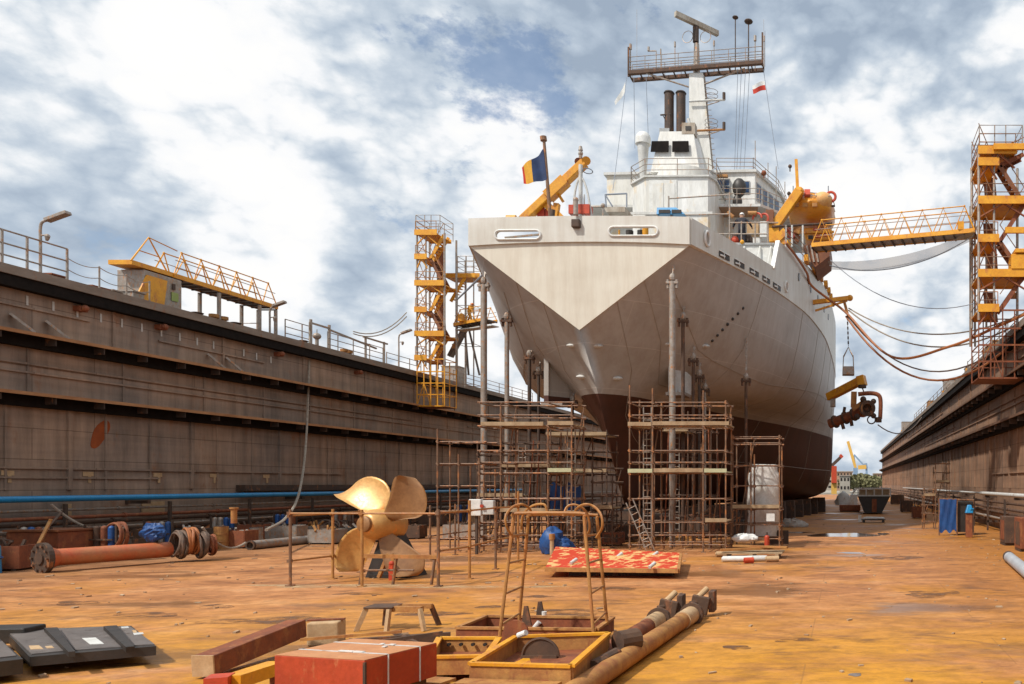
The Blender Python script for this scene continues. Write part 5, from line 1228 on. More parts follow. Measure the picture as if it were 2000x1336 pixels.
# ------------------------------------------------------------------ propeller in its fence
PC = AT(738,1024,26.8); t = thing('ship_propeller', 'large bronze four-bladed ship propeller standing on the floor', 'propeller', (PC.x,PC.y,0))
axd = V((-.22,-1,.06)).normalized()                # hub axis, towards the camera
ex = axd.cross(V((0,0,1))).normalized()*-1; ez = ex.cross(axd).normalized()
if ez.z < 0: ez = -ez
if ex.x < 0: ex = -ex
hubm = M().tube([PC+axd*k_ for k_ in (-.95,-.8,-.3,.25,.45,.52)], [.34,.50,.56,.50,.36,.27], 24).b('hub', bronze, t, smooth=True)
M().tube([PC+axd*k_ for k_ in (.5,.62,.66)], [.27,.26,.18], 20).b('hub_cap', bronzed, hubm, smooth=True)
def blade(Ld, Tr, name, mt, dL, dT, belly=.16):
    """Ld, Tr: leading and trailing edges root to tip in metres (right, up) from the hub centre; dL, dT depth towards the viewer"""
    ns, nt = 20, 14; Ld = curve([V((x,0,z)) for x,z in Ld], 4); Tr = curve([V((x,0,z)) for x,z in Tr], 4); n_ = len(Ld)-1
    fr, bk_ = [], []
    for i in range(ns+1):
        k_ = i/ns*n_; a = min(int(k_), n_-1); l = Ld[a].lerp(Ld[a+1], k_-a); r_ = Tr[a].lerp(Tr[a+1], k_-a); f_ = i/ns
        for j in range(nt+1):
            s_ = j/nt; q = l.lerp(r_, s_); dp = (dL*(1-s_)+dT*s_)*(.35+.65*math.sin(min(1,f_*1.3)*math.pi/2)) - belly*4*s_*(1-s_)*math.sin(f_*math.pi*.9)
            th_ = (.07*(1-f_)+.015)*(4*s_*(1-s_)) + .006
            p = PC + ex*q.x + ez*q.z + axd*dp; fr.append(p+axd*th_); bk_.append(p-axd*th_)
    m = M(); k = nt+1; N = len(fr); m.v = fr+bk_
    for i in range(ns):
        for j in range(nt):
            a_ = i*k+j; m.f.append((a_,a_+1,a_+k+1,a_+k)); m.f.append((N+a_,N+a_+k,N+a_+k+1,N+a_+1))
        for jj in (0, nt):
            a_ = i*k+jj; m.f.append((a_,a_+k,N+a_+k,N+a_))
    for j in range(nt):
        a_ = ns*k+j; m.f.append((a_,a_+1,N+a_+1,N+a_)); m.f.append((j,N+j,N+j+1,j+1))
    return m.b(name, mt, t, smooth='all')
def bp(pts): return [((x-1050)/206, (592-y)/206) for x, y in pts]
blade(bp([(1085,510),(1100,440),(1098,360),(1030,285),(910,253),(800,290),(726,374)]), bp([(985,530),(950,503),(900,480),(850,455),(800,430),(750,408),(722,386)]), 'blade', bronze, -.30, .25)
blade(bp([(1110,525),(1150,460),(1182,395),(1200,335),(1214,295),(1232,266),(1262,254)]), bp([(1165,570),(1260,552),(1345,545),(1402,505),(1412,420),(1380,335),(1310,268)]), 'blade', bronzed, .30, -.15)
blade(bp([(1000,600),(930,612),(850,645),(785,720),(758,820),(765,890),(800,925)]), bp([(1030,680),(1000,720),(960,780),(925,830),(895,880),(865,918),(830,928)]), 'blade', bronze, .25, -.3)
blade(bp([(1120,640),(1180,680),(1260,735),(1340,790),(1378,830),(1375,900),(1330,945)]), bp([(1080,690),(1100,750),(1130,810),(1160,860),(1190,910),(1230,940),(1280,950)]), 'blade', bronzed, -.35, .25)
M().taper((PC.x+.22,PC.y+.75,0),.8,.5,(PC.x+.18,PC.y+.6,PC.z-.35),.28,.25).box(PC.x-.35,PC.x+.95,PC.y+.1,PC.y+1.3,0,.12).b('stand', black, t)
M().bar((PC.x+.15,PC.y-.2,.06),(PC.x+.5,PC.y-.25,.85),.10).bar((PC.x+.85,PC.y-.2,.06),(PC.x+.6,PC.y-.25,.85),.10).b('stand_leg', rusto, t)
tag(M().box(PC.x+.65,PC.x+.78,PC.y-.5,PC.y-.36,.0,.5).sph((PC.x+.71,PC.y-.43,.55),.09,8,6).b('bottle_jack', redo), 'small red jack standing under the propeller', 'jack')
def fence(name, pts, h, zr, label, mt=scafy, r=.045, hs_=None):
    t = thing(name, label, 'tube fence', (pts[0][0],pts[0][1],0), group='tube fence around the propeller')
    for i, (x, y) in enumerate(pts):
        hh = (hs_ or [h]*len(pts))[i]
        k = M().cyl((x,y,0),(x,y,hh), r*.95, n=8).box(x-.1,x+.1,y-.1,y+.1,0,.03)
        for z in zr: k.cbox((x,y-.03,z),(.11,.12,.1))
        k.b('post', mt if i % 2 else scaf, t)
    for z in zr:
        M().tube([(x,y-.06,z) for x,y in pts], r*.7, 6).b('rail', mt, t)
    return t
P2 = lambda px, py: (AZ(px,py).x, AZ(px,py).y)
fence('tube_fence', [P2(567,1145),P2(707,1146),P2(856,1146)], 2.4, (2.28,), 'front of the tube fence before the propeller')
fence('tube_fence', [P2(567,1144),P2(650,1131),P2(705,1118)], 2.35, (2.2,.78), 'left side of the tube fence around the propeller', scafy)
fence('tube_fence', [P2(856,1145),P2(917,1131),P2(968,1112),P2(1012,1100)], 2.6, (2.3,1.1), 'right side of the tube fence around the propeller', scafy, .05, [2.4,2.65,2.3,2.9])
fence('tube_fence', [P2(840,1094),P2(889,1084),P2(930,1078),P2(972,1070)], 2.3, (1.9,1.0), 'back of the tube fence behind the propeller', scaf)
t = thing('sawhorse', 'low rusty sawhorse frame under the front of the propeller', 'sawhorse', (-15,24.9,0))
a, b = AT(707,1086,25.2), AT(856,1088,25.2); M().bar(a,b,.12).b('top_bar', scafy, t)
for x in (a.x+.05,a.x+1.1,b.x-.1): M().cyl((x-.12,25.2,0),(x,25.2,a.z),.045).b('leg', scaf, t)
for z in (.45,): M().cyl((a.x,25.25,z),(b.x-.8,25.25,z),.035).b('cross_bar', scaf, t)
p = AT(930,990,36); t = thing('junction_box', 'white electrical distribution box with red switch left of the port scaffold', 'electrical box', (p.x,36,0))
M().box(p.x-.3,p.x+.25,35.9,36.2,1.75,2.5).b('cabinet', white, t, bev=.03); M().box(p.x+.3,p.x+.8,35.95,36.2,1.8,2.45).b('side_cabinet', pale, t, bev=.03)
M().cbox((p.x+.32,35.86,2.2),(.13,.1,.13)).b('switch', redo, t); M().box(p.x-.05,p.x+.05,36,36.1,0,1.75).b('stand', dark, t)
t = thing('yellow_valve', 'short tube upright with a yellow cap behind the red patchy plate', 'standpipe', tuple(AZ(1078,1090)))
p = AZ(1078,1084); M().cyl(p,p+V((0,0,.75)),.09).b('pipe', wood, t); M().cyl(p+V((0,0,.7)),p+V((0,0,.95)),.13).b('cap', rusto, t)
# blue tarpaulin under the port scaffold
t = thing('tarpaulin', 'blue tarpaulin hanging behind the port scaffold near the keel', 'tarpaulin', (-14,39.6,0))
m = M(); n = 14; vs2 = []
for i in range(n+1):
    for j in range(9): vs2.append((-14.75+1.5*i/n, 39.7+.14*math.sin(i*1.9)+.06*math.sin(i*4+j), 3.15-1.35*j/8*(1+.25*math.sin(i*2.2))+ (.15*math.sin(i*.9) if j==0 else 0)))
m.add(vs2, [(i*9+j,(i+1)*9+j,(i+1)*9+j+1,i*9+j+1) for i in range(n) for j in range(8)])
m.b('sheet', bluet, t, smooth='all'); M().cyl((-14.9,39.75,3.15),(-13.1,39.75,3.15),.04).cyl((-14.85,39.75,0),(-14.85,39.75,3.2),.04).b('support_tube', scaf, t)
tag(M().lump((-13.35,36.2,.5),(.42,.34,.55),3,.5).lump((-12.9,36.3,.3),(.36,.34,.34),5,.5).b('tarpaulin_bundle', bluet, smooth=True), 'blue tarpaulin bundle heaped on the floor before the port scaffold', 'tarpaulin')
# ------------------------------------------------------------------ things along the left wall
t = thing('flanged_pipe', 'red cylinder with a dark bolted flange lying at the left edge', 'pipe', (-28,30,0))
a, b = V((-28.9,28.5,.52)), V((-27.6,32.4,.52)); d = (b-a).normalized()
M().cyl(a+d*.16,b,.31,n=20).cyl(a+d*.16,a+d*.45,.46,.32,20).b('barrel', mat('red_barrel',(.60,.12,.04),(.50,.20,.08),1.5,.5,0,.1), t, smooth=True)
fl = M().cyl(a,a+d*.16,.56,n=24).b('flange', dark, t)
m = M(); e1, e2 = m.frame(d)
for i in range(10): q = a+e1*.45*math.cos(i*.628)+e2*.45*math.sin(i*.628); m.cyl(q-d*.06,q+d*.02,.05,n=6)
m.cyl(a-d*.05,a,.22,n=16); m.b('bolts', rustd, fl)
def hosecoil(c, r, n, label, mt=hosed, ax=(.4,1,0), tt=.05, name='hose_coil'):
    m = M(); rnd = random.Random(int(c[0]*7+c[1]))
    for i in range(n): m.ring(V(c)+V((rnd.uniform(-.08,.08),rnd.uniform(-.15,.15),rnd.uniform(-.06,.06))), r*rnd.uniform(.8,1.08), tt, V(ax)+V((rnd.uniform(-.2,.2),0,rnd.uniform(-.2,.2))), 22, 6)
    return tag(m.b(name, mt, smooth=True), label, 'hose')
q = AT(228,1046,33); hosecoil(q,.50,5,'coil of brown hose hanging from the pipe rack above the red cylinder',rustr)
for i,(px,py,Y,mt_,lb) in enumerate(((350,1062,32.5,hosed,'dark hose coil, left one of the heap right of the red cylinder'),(372,1055,32.8,hose,'brown hose coil in the middle of the heap right of the red cylinder'),(392,1064,33,hosed,'dark hose coil at the right of the heap near the red cylinder'),(412,1072,33.4,rustr,'small rusty hose coil at the far right of the coil heap'))):
    q = AT(px,py,Y); q.z = max(.62,q.z); hosecoil(q,.52 if i<3 else .35,8,lb,mt_,(.6,1,0))
t = thing('grey_pipe', 'short grey steel pipe lying on the floor left of the fence', 'pipe', (-28.9,40,0))
a, b = AZ(489,1074,0)+V((0,0,.22)), AZ(600,1062,0)+V((0,0,.22)); M().pipe(a,b,.22,.17,18).b('tube', galv, t, smooth=True); M().pipe(a-(b-a)*.01,a+(b-a)*.02,.235,.16,18).b('pipe_lip', dark, t)
t = thing('blue_drum', 'bright blue plastic-wrapped drum cut by the left edge', 'drum', tuple(AZ(-20,1122)))
p = AZ(-22,1120); M().cyl(p,p+V((0,0,.95)),.33,.30,16).sph(p+V((0,0,.95)),(.3,.3,.12),14,6).b('drum', blue, t, smooth=True); M().ring(p+V((0,0,.55)),.33,.04,(0,0,1)).b('band', bluet, t)
t = thing('rusty_tank', 'rust-red rectangular tank behind the flanged red cylinder', 'tank', (-30.5,31.5,0))
a = AT(22,1112,30.6); M().box(-33.2,-31.1,31.4,33.2,.1,1.3).b('tank', rustr, t, bev=.05); M().box(-33.25,-31.05,31.33,33.25,1.3,1.37).b('lid', brown, t); M().box(-33.1,-32.8,31.5,33,0,.1).b('skid', dark, t); M().box(-31.5,-31.2,31.5,33,0,.1).b('skid', dark, t)
tag(M().bar(AT(75,1063,30.4),AT(98,1018,31.5),.09).cyl(AT(98,1018,31.5),AT(99,1014,31.5),.06).b('leaning_bar', scafy), 'brown bar leaning on the flange end of the red cylinder', 'bar')
rnd = random.Random(11)
def crate(x,y,w,d,h,mt,label,nm='scrap_bin',ct='bin',rz=0,grp=None):
    t = thing(nm,label,ct,(x,y,0),group=grp); k=.05
    m = M(); m.cbox((x,y,.10),(w,d,.05),rz)
    c_,s_ = math.cos(rz),math.sin(rz)
    for dx,dy,ww,dd in ((0,-d/2,w,k),(0,d/2,w,k),(-w/2,0,k,d+k),(w/2,0,k,d+k)): m.cbox((x+dx*c_-dy*s_,y+dx*s_+dy*c_,h/2+.08),(ww,dd,h),rz)
    m.b('walls', mt, t)
    m = M()
    for dx in (-w/2+.15,w/2-.15): m.cbox((x+dx*c_,y+dx*s_,.04),(.12,d,.08),rz)
    m.b('skids', dark, t)
    m = M()
    for i in range(6):
        a_ = V((x+rnd.uniform(-.35,.35)*w,y+rnd.uniform(-.3,.3)*d,h*.7)); m.bar(a_,a_+V((rnd.uniform(-.5,.5),rnd.uniform(-.3,.3),rnd.uniform(.2,.6))),.08)
    m.b('scrap_load', rnd.choice([rustd,galv,rusto]), t); return t
items = [(640,1040,1.4,1,.7,galv,'open grey scrap bin behind the left fence corner'),(715,1035,2.2,1.2,.7,black,'black trough-shaped bin behind the propeller'),
 (465,1048,1.3,.9,.8,rustr,'rust-red bin beside the grey pipe'),(560,1036,1.6,1,.8,galv,'pale grey bin behind the fence post'),(300,1050,1.2,.9,.9,rustd,'dark bin under the pipe rack right of the hanging coil'),
 (800,1030,1.5,1,.7,rustd,'dark bin hidden behind the right propeller blade'),(905,1032,1.8,1,.8,galv,'bin of pale tubes left of the port scaffold')]
for px,py,w,d,h,mt_,lb in items:
    p = AZ(px, py+22); crate(p.x,p.y,w,d,h,mt_,lb,rz=.1*math.sin(px))
for i,(px,py,h,mt_,lb,nm,ct) in enumerate(((148,1072,1.2,rustd,'dark upright drum under the pipe rack near the left edge','oil_drum','drum'),(180,1070,1.0,rustr,'rusty drum right of the dark drum under the rack','oil_drum','drum'),(500,1058,.9,galv,'grey drum beside the grey pipe','oil_drum','drum'),(585,1050,.9,pale,'pale drum behind the left fence post','oil_drum','drum'),(770,1044,.9,rustr,'rusty drum behind the propeller hub','oil_drum','drum'),(432,1066,1.1,rusto,'rusty orange drum right of the hose coils','oil_drum','drum'))):
    p = AZ(px,py+6); t = thing(nm,lb,ct,(p.x,p.y,0)); m = M().cyl(p,p+V((0,0,h)),.3,n=16)
    for z in (.33,.66): m.ring(p+V((0,0,h*z)),.3,.02,(0,0,1))
    m.b('shell', mt_, t, smooth=True); M().cyl(p+V((0,0,h)),p+V((0,0,h+.02)),.27,n=16).cyl(p+V((.15,0,h)),p+V((.15,0,h+.05)),.04).b('lid', dark, t)
for i,(px,py,L,mt_,lb) in enumerate(((250,1078,3,rustd,'bundle of dark pipes on the floor behind the red cylinder'),(520,1046,4,galv,'bundle of grey tubes on the floor behind the grey pipe'),(880,1048,3.5,wood,'bundle of pale tubes behind the right fence'),(690,1046,3,rusto,'bundle of rusty tubes behind the left propeller blade'))):
    p = AZ(px,py); m = M()
    for k_ in range(5): m.cyl((p.x+(k_%3)*.2-.2+.1*(k_//3),p.y,.1+.17*(k_//3)),(p.x+(k_%3)*.2+.3,p.y+L,.1+.17*(k_//3)),.09,n=8)
    t = thing('pipe_bundle',lb,'pipes',(p.x,p.y,0)); m.b('pipes', mt_, t, smooth=True); M().box(p.x-.35,p.x+.4,p.y+.4,p.y+.46,.0,.36).b('strap', dark, t)
for i,(px0,py0,px1,py1,Y,mt_,lb) in enumerate(((100,985,245,1030,33,rope,'thin cable drooping from the wall near the left placard'),(395,1030,480,1060,33,rope,'pale cable draped over the rack left of the fence'),(0,1052,120,1000,31,hosed,'dark cable rising from the blue drum to the rack'))):
    a, b = AT(px0,py0,Y), AT(px1,py1,Y+2); tag(M().tube(sag(a,b,.5,12),.05,6).b('loose_cable', mt_, smooth=True), lb, 'cable')
tag(M().lump(AT(299,1040,32),(.38,.2,.28),4,.5).b('blue_rag', bluet), 'small blue cloth hung on the rack right of the hanging coil', 'cloth')
tag(M().cyl(AT(457,1022,33),AT(457,992,33),.11,n=10).cyl(AT(457,994,33),AT(457,991,33),.16,n=10).b('standpipe', rusto, smooth=True), 'upright orange-brown standpipe in front of the rack by the fence', 'standpipe')
rnd = random.Random(21)
for i in range(34):
    px = 10+i*30+rnd.uniform(-8,8); x_ = rnd.uniform(-36.3,-31.5) if i % 2 else rnd.uniform(-33,-30.5); p = V((x_, x_*F/(px-VX), 0)); h_ = rnd.uniform(.6,1.3); mt_ = rnd.choice([rustd,dark,rustd,rustr,galv,black])
    k_ = i % 4
    if k_ == 0: crate(p.x,p.y,rnd.uniform(1,1.7),1.1,h_*.8,mt_,'dark scrap bin in the clutter along the foot of the left wall','scrap_bin','bin',rnd.uniform(-.3,.3),'scrap bins along the left wall')
    elif k_ == 1:
        t = thing('hose_heap','heap of tangled dark hoses in the clutter at the foot of the left wall','hoses',(p.x,p.y,0),group='hose heaps along the left wall')
        for q_ in range(3):
            m = M()
            for w_ in range(5): m.ring((p.x+rnd.uniform(-.5,.5),p.y+rnd.uniform(-.2,.2),.35+rnd.uniform(0,.3)),rnd.uniform(.25,.42),.045,(rnd.uniform(-.6,.6),1,rnd.uniform(-.6,.6)),18,5)
            m.b('hose', rnd.choice([hosed,rustd,hose]), t, smooth=True)
    elif k_ == 2:
        t = thing('gas_bottle_rack','upright rack of gas bottles in the clutter at the foot of the left wall','bottle rack',(p.x,p.y,0),group='bottle racks along the left wall')
        for q_ in range(4): x_ = p.x-.45+q_*.3; M().cyl((x_,p.y,.1),(x_,p.y,1.35),.12,n=10).sph((x_,p.y,1.35),.12,8,5).b('bottle', rnd.choice([rustd,bluet,galv,rustr]), t, smooth=True)
        M().box(p.x-.65,p.x+.65,p.y-.2,p.y+.2,0,.1).bar((p.x-.65,p.y-.17,.9),(p.x+.65,p.y-.17,.9),.06).bar((p.x-.65,p.y,0),(p.x-.65,p.y,1.5),.07).bar((p.x+.65,p.y,0),(p.x+.65,p.y,1.5),.07).b('rack_frame', dark, t)
    else:
        t = thing('pallet_load','pallet loaded with rusty offcuts in the clutter at the foot of the left wall','pallet',(p.x,p.y,0),group='loaded pallets along the left wall')
        M().box(p.x-.6,p.x+.6,p.y-.4,p.y+.4,.1,.15).box(p.x-.6,p.x-.5,p.y-.4,p.y+.4,0,.1).box(p.x+.5,p.x+.6,p.y-.4,p.y+.4,0,.1).b('pallet', plank, t)
        m = M()
        for q_ in range(7): m.bar((p.x-.6+rnd.uniform(0,.3),p.y+rnd.uniform(-.3,.3),.2+q_*.07),(p.x+.4+rnd.uniform(0,.4),p.y+rnd.uniform(-.3,.3),.2+q_*.07+rnd.uniform(0,.3)),.1)
        m.b('offcuts', mt_, t)
# ------------------------------------------------------------------ foreground left: black panels
t = thing('panel_stack', 'black framed panels with white and yellow stickers lying at lower left', 'panels', (-13,14.5,0))
PZ = .33
def quadp(pts, z0, z1, name, mt, par):
    q = [AZ(x,y,z1) for x,y in pts]; return M().ext([V((p.x,p.y,z0)) for p in q], (0,0,z1-z0)).b(name, mt, par)
quadp([(58,1283),(305,1262),(256,1222),(8,1230)], PZ-.16, PZ, 'tray', black, t)
for pts in ([(62,1277),(132,1270),(86,1228),(14,1232)],[(147,1269),(260,1261),(205,1224),(112,1227)],[(262,1260),(302,1258),(254,1223),(228,1224)]):
    quadp(pts, PZ, PZ+.02, 'panel', panel, t)
for pts in ([(134,1273),(147,1272),(112,1225),(86,1226)],[(246,1264),(263,1262),(228,1221),(202,1223)]): quadp(pts, PZ, PZ+.09, 'rib', black, t)
quadp([(176,1258),(203,1257),(187,1245),(160,1246)], PZ+.02, PZ+.026, 'white_sticker', white, t)
quadp([(60,1268),(85,1267),(76,1260),(56,1261)], PZ+.02, PZ+.026, 'yellow_sticker', wood, t); quadp([(92,1266),(106,1265),(101,1261),(88,1262)], PZ+.02, PZ+.026, 'yellow_sticker', wood, t)
quadp([(262,1236),(268,1235),(265,1230),(258,1231)], PZ+.02, PZ+.03, 'yellow_sticker', wood, t); quadp([(262,1240),(281,1238),(279,1235),(260,1236)], PZ+.02, PZ+.026, 'white_sticker', pale, t); quadp([(238,1227),(252,1226),(250,1223),(236,1224)], PZ+.02, PZ+.026, 'white_sticker', pale, t)
m = M()
for px,py in ((75,1290),(140,1285),(245,1272)): p = AZ(px,py); m.cyl((p.x,p.y,0),(p.x,p.y,.18),.07)
m.b('foot', black, t)
t = thing('panel_stack', 'dark panel running off the left edge with a raised black frame', 'panels', (-17,13.5,0))
quadp([(-120,1306),(45,1287),(0,1248),(-160,1258)], .12, .36, 'tray', black, t); quadp([(-110,1296),(32,1280),(4,1252),(-140,1262)], .36, .38, 'panel', panel, t)
q0,q1 = AZ(-60,1240,.3), AZ(70,1237,.3); M().bar(q0,q1,.5,.3).b('frame_beam', black, t, bev=.03)
tag(M().cyl(AZ(52,1294)+V((0,0,.09)),AZ(80,1292)+V((0,0,.09)),.09).cyl(AZ(52,1294)+V((0,0,.09)),AZ(53,1294)+V((0,0,.09)),.11).b('rubber_roller', black), 'small black roller under the near corner of the panels', 'roller')
# timber / rusty beam pieces
t = thing('steel_beam', 'rust-red box beam with a pale cut end lying left of the red crate', 'beam', (-10.5,14,0))
a, b = V((-10.5,13.0,.22)), V((-10.55,15.3,.42)); M().bar(a,b,.34,.34).b('beam', rustr, t, bev=.015); d=(b-a).normalized(); M().bar(a-d*.03,a,.35,.35).b('pale_end', wood, t)
t = thing('timber_block', 'pale worn timber block at the far end of the rust-red beam', 'timber', (-10.3,15.9,0))
M().cbox((-10.35,15.85,.24),(.55,.5,.46),.3).b('block', wood, t, bev=.03); M().cbox((-10.35,15.85,.49),(.64,.1,.03),.3).b('band', rustr, t)
t = thing('steel_channel', 'dark open channel frame with crossed bars behind the red crate', 'frame', (-8.6,15,0))
m = M().bar((-9.5,15.2,.12),(-7.9,15.9,.12),.1,.22).bar((-9.3,14.5,.2),(-7.7,15.2,.35),.06).bar((-9.0,15.8,.25),(-7.8,14.9,.1),.06).bar((-9.4,14.2,.1),(-8.0,14.4,.1),.1,.2)
m.b('frame', rustd, t); M().bar((-9.6,14.0,.45),(-8.1,14.5,.5),.05).b('cross_bar', rusto, t)
t = thing('corner_frame', 'yellow steel channel with red end cut by the bottom edge left of the crate', 'frame', (-8.4,11,0))
a, b = AT(452,1332,10.9), AT(540,1303,11.8); M().bar(a,b,.25,.18).b('channel', yellow, t); M().bar(a-V((.25,.1,0)),a,.3,.2).b('red_end', redo, t); M().bar(a+V((.1,.3,-.4)),b+V((.3,.3,-.4)),.5,.3).b('lower_channel', rusto, t)
M().bar(a+V((0,0,-.9)),a+V((0,0,-.08)),.12).bar(b+V((0,0,-.9)),b+V((0,0,-.08)),.12).b('leg', rustr, t)
# low trestle
t = thing('trestle', 'low rusty trestle with splayed pale legs behind the red crate', 'trestle', (-9.9,17.5,0))
p = AZ(772,1230); X0_, Y0_ = p.x, p.y
M().cbox((X0_-.32,Y0_+.1,.50),(.62,.5,.05),.1).b('round_seat', rustd, t, bev=.02); M().bar((X0_-.1,Y0_,.46),(X0_+.62,Y0_-.05,.46),.12).bar((X0_-.5,Y0_+.3,.46),(X0_+.6,Y0_+.4,.46),.1).b('top_bar', rusto, t)
for (x,y,dx,dy) in ((-.58,-.1,-.16,-.1),(-.05,-.15,0,-.1),(.58,-.08,.15,-.1),(-.45,.45,-.1,.1),(.55,.45,.12,.12)): M().bar((X0_+x+dx,Y0_+y+dy,0),(X0_+x,Y0_+y,.47),.07,.10).b('leg', wood if y<0 else rustd, t)
# red crate
fl_ = V((-7.08,9.85,1.07)); w_ = V((1.30,-.30,0)); d_ = V((.30,.96,0))*1.1
t = thing('strapped_crate', 'big bright red crate with pale straps at the bottom edge', 'crate', tuple(fl_+w_/2+d_/2-V((0,0,1.07))))
hz = .44; P_ = [fl_, fl_+w_, fl_+w_+d_, fl_+d_]
M().ext([p-V((0,0,hz)) for p in P_], (0,0,hz)).b('body', redbox, t, bev=.008)
M().ext([p+V((0,0,.002))+((P_[0]+P_[2])/2-p)*.01 for p in P_], (0,0,.006)).b('dusty_top', redtop, t)
c_ = (P_[0]+P_[2])/2; M().ext([V((p.x+(c_.x-p.x)*.14,p.y+(c_.y-p.y)*.14,.0)) for p in P_], (0,0,1.07-hz)).b('pallet_base', rustd, t)
for k_ in (.30,.74):
    o = d_*k_; q = [fl_+o-V((0,0,hz)), fl_+o, fl_+w_+o, fl_+w_+o-V((0,0,hz))]
    wn = w_.normalized()
    M().bar(q[0]-wn*.006,q[1]-wn*.006+V((0,0,.012)),.02,.006).bar(q[1]+V((0,0,.012)),q[2]+V((0,0,.012)),.03,.006).bar(q[2]+wn*.006+V((0,0,.012)),q[3]+wn*.006,.02,.006).b('strap', pale, t)
for (u,v,l) in ((.45,.305,.22),(.62,.31,.14),(.55,.74,.05),(.66,.735,.08),(.68,.62,.05)):
    p = fl_+w_*u+d_*v+V((0,0,.02)); M().bar(p,p+w_.normalized()*l,.05,.012).b('paint_drip', white, t)
M().bar(fl_+w_+V((.004,-.004,-hz)),fl_+w_+V((.004,-.004,-.02)),.03).b('corner_angle', dark, t)
# ------------------------------------------------------------------ steel trays with the hooped ladder frame
def tray(label, c, zt, h, mt, mi, name='steel_tray', lip=.10):
    t = thing(name, label, 'tray', (sum(p.x for p in c)/4, sum(p.y for p in c)/4, 0))
    cc = sum(c, V((0,0,0)))/4
    M().ext([V((p.x,p.y,zt-h))*1 + (cc-V((p.x,p.y,zt)))*.04*V((1,1,0)).length*0 for p in c], (0,0,.04)).b('floor', mi, t)
    for i in range(4):
        a, b = c[i], c[(i+1)%4]; a = V((a.x,a.y,zt)); b = V((b.x,b.y,zt)); inn = ((cc-(a+b)/2)*V((1,1,0))).normalized() if False else None
        M().bar(a-V((0,0,h/2+.02)),b-V((0,0,h/2+.02)),.05,h-.02).b('side_wall', mt, t)
        M().bar(a+V((0,0,.0)),b+V((0,0,.0)),lip,.045).b('rim', yellow if mt is not rustr else rusto, t)
    return t
c1 = [AZ(920,1296,.55),AZ(1116,1301,.55),AZ(1188,1237,.55),AZ(1008,1243,.55)]
t1 = tray('yellow-rimmed rusty steel tray nearest the camera, right of the red crate', c1, .55, .30, rusto, rustr)
M().ext([V((q_.x,q_.y,.292)) for q_ in (c1[0]*.8+c1[3]*.2+V((.12,0,0)),(c1[0]+c1[1])/2+V((0,.12,0)),(c1[0]*.6+c1[2]*.4),(c1[3]*.65+c1[2]*.15+c1[0]*.2)+V((.1,0,0)))], (0,0,.004)).b('yellow_paint_patch', yellow, t1)
p = V((-5.05,13.1,.3)); M().bar(p+V((-.35,.15,.0)),p+V((.25,.15,.0)),.08).ring(p+V((-.03,.15,.02)),.30,.025,(0,1,0),14,5,0,math.pi).ext([p+V((.3*math.cos(a_)-.03,.15,.3*math.sin(a_)*1)) for a_ in [math.pi*i/10 for i in range(11)]], (0,.02,0)).b('lug_plate', rustd, t1)
M().ext([V((-5.75,13.85,.5))+V((.22*math.cos(a_),0,.22*math.sin(a_)+.1)) for a_ in [2*math.pi*i/14 for i in range(14)]], (0,.05,0)).b('eye_plate', rustr, t1)
M().cyl((-5.55,13.5,.62),(-5.4,13.45,.68),.05).b('bolt', white, t1)
for (x,y) in ((-5.5,11.9),(-4.15,11.85),(-4.2,14.2),(-5.9,14.2)): M().box(x-.08,x+.08,y-.05,y+.15,0,.26).b('foot', dark, t1)
M().cyl((-3.98,13.9,.42),(-3.72,14.2,.42),.2,n=14).cyl((-4.0,12.6,.3),(-3.85,13.4,.34),.1,n=10).b('side_fitting', rustd, t1)
c2 = [AZ(893,1226,.42),AZ(1165,1229,.42),AZ(1197,1206,.42),AZ(950,1203,.42)]
t2 = tray('rusty steel tray furthest back beneath the hooped ladder frame', c2, .42, .26, rustr, rustr)
p = AZ(1063,1224,.2); M().cyl(p,p+V((0,0,.32)),.05).b('white_bolt', white, t2)
p = AZ(1044,1226,.2); M().cyl(p,p+V((.1,0,.12)),.05).b('white_bolt', white, t2)
for (x,y,s_) in ((AZ(1055,1212,.3).x,AZ(1055,1212,.3).y,.2),(AZ(1028,1222,.3).x,AZ(1028,1222,.3).y,.2)): M().ext([(x-s_/2,y,.3),(x+s_/2,y,.3),(x+.02,y,.3+s_*2),(x-.05,y,.3+s_*2)], (0,.05,0)).b('fin_lug', rustd, t2)
for (x,y) in [((c_.x*.93+c2[(q_+2)%4].x*.07),(c_.y*.93+c2[(q_+2)%4].y*.07)) for q_, c_ in enumerate(c2)]: M().box(x-.1,x+.1,y,y+.2,0,.16).b('foot', dark, t2)
c3 = [AZ(838,1283,.42),AZ(950,1281,.42),AZ(975,1246,.42),AZ(858,1246,.42)]
t3 = tray('rusty steel tray between the red crate and the near tray', c3, .42, .28, rusto, rustr)
for i in range(4): (lambda p: M().cyl(p,p+V((0,-.05,0)),.03))(c3[3].lerp(c3[2],.2+.2*i)+V((0,-.06,-.1))).b('bolt_hole', black, t3)
for (x,y) in [((c_.x*.9+c3[(q_+2)%4].x*.1),(c_.y*.9+c3[(q_+2)%4].y*.1)) for q_, c_ in enumerate(c3)]: M().box(x-.1,x+.1,y,y+.2,0,.14).b('foot', dark, t3)
t = thing('steel_tray', 'low yellow-edged tray fragment at the bottom edge below the near tray', 'tray', (-6,11.2,0))
M().bar((-7.6,11.6,.25),(-5.6,11.2,.25),.3,.2).bar((-7.6,11.7,.38),(-5.65,11.3,.38),.34,.04).b('channel', rusto, t); M().box(-6.55,-6.35,11.5,11.6,.36,.70).b('white_tag', white, t); M().bar((-5.6,11.5,.2),(-4.1,11.3,.2),.3,.3).b('lower_beam', rusto, t)
M().ext([(-6.2,11.6,.35),(-6.0,11.6,.35),(-6.02,11.6,.75),(-6.1,11.6,.8)], (0,.05,0)).b('hook_lug', rustd, t)
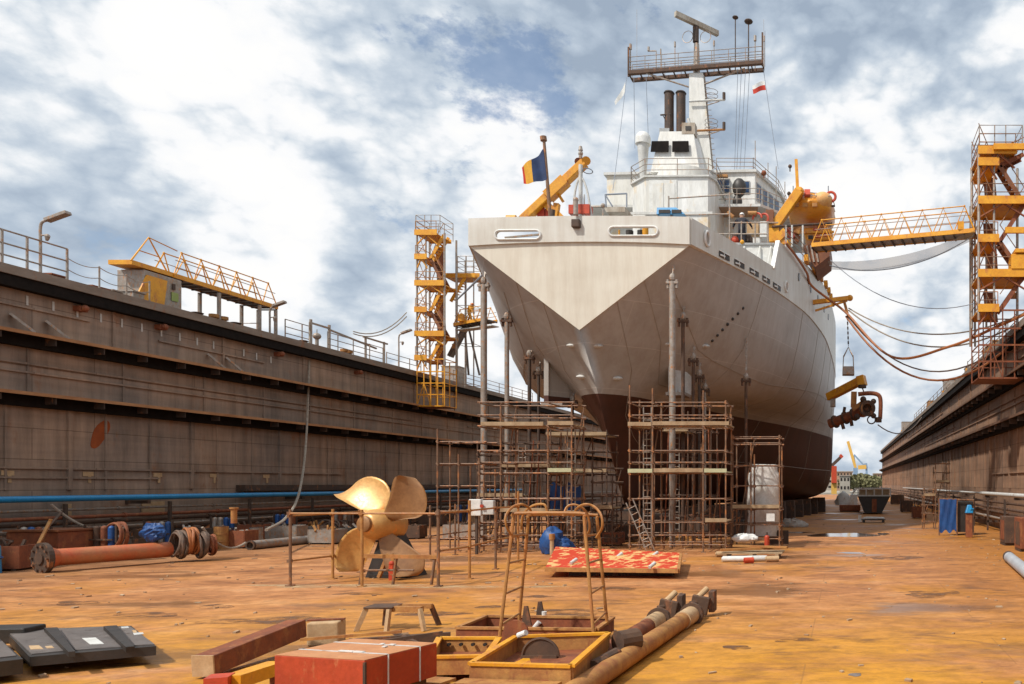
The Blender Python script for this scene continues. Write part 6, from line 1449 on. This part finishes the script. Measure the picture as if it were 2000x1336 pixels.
t = thing('ladder_frame', 'brown twin ladder frame with hooped guard tops standing on the trays', 'ladder frame', (-5.4,15,0))
r_ = .032
LA = [(AT(975,1250,14.3),AT(1003,1010,14.6)),(AT(1013,1222,15.9),AT(1032,1012,15.6))]
LB = [(AT(1160,1250,14.3),AT(1141,1010,14.6)),(AT(1186,1220,15.9),AT(1166,1012,15.6))]
for pr in (LA, LB):
    m = M()
    for a, b in pr: m.tube([a, b], r_, 8)
    for k_ in (.12,.37,.62,.85): m.tube([pr[0][0].lerp(pr[0][1],k_), pr[1][0].lerp(pr[1][1],k_)], .022, 6)
    m.b('ladder_side', scafy, t, smooth=True)
for i in (0,1):
    M().tube(curve([LA[i][1],LA[i][1].lerp(LB[i][1],.06)+V((0,0,.07)),LA[i][1].lerp(LB[i][1],.94)+V((0,0,.07)),LB[i][1]],4), r_, 8).b('top_bar', scafy, t, smooth=True)
def hoop(pts, name='guard_hoop'): M().tube(curve(pts, 7), .023, 6).b(name, scafy, t, smooth=True)
for dy, f_ in ((0,0),(.9,.12)):
    Y = 14.6+dy; sgn = 1
    hoop([AT(1002-4*f_,1050,Y),AT(990,1030,Y-.2),AT(988,1008,Y-.2),AT(1002,990,Y),AT(1020,985,Y),AT(1034,993,Y+.3),AT(1040,1006,Y+.5)])
    hoop([AT(1120,1008,Y+.5),AT(1126,994,Y+.3),AT(1142,985,Y),AT(1160,989,Y),AT(1174,1006,Y-.2),AT(1176,1030,Y-.2),AT(1165,1050,Y)])
hoop([AT(1018,1034,15.6),AT(1022,1005,15.5),AT(1040,988,15.4),AT(1062,985,15.3),AT(1068,996,15.3),AT(1070,1008,15.3)])
hoop([AT(1100,1008,15.2),AT(1108,990,15.3),AT(1125,986,15.3),AT(1145,1000,15.4),AT(1152,1030,15.5),AT(1145,1048,15.6)])
# two long pipes
for (dx, lb, rr_, fx) in ((0,'nearer long rusty steel pipe lying diagonally at bottom centre-right',.175,0),(-.62,'second long rusty pipe lying behind the nearer one',.165,1)):
    t = thing('steel_pipe', lb, 'pipe', (-3.8+dx,13,0))
    a, b = V((-4.02+dx*.7,9.3,rr_+.02)), V((-3.52+dx,18.3-fx*.6,rr_+.02)); d = (b-a).normalized()
    M().pipe(a,b,rr_,rr_*.8,20).b('tube', rusto if not fx else rustr, t, smooth=True); M().cyl(b-d*.9,b+d*.02,rr_+.025,n=20).b('sleeve', wood, t, smooth=True)
    M().pipe(b-d*.12,b,rr_+.10,rr_,20).b('collar', rustd, t)
    e = b+d*.15; M().cyl(b,b+d*.5,rr_*.75,n=14).b('coupling', galv if not fx else rustd, t, smooth=True)
    m = M().cbox(b+d*.75+V((0,0,.10)),(.42,.16,.42),0,0,.2).cbox(b+d*1.0+V((.25,0,.16)),(.14,.4,.5)); m.cyl(b+d*.6+V((-.2,0,.15)),b+d*1.0+V((.25,0,.2)),.06)
    m.b('coupling_clamp', rustd, t, bev=.02)
    M().cyl(b+d*.8+V((-.05,0,.28)),b+d*1.05+V((.1,0,.45)),.07).b('pale_pin', wood, t)
# drain cover
# ------------------------------------------------------------------ right side
p = AZ(1853,1046); t = thing('tarp_cage', 'blue tarpaulin stretched over a tall frame against the right dock wall', 'tarpaulin', (p.x,p.y,0))
m = M(); n = 10; vs3 = []
for i in range(n+1):
    for j in range(7): vs3.append((5.85+1.05*i/n, p.y+.04*math.sin(i*1.7+j), 2.25-(2.0+.12*math.sin(i*1.3))*j/6))
m.add(vs3, [(i*7+j,(i+1)*7+j,(i+1)*7+j+1,i*7+j+1) for i in range(n) for j in range(6)]).b('sheet', bluet, t, smooth='all')
M().cyl((5.85,p.y+.05,0),(5.85,p.y+.05,2.3),.05).cyl((6.95,p.y+.05,0),(6.95,p.y+.05,2.3),.05).cyl((8.0,p.y+.3,0),(8.0,p.y+.3,2.2),.05).cyl((5.85,p.y+.05,2.27),(8,p.y+.05,2.2),.04).b('frame', scaf, t)
M().box(7.0,8.0,p.y+.25,p.y+1.5,.2,2.1).b('dark_cabinet', black, t)
p = AZ(1893,1050); t = thing('wrapped_post', 'brown post box topped with bright blue cloth by the right wall', 'post', (p.x,p.y,0))
M().box(p.x-.18,p.x+.2,p.y,p.y+.3,0,1.6).b('box', rustr, t, bev=.02); M().taper((p.x,p.y+.1,1.45),.24,.2,(p.x+.03,p.y+.12,1.95),.12,.10).cbox((p.x+.1,p.y+.1,1.62),(.3,.3,.3),.6,.3).b('blue_cloth', blue, t, bev=.05)
t = thing('grey_pipe', 'pale grey pipe lying on the floor at the right edge', 'pipe', (7,32,0))
a, b = AZ(1970,1098)+V((0,0,.22)), AZ(2040,1160)+V((0,0,.22)); M().pipe(a,b,.22,.18,18).b('tube', mat('pipe_grey',(.50,.52,.55),(.40,.42,.45),1,.5), t, smooth=True); M().pipe(a-(b-a)*.01,a+(b-a)*.03,.232,.17,18).b('pipe_lip', dark, t)
p = AZ(1706,1004); t = thing('skip_trough', 'long black trough skip with a pale top frame standing down the dock', 'skip', (p.x,p.y,0))
x0,x1 = AT(1676,0,p.y).x, AT(1739,0,p.y).x; y = p.y
M().ext([(x0,y,1.9),(x0+.7,y,.1),(x1-.9,y,.1),(x1,y,1.9)], (0,5,0)).b('body', black, t)
m = M()
for z in (1.95,2.7): m.bar((x0-.05,y-.05,z),(x1+.05,y-.05,z),.14).bar((x0,y+5,z),(x1,y+5,z),.14)
for i in range(5): x = x0+(x1-x0)*i/4; m.bar((x,y-.05,1.9),(x,y-.05,2.7),.12)
m.b('top_frame', pale, t); M().box(x0+.1,x1-.1,y+.1,y+.2,2.0,2.62).b('side_boards', plank, t)
M().bar(((x0+x1)/2,y-.1,.2),((x0+x1)/2,y-.1,1.6),.5,.1).b('rust_plate', rustr, t)
p = AZ(1706,1021); t = thing('flat_trolley', 'low trolley with pale tubes in front of the black skip', 'trolley', (p.x,p.y,0))
for k_ in range(4): M().cyl((p.x-.9+.1*k_,p.y+k_*.3,.35+.05*(k_%2)),(p.x+.9,p.y+k_*.3+.2,.35),.07).b('tube', pale, t, smooth=True)
M().box(p.x-1.0,p.x+1.0,p.y,p.y+1.2,.2,.27).b('bed', dark, t)
for dx in (-.8,.8): M().cyl((p.x+dx,p.y-.03,.12),(p.x+dx,p.y+.1,.12),.12).b('wheel', black, t)
M().box(p.x-1.25,p.x-1.0,p.y,p.y+.3,.1,.6).b('white_box', white, t)
for i,(px,py,w,h,mt_,lb,nm,ct) in enumerate(((1660,1000,2.4,.8,rustr,'flat rust-red plate stack left of the black skip','plate_stack','plates'),(1648,986,2.2,1.6,pale,'white tarpaulin-covered heap under the bilge','covered_heap','heap'),(1668,990,1.0,1.7,white,'white box left of the black skip','white_box','box'),(1700,974,4.5,1.3,rusto,'orange machine frame behind the black skip','machine_frame','machine'),(1545,1030,1.8,.5,galv,'low grey mound under the starboard bilge','cable_mound','cables'))):
    p = AZ(px,py); t = thing(nm,lb,ct,(p.x,p.y,0))
    if nm in ('covered_heap','cable_mound'): M().lump((p.x,p.y+.8,0),(w/2,.9,h),px,.4).lump((p.x+w*.3,p.y+1.2,0),(w*.3,.8,h*.7),px+1,.4).b('heap', mt_, t, smooth=True)
    else:
        M().box(p.x-w/2,p.x+w/2,p.y,p.y+2,.15,h).b('body', mt_, t, bev=.05); M().box(p.x-w/2+.1,p.x+w/2-.1,p.y+.1,p.y+1.8,0,.15).b('skids', dark, t)
        if h > 1: M().bar((p.x-w*.3,p.y+.5,h),(p.x+w*.4,p.y+.8,h+.9),.2).b('arm', yellow if nm=='machine_frame' else mt_, t)
# clutter along right wall foot
for i,(px,py,h,mt_,lb) in enumerate(((1925,1066,1.5,rustd,'dark upright cabinet at the foot of the right wall, left of three'),(1952,1078,1.6,rustr,'rusty upright plate at the foot of the right wall, middle of three'),(1985,1092,1.5,rustd,'dark upright cabinet at the foot of the right wall, right of three'))):
    p = AZ(px,py); t = thing('wall_cabinet', lb, 'cabinet', (p.x+1.2,p.y,0)); x = p.x+1.0
    M().box(x,x+.7,p.y,p.y+1.4,.12,h).b('body', mt_, t, bev=.03); M().box(x-.02,x,p.y+.2,p.y+1.1,.3,h-.2).b('door', rustr if mt_ is rustd else rustd, t); M().box(x,x+.6,p.y+.1,p.y+1.3,0,.12).b('plinth', dark, t)
for i,(px,py,w,h,mt_,lb) in enumerate(((1760,1000,1.3,1.2,rustd,'dark crate near the middle of the right wall foot'),(1782,1012,1.2,1.0,rustr,'rusty crate in front of the dark one by the right wall'),(1745,985,2,1.4,rustd,'far dark crate at the foot of the right wall'))):
    p = AZ(px,py); crate(p.x+.6,p.y,w,1.6,h,mt_,lb,'scrap_crate','crate')
# ------------------------------------------------------------------ hoses and cables from the ship to the right wall
hs0 = hit2(1548,492) or S(9.4,12,17)
hs0 = hs0+V((.15,-.1,0))
def hosed_(pts, r, mt, name, label, cat='hose'): return tag(M().tube(curve(pts,10), r, 6).b(name, mt, smooth=True), label, cat)
ps = [S(bk(v)+.3, v, z) for v, z in ((10.8,18.7),(13,18.45),(15.5,18.0),(17.5,17.5))]
RWp = lambda px,py: AX(px,py,11.0)
E1 = V((11.3,47.6,13.6))
hosed_(ps+[HANG+V((-.2,-.2,.1)), HANG.lerp(E1,.28)+V((0,0,-3.1)), HANG.lerp(E1,.6)+V((0,0,-2.3)), HANG.lerp(E1,.85)+V((0,0,-.9)), E1, E1+V((3,-2,1.2))], .09, hose, 'air_hose', 'orange hose running down the ship side and sagging to the right wall')
for i,(o,dp,mt_,lb,r) in enumerate(((V((.1,.3,.45)),1.75,rope,'upper pale cable sagging from the hose arm to the right wall',.05),(V((.1,.1,.25)),2.3,rope,'second pale cable just below the upper one',.055),(V((0,.2,-.1)),3.6,hosed,'brown cable sagging just below the orange hose',.055),(V((-.1,.1,-.2)),3.95,hose,'lowest thick brown hose sagging between ship and right wall',.08))):
    a = HANG+o; b = E1+V((.3,1.5+i*.8,.4-.3*i)); tag(M().tube(sag(a,b,dp,20)+[b+V((3,-1,1))], r, 6).b('sagging_cable', mt_, smooth=True), lb, 'cable')
tag(M().tube(sag(AT(1622,508,56),V((8.3,50,14.6)),1.5,16), .03, 5).b('thin_wire', wm, smooth=True), 'thin wire sagging from the ship to the stair tower under the net', 'wire')
tag(M().tube(sag(AT(1715,830,62),AT(1800,815,90),1.2,12), .05, 5).b('thin_wire', hosed, smooth=True), 'dark cable drooping from the pipe manifold towards the right wall', 'cable')
# mooring lines on the left wall side
for i,(z0_,lb) in enumerate(((0,'upper mooring line from the left wall to the stair tower'),(-.35,'lower mooring line from the left wall to the stair tower'))):
    a = V((-38.4, yAt(690,-38.4), 15.1+z0_*.5)); b = V((-38.1,69,18.1+z0_)); tag(M().tube(sag(a,b,.8,10),.045,5).b('mooring_line', rope, smooth=True), lb, 'rope')
tag(M().tube([AT(893,585,71),AT(945,535,47)], .07, 6).b('inclined_tube', wm, smooth=True), 'grey inclined line from the stair tower to the port side of the ship', 'line')
# lifting cage on chain
t = thing('lifting_cage', 'small grey lifting basket hanging on a chain beside the ship', 'basket', tuple(AT(1657,733,HANG.y)))
Y = HANG.y; c0 = AT(1657,722,Y); w = .42
M().chain(HANG-V((0,0,.1)), AT(1657,676,Y), .11).b('chain', dark, t)
m = M(); ap = AT(1657,678,Y)
for dx,dy in ((-w,-w),(w,-w),(w,w),(-w,w)): m.cyl(ap,c0+V((dx*.8,dy*.8,1.0)),.03,n=5).cyl(c0+V((dx,dy,-.4)),c0+V((dx*.85,dy*.85,1.0)),.035,n=5)
m.b('sling_frame', galv, t); M().box(c0.x-w,c0.x+w,Y-w,Y+w,c0.z-.42,c0.z+.2).b('basket', galv, t, bev=.03)
# yellow jib with the pipe manifold
t = thing('jib_crane', 'yellow jib arm reaching out from behind the ship side', 'jib crane', tuple(AT(1632,770,64)))
M().bar(AT(1618,776,64),AT(1684,742,62),.62,.6).bar(AT(1676,746,62.2),AT(1690,742,62),.75,.8).b('jib', yellow, t, bev=.04)
M().cyl(AT(1684,752,61.8),AT(1684,758,61.8),.32).b('hook_block', dark, t); M().bar(AT(1622,786,64),AT(1632,786,64),.7).b('mount', galv, t); M().cyl(AT(1684,757,61.9),AT(1688,768,61.9),.05).b('hoist_wire', dark, t)
t = thing('pipe_manifold', 'rusty pipe manifold with an open flange hanging from the yellow jib', 'manifold', tuple(AT(1690,800,62)))
cM = AT(1694,798,61)
M().pipe(cM+V((0,-.3,0)),cM+V((-.3,2,0)),.52,.34,18).b('flanged_mouth', rusto, t, smooth=True); M().pipe(cM+V((0,-.35,0)),cM+V((0,-.2,0)),.62,.34,18).cyl(cM+V((-.1,.2,0)),cM+V((-.1,.3,0)),.34).b('mouth_ring', rustd, t)
M().cyl(cM+V((-.3,1,-.1)),AT(1620,828,63),.38,n=14).b('main_pipe', rustr, t, smooth=True)
m = M()
for k_ in (.25,.5,.8): p = (cM+V((-.3,1,-.1))).lerp(AT(1620,828,63),k_); d = (AT(1620,828,63)-cM).normalized(); m.cyl(p,p+d*.14,.52,n=14)
m.b('flanges', rustd, t)
M().tube(curve([AT(1676,770,61),AT(1700,768,61),AT(1716,772,61),AT(1720,786,61),AT(1719,818,61)],4),.17,10).b('bent_pipe', rustr, t, smooth=True)
M().cyl(AT(1716,815,61),AT(1716,825,61),.24).b('pipe_end', rustd, t)
M().bar(AT(1668,765,61.3),AT(1667,796,61.3),.45,.2).bar(AT(1665,800,61.3),AT(1690,782,61.3),.3).b('support_plate', rusto, t)
M().sph(AT(1686,780,60.9),.25,8,6).sph(AT(1706,784,60.9),.22,8,6).sph(AT(1706,812,60.9),.22,8,6).sph(AT(1674,814,61),.25,8,6).ring(AT(1702,820,60.9),.3,.05).b('valves', dark, t)
M().cyl(AT(1648,806,62),AT(1650,795,62),.12).cyl(AT(1645,828,62),AT(1648,838,62),.14).cyl(AT(1662,820,62),AT(1664,832,62),.14).b('stub_pipes', rustd, t)
# ------------------------------------------------------------------ people
def person(loc, rz, J, mats, label, rad=1.0, hat=None):
    """one continuous skinned body; J = joint positions in a local frame facing -Y"""
    t = thing('person', label, 'person', loc, rz)
    E_ = [('pelvis','waist'),('waist','chest'),('chest','neck'),('neck','head'),('head','crown'),('chest','shl'),('shl','ell'),('ell','wrl'),('wrl','hal'),('chest','shr'),('shr','elr'),('elr','wrr'),('wrr','har'),
          ('pelvis','hil'),('hil','knl'),('knl','anl'),('anl','tol'),('pelvis','hir'),('hir','knr'),('knr','anr'),('anr','tor')]
    RAD = dict(pelvis=.155,waist=.14,chest=.165,neck=.062,head=.10,crown=.085,shl=.085,shr=.085,ell=.055,elr=.055,wrl=.035,wrr=.035,hal=.032,har=.032,hil=.10,hir=.10,knl=.072,knr=.072,anl=.052,anr=.052,tol=.042,tor=.042)
    names = list(RAD); me = bpy.data.meshes.new('body')
    me.from_pydata([J[n] for n in names], [(names.index(a), names.index(b)) for a, b in E_], [])
    o = bpy.data.objects.new('body', me); COL.objects.link(o)
    sk = o.modifiers.new('skin','SKIN'); sk.use_smooth_shade = True
    for i, n in enumerate(names):
        v = me.skin_vertices[0].data[i]; v.radius = (RAD[n]*rad, RAD[n]*rad); v.use_root = (n == 'pelvis')
    ss = o.modifiers.new('sub','SUBSURF'); ss.levels = ss.render_levels = 2
    bpy.context.view_layer.update()
    m2 = bpy.data.meshes.new_from_object(o.evaluated_get(bpy.context.evaluated_depsgraph_get()))
    o.modifiers.clear(); o.data = m2; o.parent = t
    for m_ in mats: m2.materials.append(m_)
    nz = V(J['neck']).z
    for p in m2.polygons:
        c = p.center; k = 0 if c.z > (V(J['pelvis']).z) else 1
        if (c-V(J['head'])).length < .19 and c.z > nz+.03: k = 2
        for h in ('hal','har'):
            if (c-V(J[h])).length < .075: k = 2
        for h in ('tol','tor'):
            if (c-V(J[h])).length < .12: k = 3
        p.material_index = k; p.use_smooth = True
    hd = V(J['head'])
    for s_, w_, h_ in ((-1,'ell','hal'),(1,'elr','har')):
        m = M(); a = V(J[h_]); d = (a-V(J['wrl' if s_<0 else 'wrr'])).normalized(); sd_ = d.cross(V((0,1,0)) if abs(d.y)<.9 else V((1,0,0))).normalized()
        for f_, (o_, L) in enumerate(((-.027,.065),(-.009,.078),(.009,.074),(.027,.058))): m.tube([a+sd_*o_, a+sd_*o_+d*L*.6, a+sd_*o_*1.1+d*L+V((0,-.02,-.015))],[.0095,.009,.007],6)
        m.tube([a-d*.03+sd_*.03, a+sd_*.055+d*.01, a+sd_*.06+d*.04],[.011,.010,.008],6)
        m.b('fingers', skin, t, smooth='all', world=False)
    m = M().sph(hd+V((0,-.095,-.005)),(.014,.02,.022),6,5)
    for s_ in (-1,1): m.sph(hd+V((s_*.098,0,.0)),(.012,.025,.035),6,5)
    m.b('nose_and_ears', skin, t, smooth='all', world=False)
    m = M()
    for s_ in (-1,1): m.sph(hd+V((s_*.035,-.088,.025)),.011,6,5)
    m.b('eyes', black, t, world=False)
    if hat: 
        h = M().sph(hd+V((0,0,.075)),(.135,.155,.125),16,10,0.0); h.tube([hd+V((0,0,.07)),hd+V((0,-.01,.085))],[.15,.14],16).cbox(hd+V((0,-.15,.075)),(.17,.10,.012)); h.b('hard_hat', hat, t, smooth=True, world=False)
    return t
J1 = dict(pelvis=(0,0,.95),waist=(0,0,1.1),chest=(0,-.02,1.36),neck=(0,-.02,1.53),head=(0,-.04,1.66),crown=(0,-.04,1.74),shl=(-.19,0,1.44),ell=(-.40,-.02,1.30),wrl=(-.52,-.18,1.12),hal=(-.54,-.25,1.08),
 shr=(.19,0,1.44),elr=(.40,-.02,1.30),wrr=(.50,-.18,1.12),har=(.52,-.25,1.08),hil=(-.10,0,.90),knl=(-.12,-.03,.50),anl=(-.13,.03,.09),tol=(-.14,-.13,.04),hir=(.10,0,.90),knr=(.12,-.03,.50),anr=(.13,.03,.09),tor=(.14,-.13,.04))
q = S(0,11.2,0); f0_ = AT(1449,476,51.2)
person((f0_.x,f0_.y,18.54), R(180), J1, [jackd,jackd,skin,black], 'person in dark overalls and white hard hat at the ship rail with arms out', 1.45, helm).scale = (1.17,1.17,1.17)
J2 = dict(pelvis=(0,0,.90),waist=(0,-.05,1.06),chest=(0,-.16,1.28),neck=(0,-.24,1.42),head=(0,-.31,1.53),crown=(0,-.34,1.60),shl=(-.19,-.18,1.36),ell=(-.25,-.32,1.12),wrl=(-.22,-.50,1.02),hal=(-.21,-.57,1.0),
 shr=(.19,-.16,1.36),elr=(.27,-.10,1.10),wrr=(.25,-.26,.90),har=(.24,-.33,.87),hil=(-.10,0,.86),knl=(-.11,-.28,.52),anl=(-.11,-.30,.10),tol=(-.11,-.46,.05),hir=(.10,.02,.86),knr=(.11,.05,.46),anr=(.11,.30,.14),tor=(.11,.20,.04))
gp = V((-34.9,71.5,17.53)).lerp(V((-31.3,70.1,17.78)),.36)
person((gp.x,gp.y,gp.z+.02), R(75), J2, [jacky,jacky,skin,black], 'person in orange-yellow workwear stepping along the left gangway', 1.35, helmo)
tag(M().cbox((gp.x-.55,gp.y-.3,gp.z+.35),(.5,.4,.65)).cbox((gp.x-.55,gp.y-.3,gp.z+.72),(.3,.1,.1)).b('tool_bag', yellow, bev=.05), 'yellow bag on the left gangway behind the worker', 'bag')
# ------------------------------------------------------------------ background beyond the dock
def bldg(px0,px1,yt,Y,d,mt,label,rows=3,cols=6,roof=True):
    a, b = AT(px0,yt,Y), AT(px1,yt,Y); t = thing('building', label, 'building', ((a.x+b.x)/2,Y,-.5))
    M().box(a.x,b.x,Y,Y+d,-.5,a.z).b('wall', mt, t)
    if roof: M().box(a.x-.4,b.x+.4,Y-.4,Y+d+.4,a.z,a.z+.5).b('roof', galv, t)
    for r_ in range(rows):
        for c in range(cols):
            x = a.x+(b.x-a.x)*(c+.5)/cols; z = (a.z+.5)*(r_+.55)/rows-.3; w = (b.x-a.x)/cols*.25
            M().box(x-w,x+w,Y-.12,Y-.02,z-.6,z+.6).b('window', glassd, t)
    return t
bldg(1628,1665,922,420,20,brick,'pale brown warehouse just right of the hull beyond the dock')
bldg(1640,1660,930,330,12,concrete,'low concrete building close beyond the dock end',2,3)
bldg(1708,1740,926,400,20,brick,'brown building left of the right dock wall end')
bldg(1560,1626,925,460,20,concrete,'grey warehouse hidden mostly behind the hull')
bldg(1690,1712,930,520,20,white,'white shed between the harbour cranes',1,4)
bldg(1730,1850,915,480,20,concrete,'long grey shed behind the right dock wall',2,8)
bldg(-600,700,900,600,30,concrete,'long grey harbour shed behind the left dock wall',2,20)
def tree(px, w, yt, Y, label):
    c = AT(px,yt,Y); h = c.z+.5; x = c.x; t = thing('tree', label, 'tree', (x,Y,-.5), group='trees beyond the dock')
    M().cyl((x,Y,-.5),(x,Y,h*.5),.35,.15,8).bar((x,Y,h*.3),(x+w*.2,Y,h*.6),.15).bar((x,Y,h*.3),(x-w*.2,Y,h*.6),.15).b('trunk', rustd, t)
    rnd = random.Random(px); m = M()
    for i in range(420):
        a_, b_, r_ = rnd.uniform(0,6.28), rnd.uniform(-1,1), rnd.uniform(.35,1)**.5
        p = V((x+w/2*r_*math.cos(a_)*(1-b_*b_)**.5*(1+.3*math.sin(a_*3)),Y+w/2*r_*math.sin(a_)*(1-b_*b_)**.5,h*.58+h*.42*b_*r_)); s_ = rnd.uniform(.35,.8)
        u1 = V((rnd.uniform(-1,1),rnd.uniform(-1,1),rnd.uniform(-1,1))).normalized()*s_; u2 = u1.cross(V((rnd.uniform(-1,1),1,rnd.uniform(-1,1)))).normalized()*s_
        m.add([p-u1,p+u2,p+u1,p-u2],[(0,1,2,3)])
    m.b('crown', leaf, t)
for i,(px,w,yt,Y) in enumerate(((1668,9,930,350),(1680,10,927,355),(1693,9,929,350),(1705,9,931,352),(1658,8,933,340))):
    tree(px,w,yt,Y,['green-brown tree, leftmost but one of the row beyond the dock','green-brown tree, third in the row beyond the dock','green-brown tree, fourth in the row beyond the dock','green-brown tree, rightmost in the row beyond the dock','green-brown tree, leftmost in the row beyond the dock'][i])
hz1 = mat('far_crane_blue', (.25,.36,.50), (.2,.3,.44), 1, .7); hz2 = mat('far_crane_yellow', (.75,.45,.10), (.68,.38,.07), 1, .7)
t = thing('harbour_crane', 'distant harbour crane with a steep yellow boom and blue base', 'crane', tuple(AT(1672,945,450)))
M().bar(AT(1671,914,450),AT(1656,862,450),1.6).b('boom', hz2, t); M().bar(AT(1671,930,450),AT(1671,914,450),2.6).bar(AT(1671,948,450),AT(1671,930,450),1.4).b('base', hz1, t); M().bar(AT(1672,915,450),AT(1668,890,450),.5).b('mast', hz1, t)
t = thing('harbour_crane', 'distant pale blue harbour crane with a yellow cab', 'crane', tuple(AT(1695,945,470)))
M().bar(AT(1692,914,470),AT(1668,888,470),.9).bar(AT(1692,914,470),AT(1690,905,470),2).b('boom', hz1, t); M().bar(AT(1676,913,470),AT(1692,912,470),2.4).b('cab', hz2, t); M().bar(AT(1695,948,470),AT(1692,912,470),1.2).bar(AT(1689,948,470),AT(1692,920,470),.7).b('base', hz1, t)
t = thing('mobile_crane', 'dark slanting crane jib with a red tip beside the hull beyond the dock', 'crane', tuple(AT(1628,945,260)))
M().bar(AT(1622,912,260),AT(1643,892,260),1.0).b('jib', dark, t); M().bar(AT(1641,893,260),AT(1645,889,260),1.2).b('tip', redo, t); M().bar(AT(1629,965,260),AT(1629,912,260),1.8).b('tower', hz2, t); M().box(*[v for v in (AT(1624,0,259).x,AT(1634,0,259).x,258,262,3.5,9)]).b('cab', redo, t)
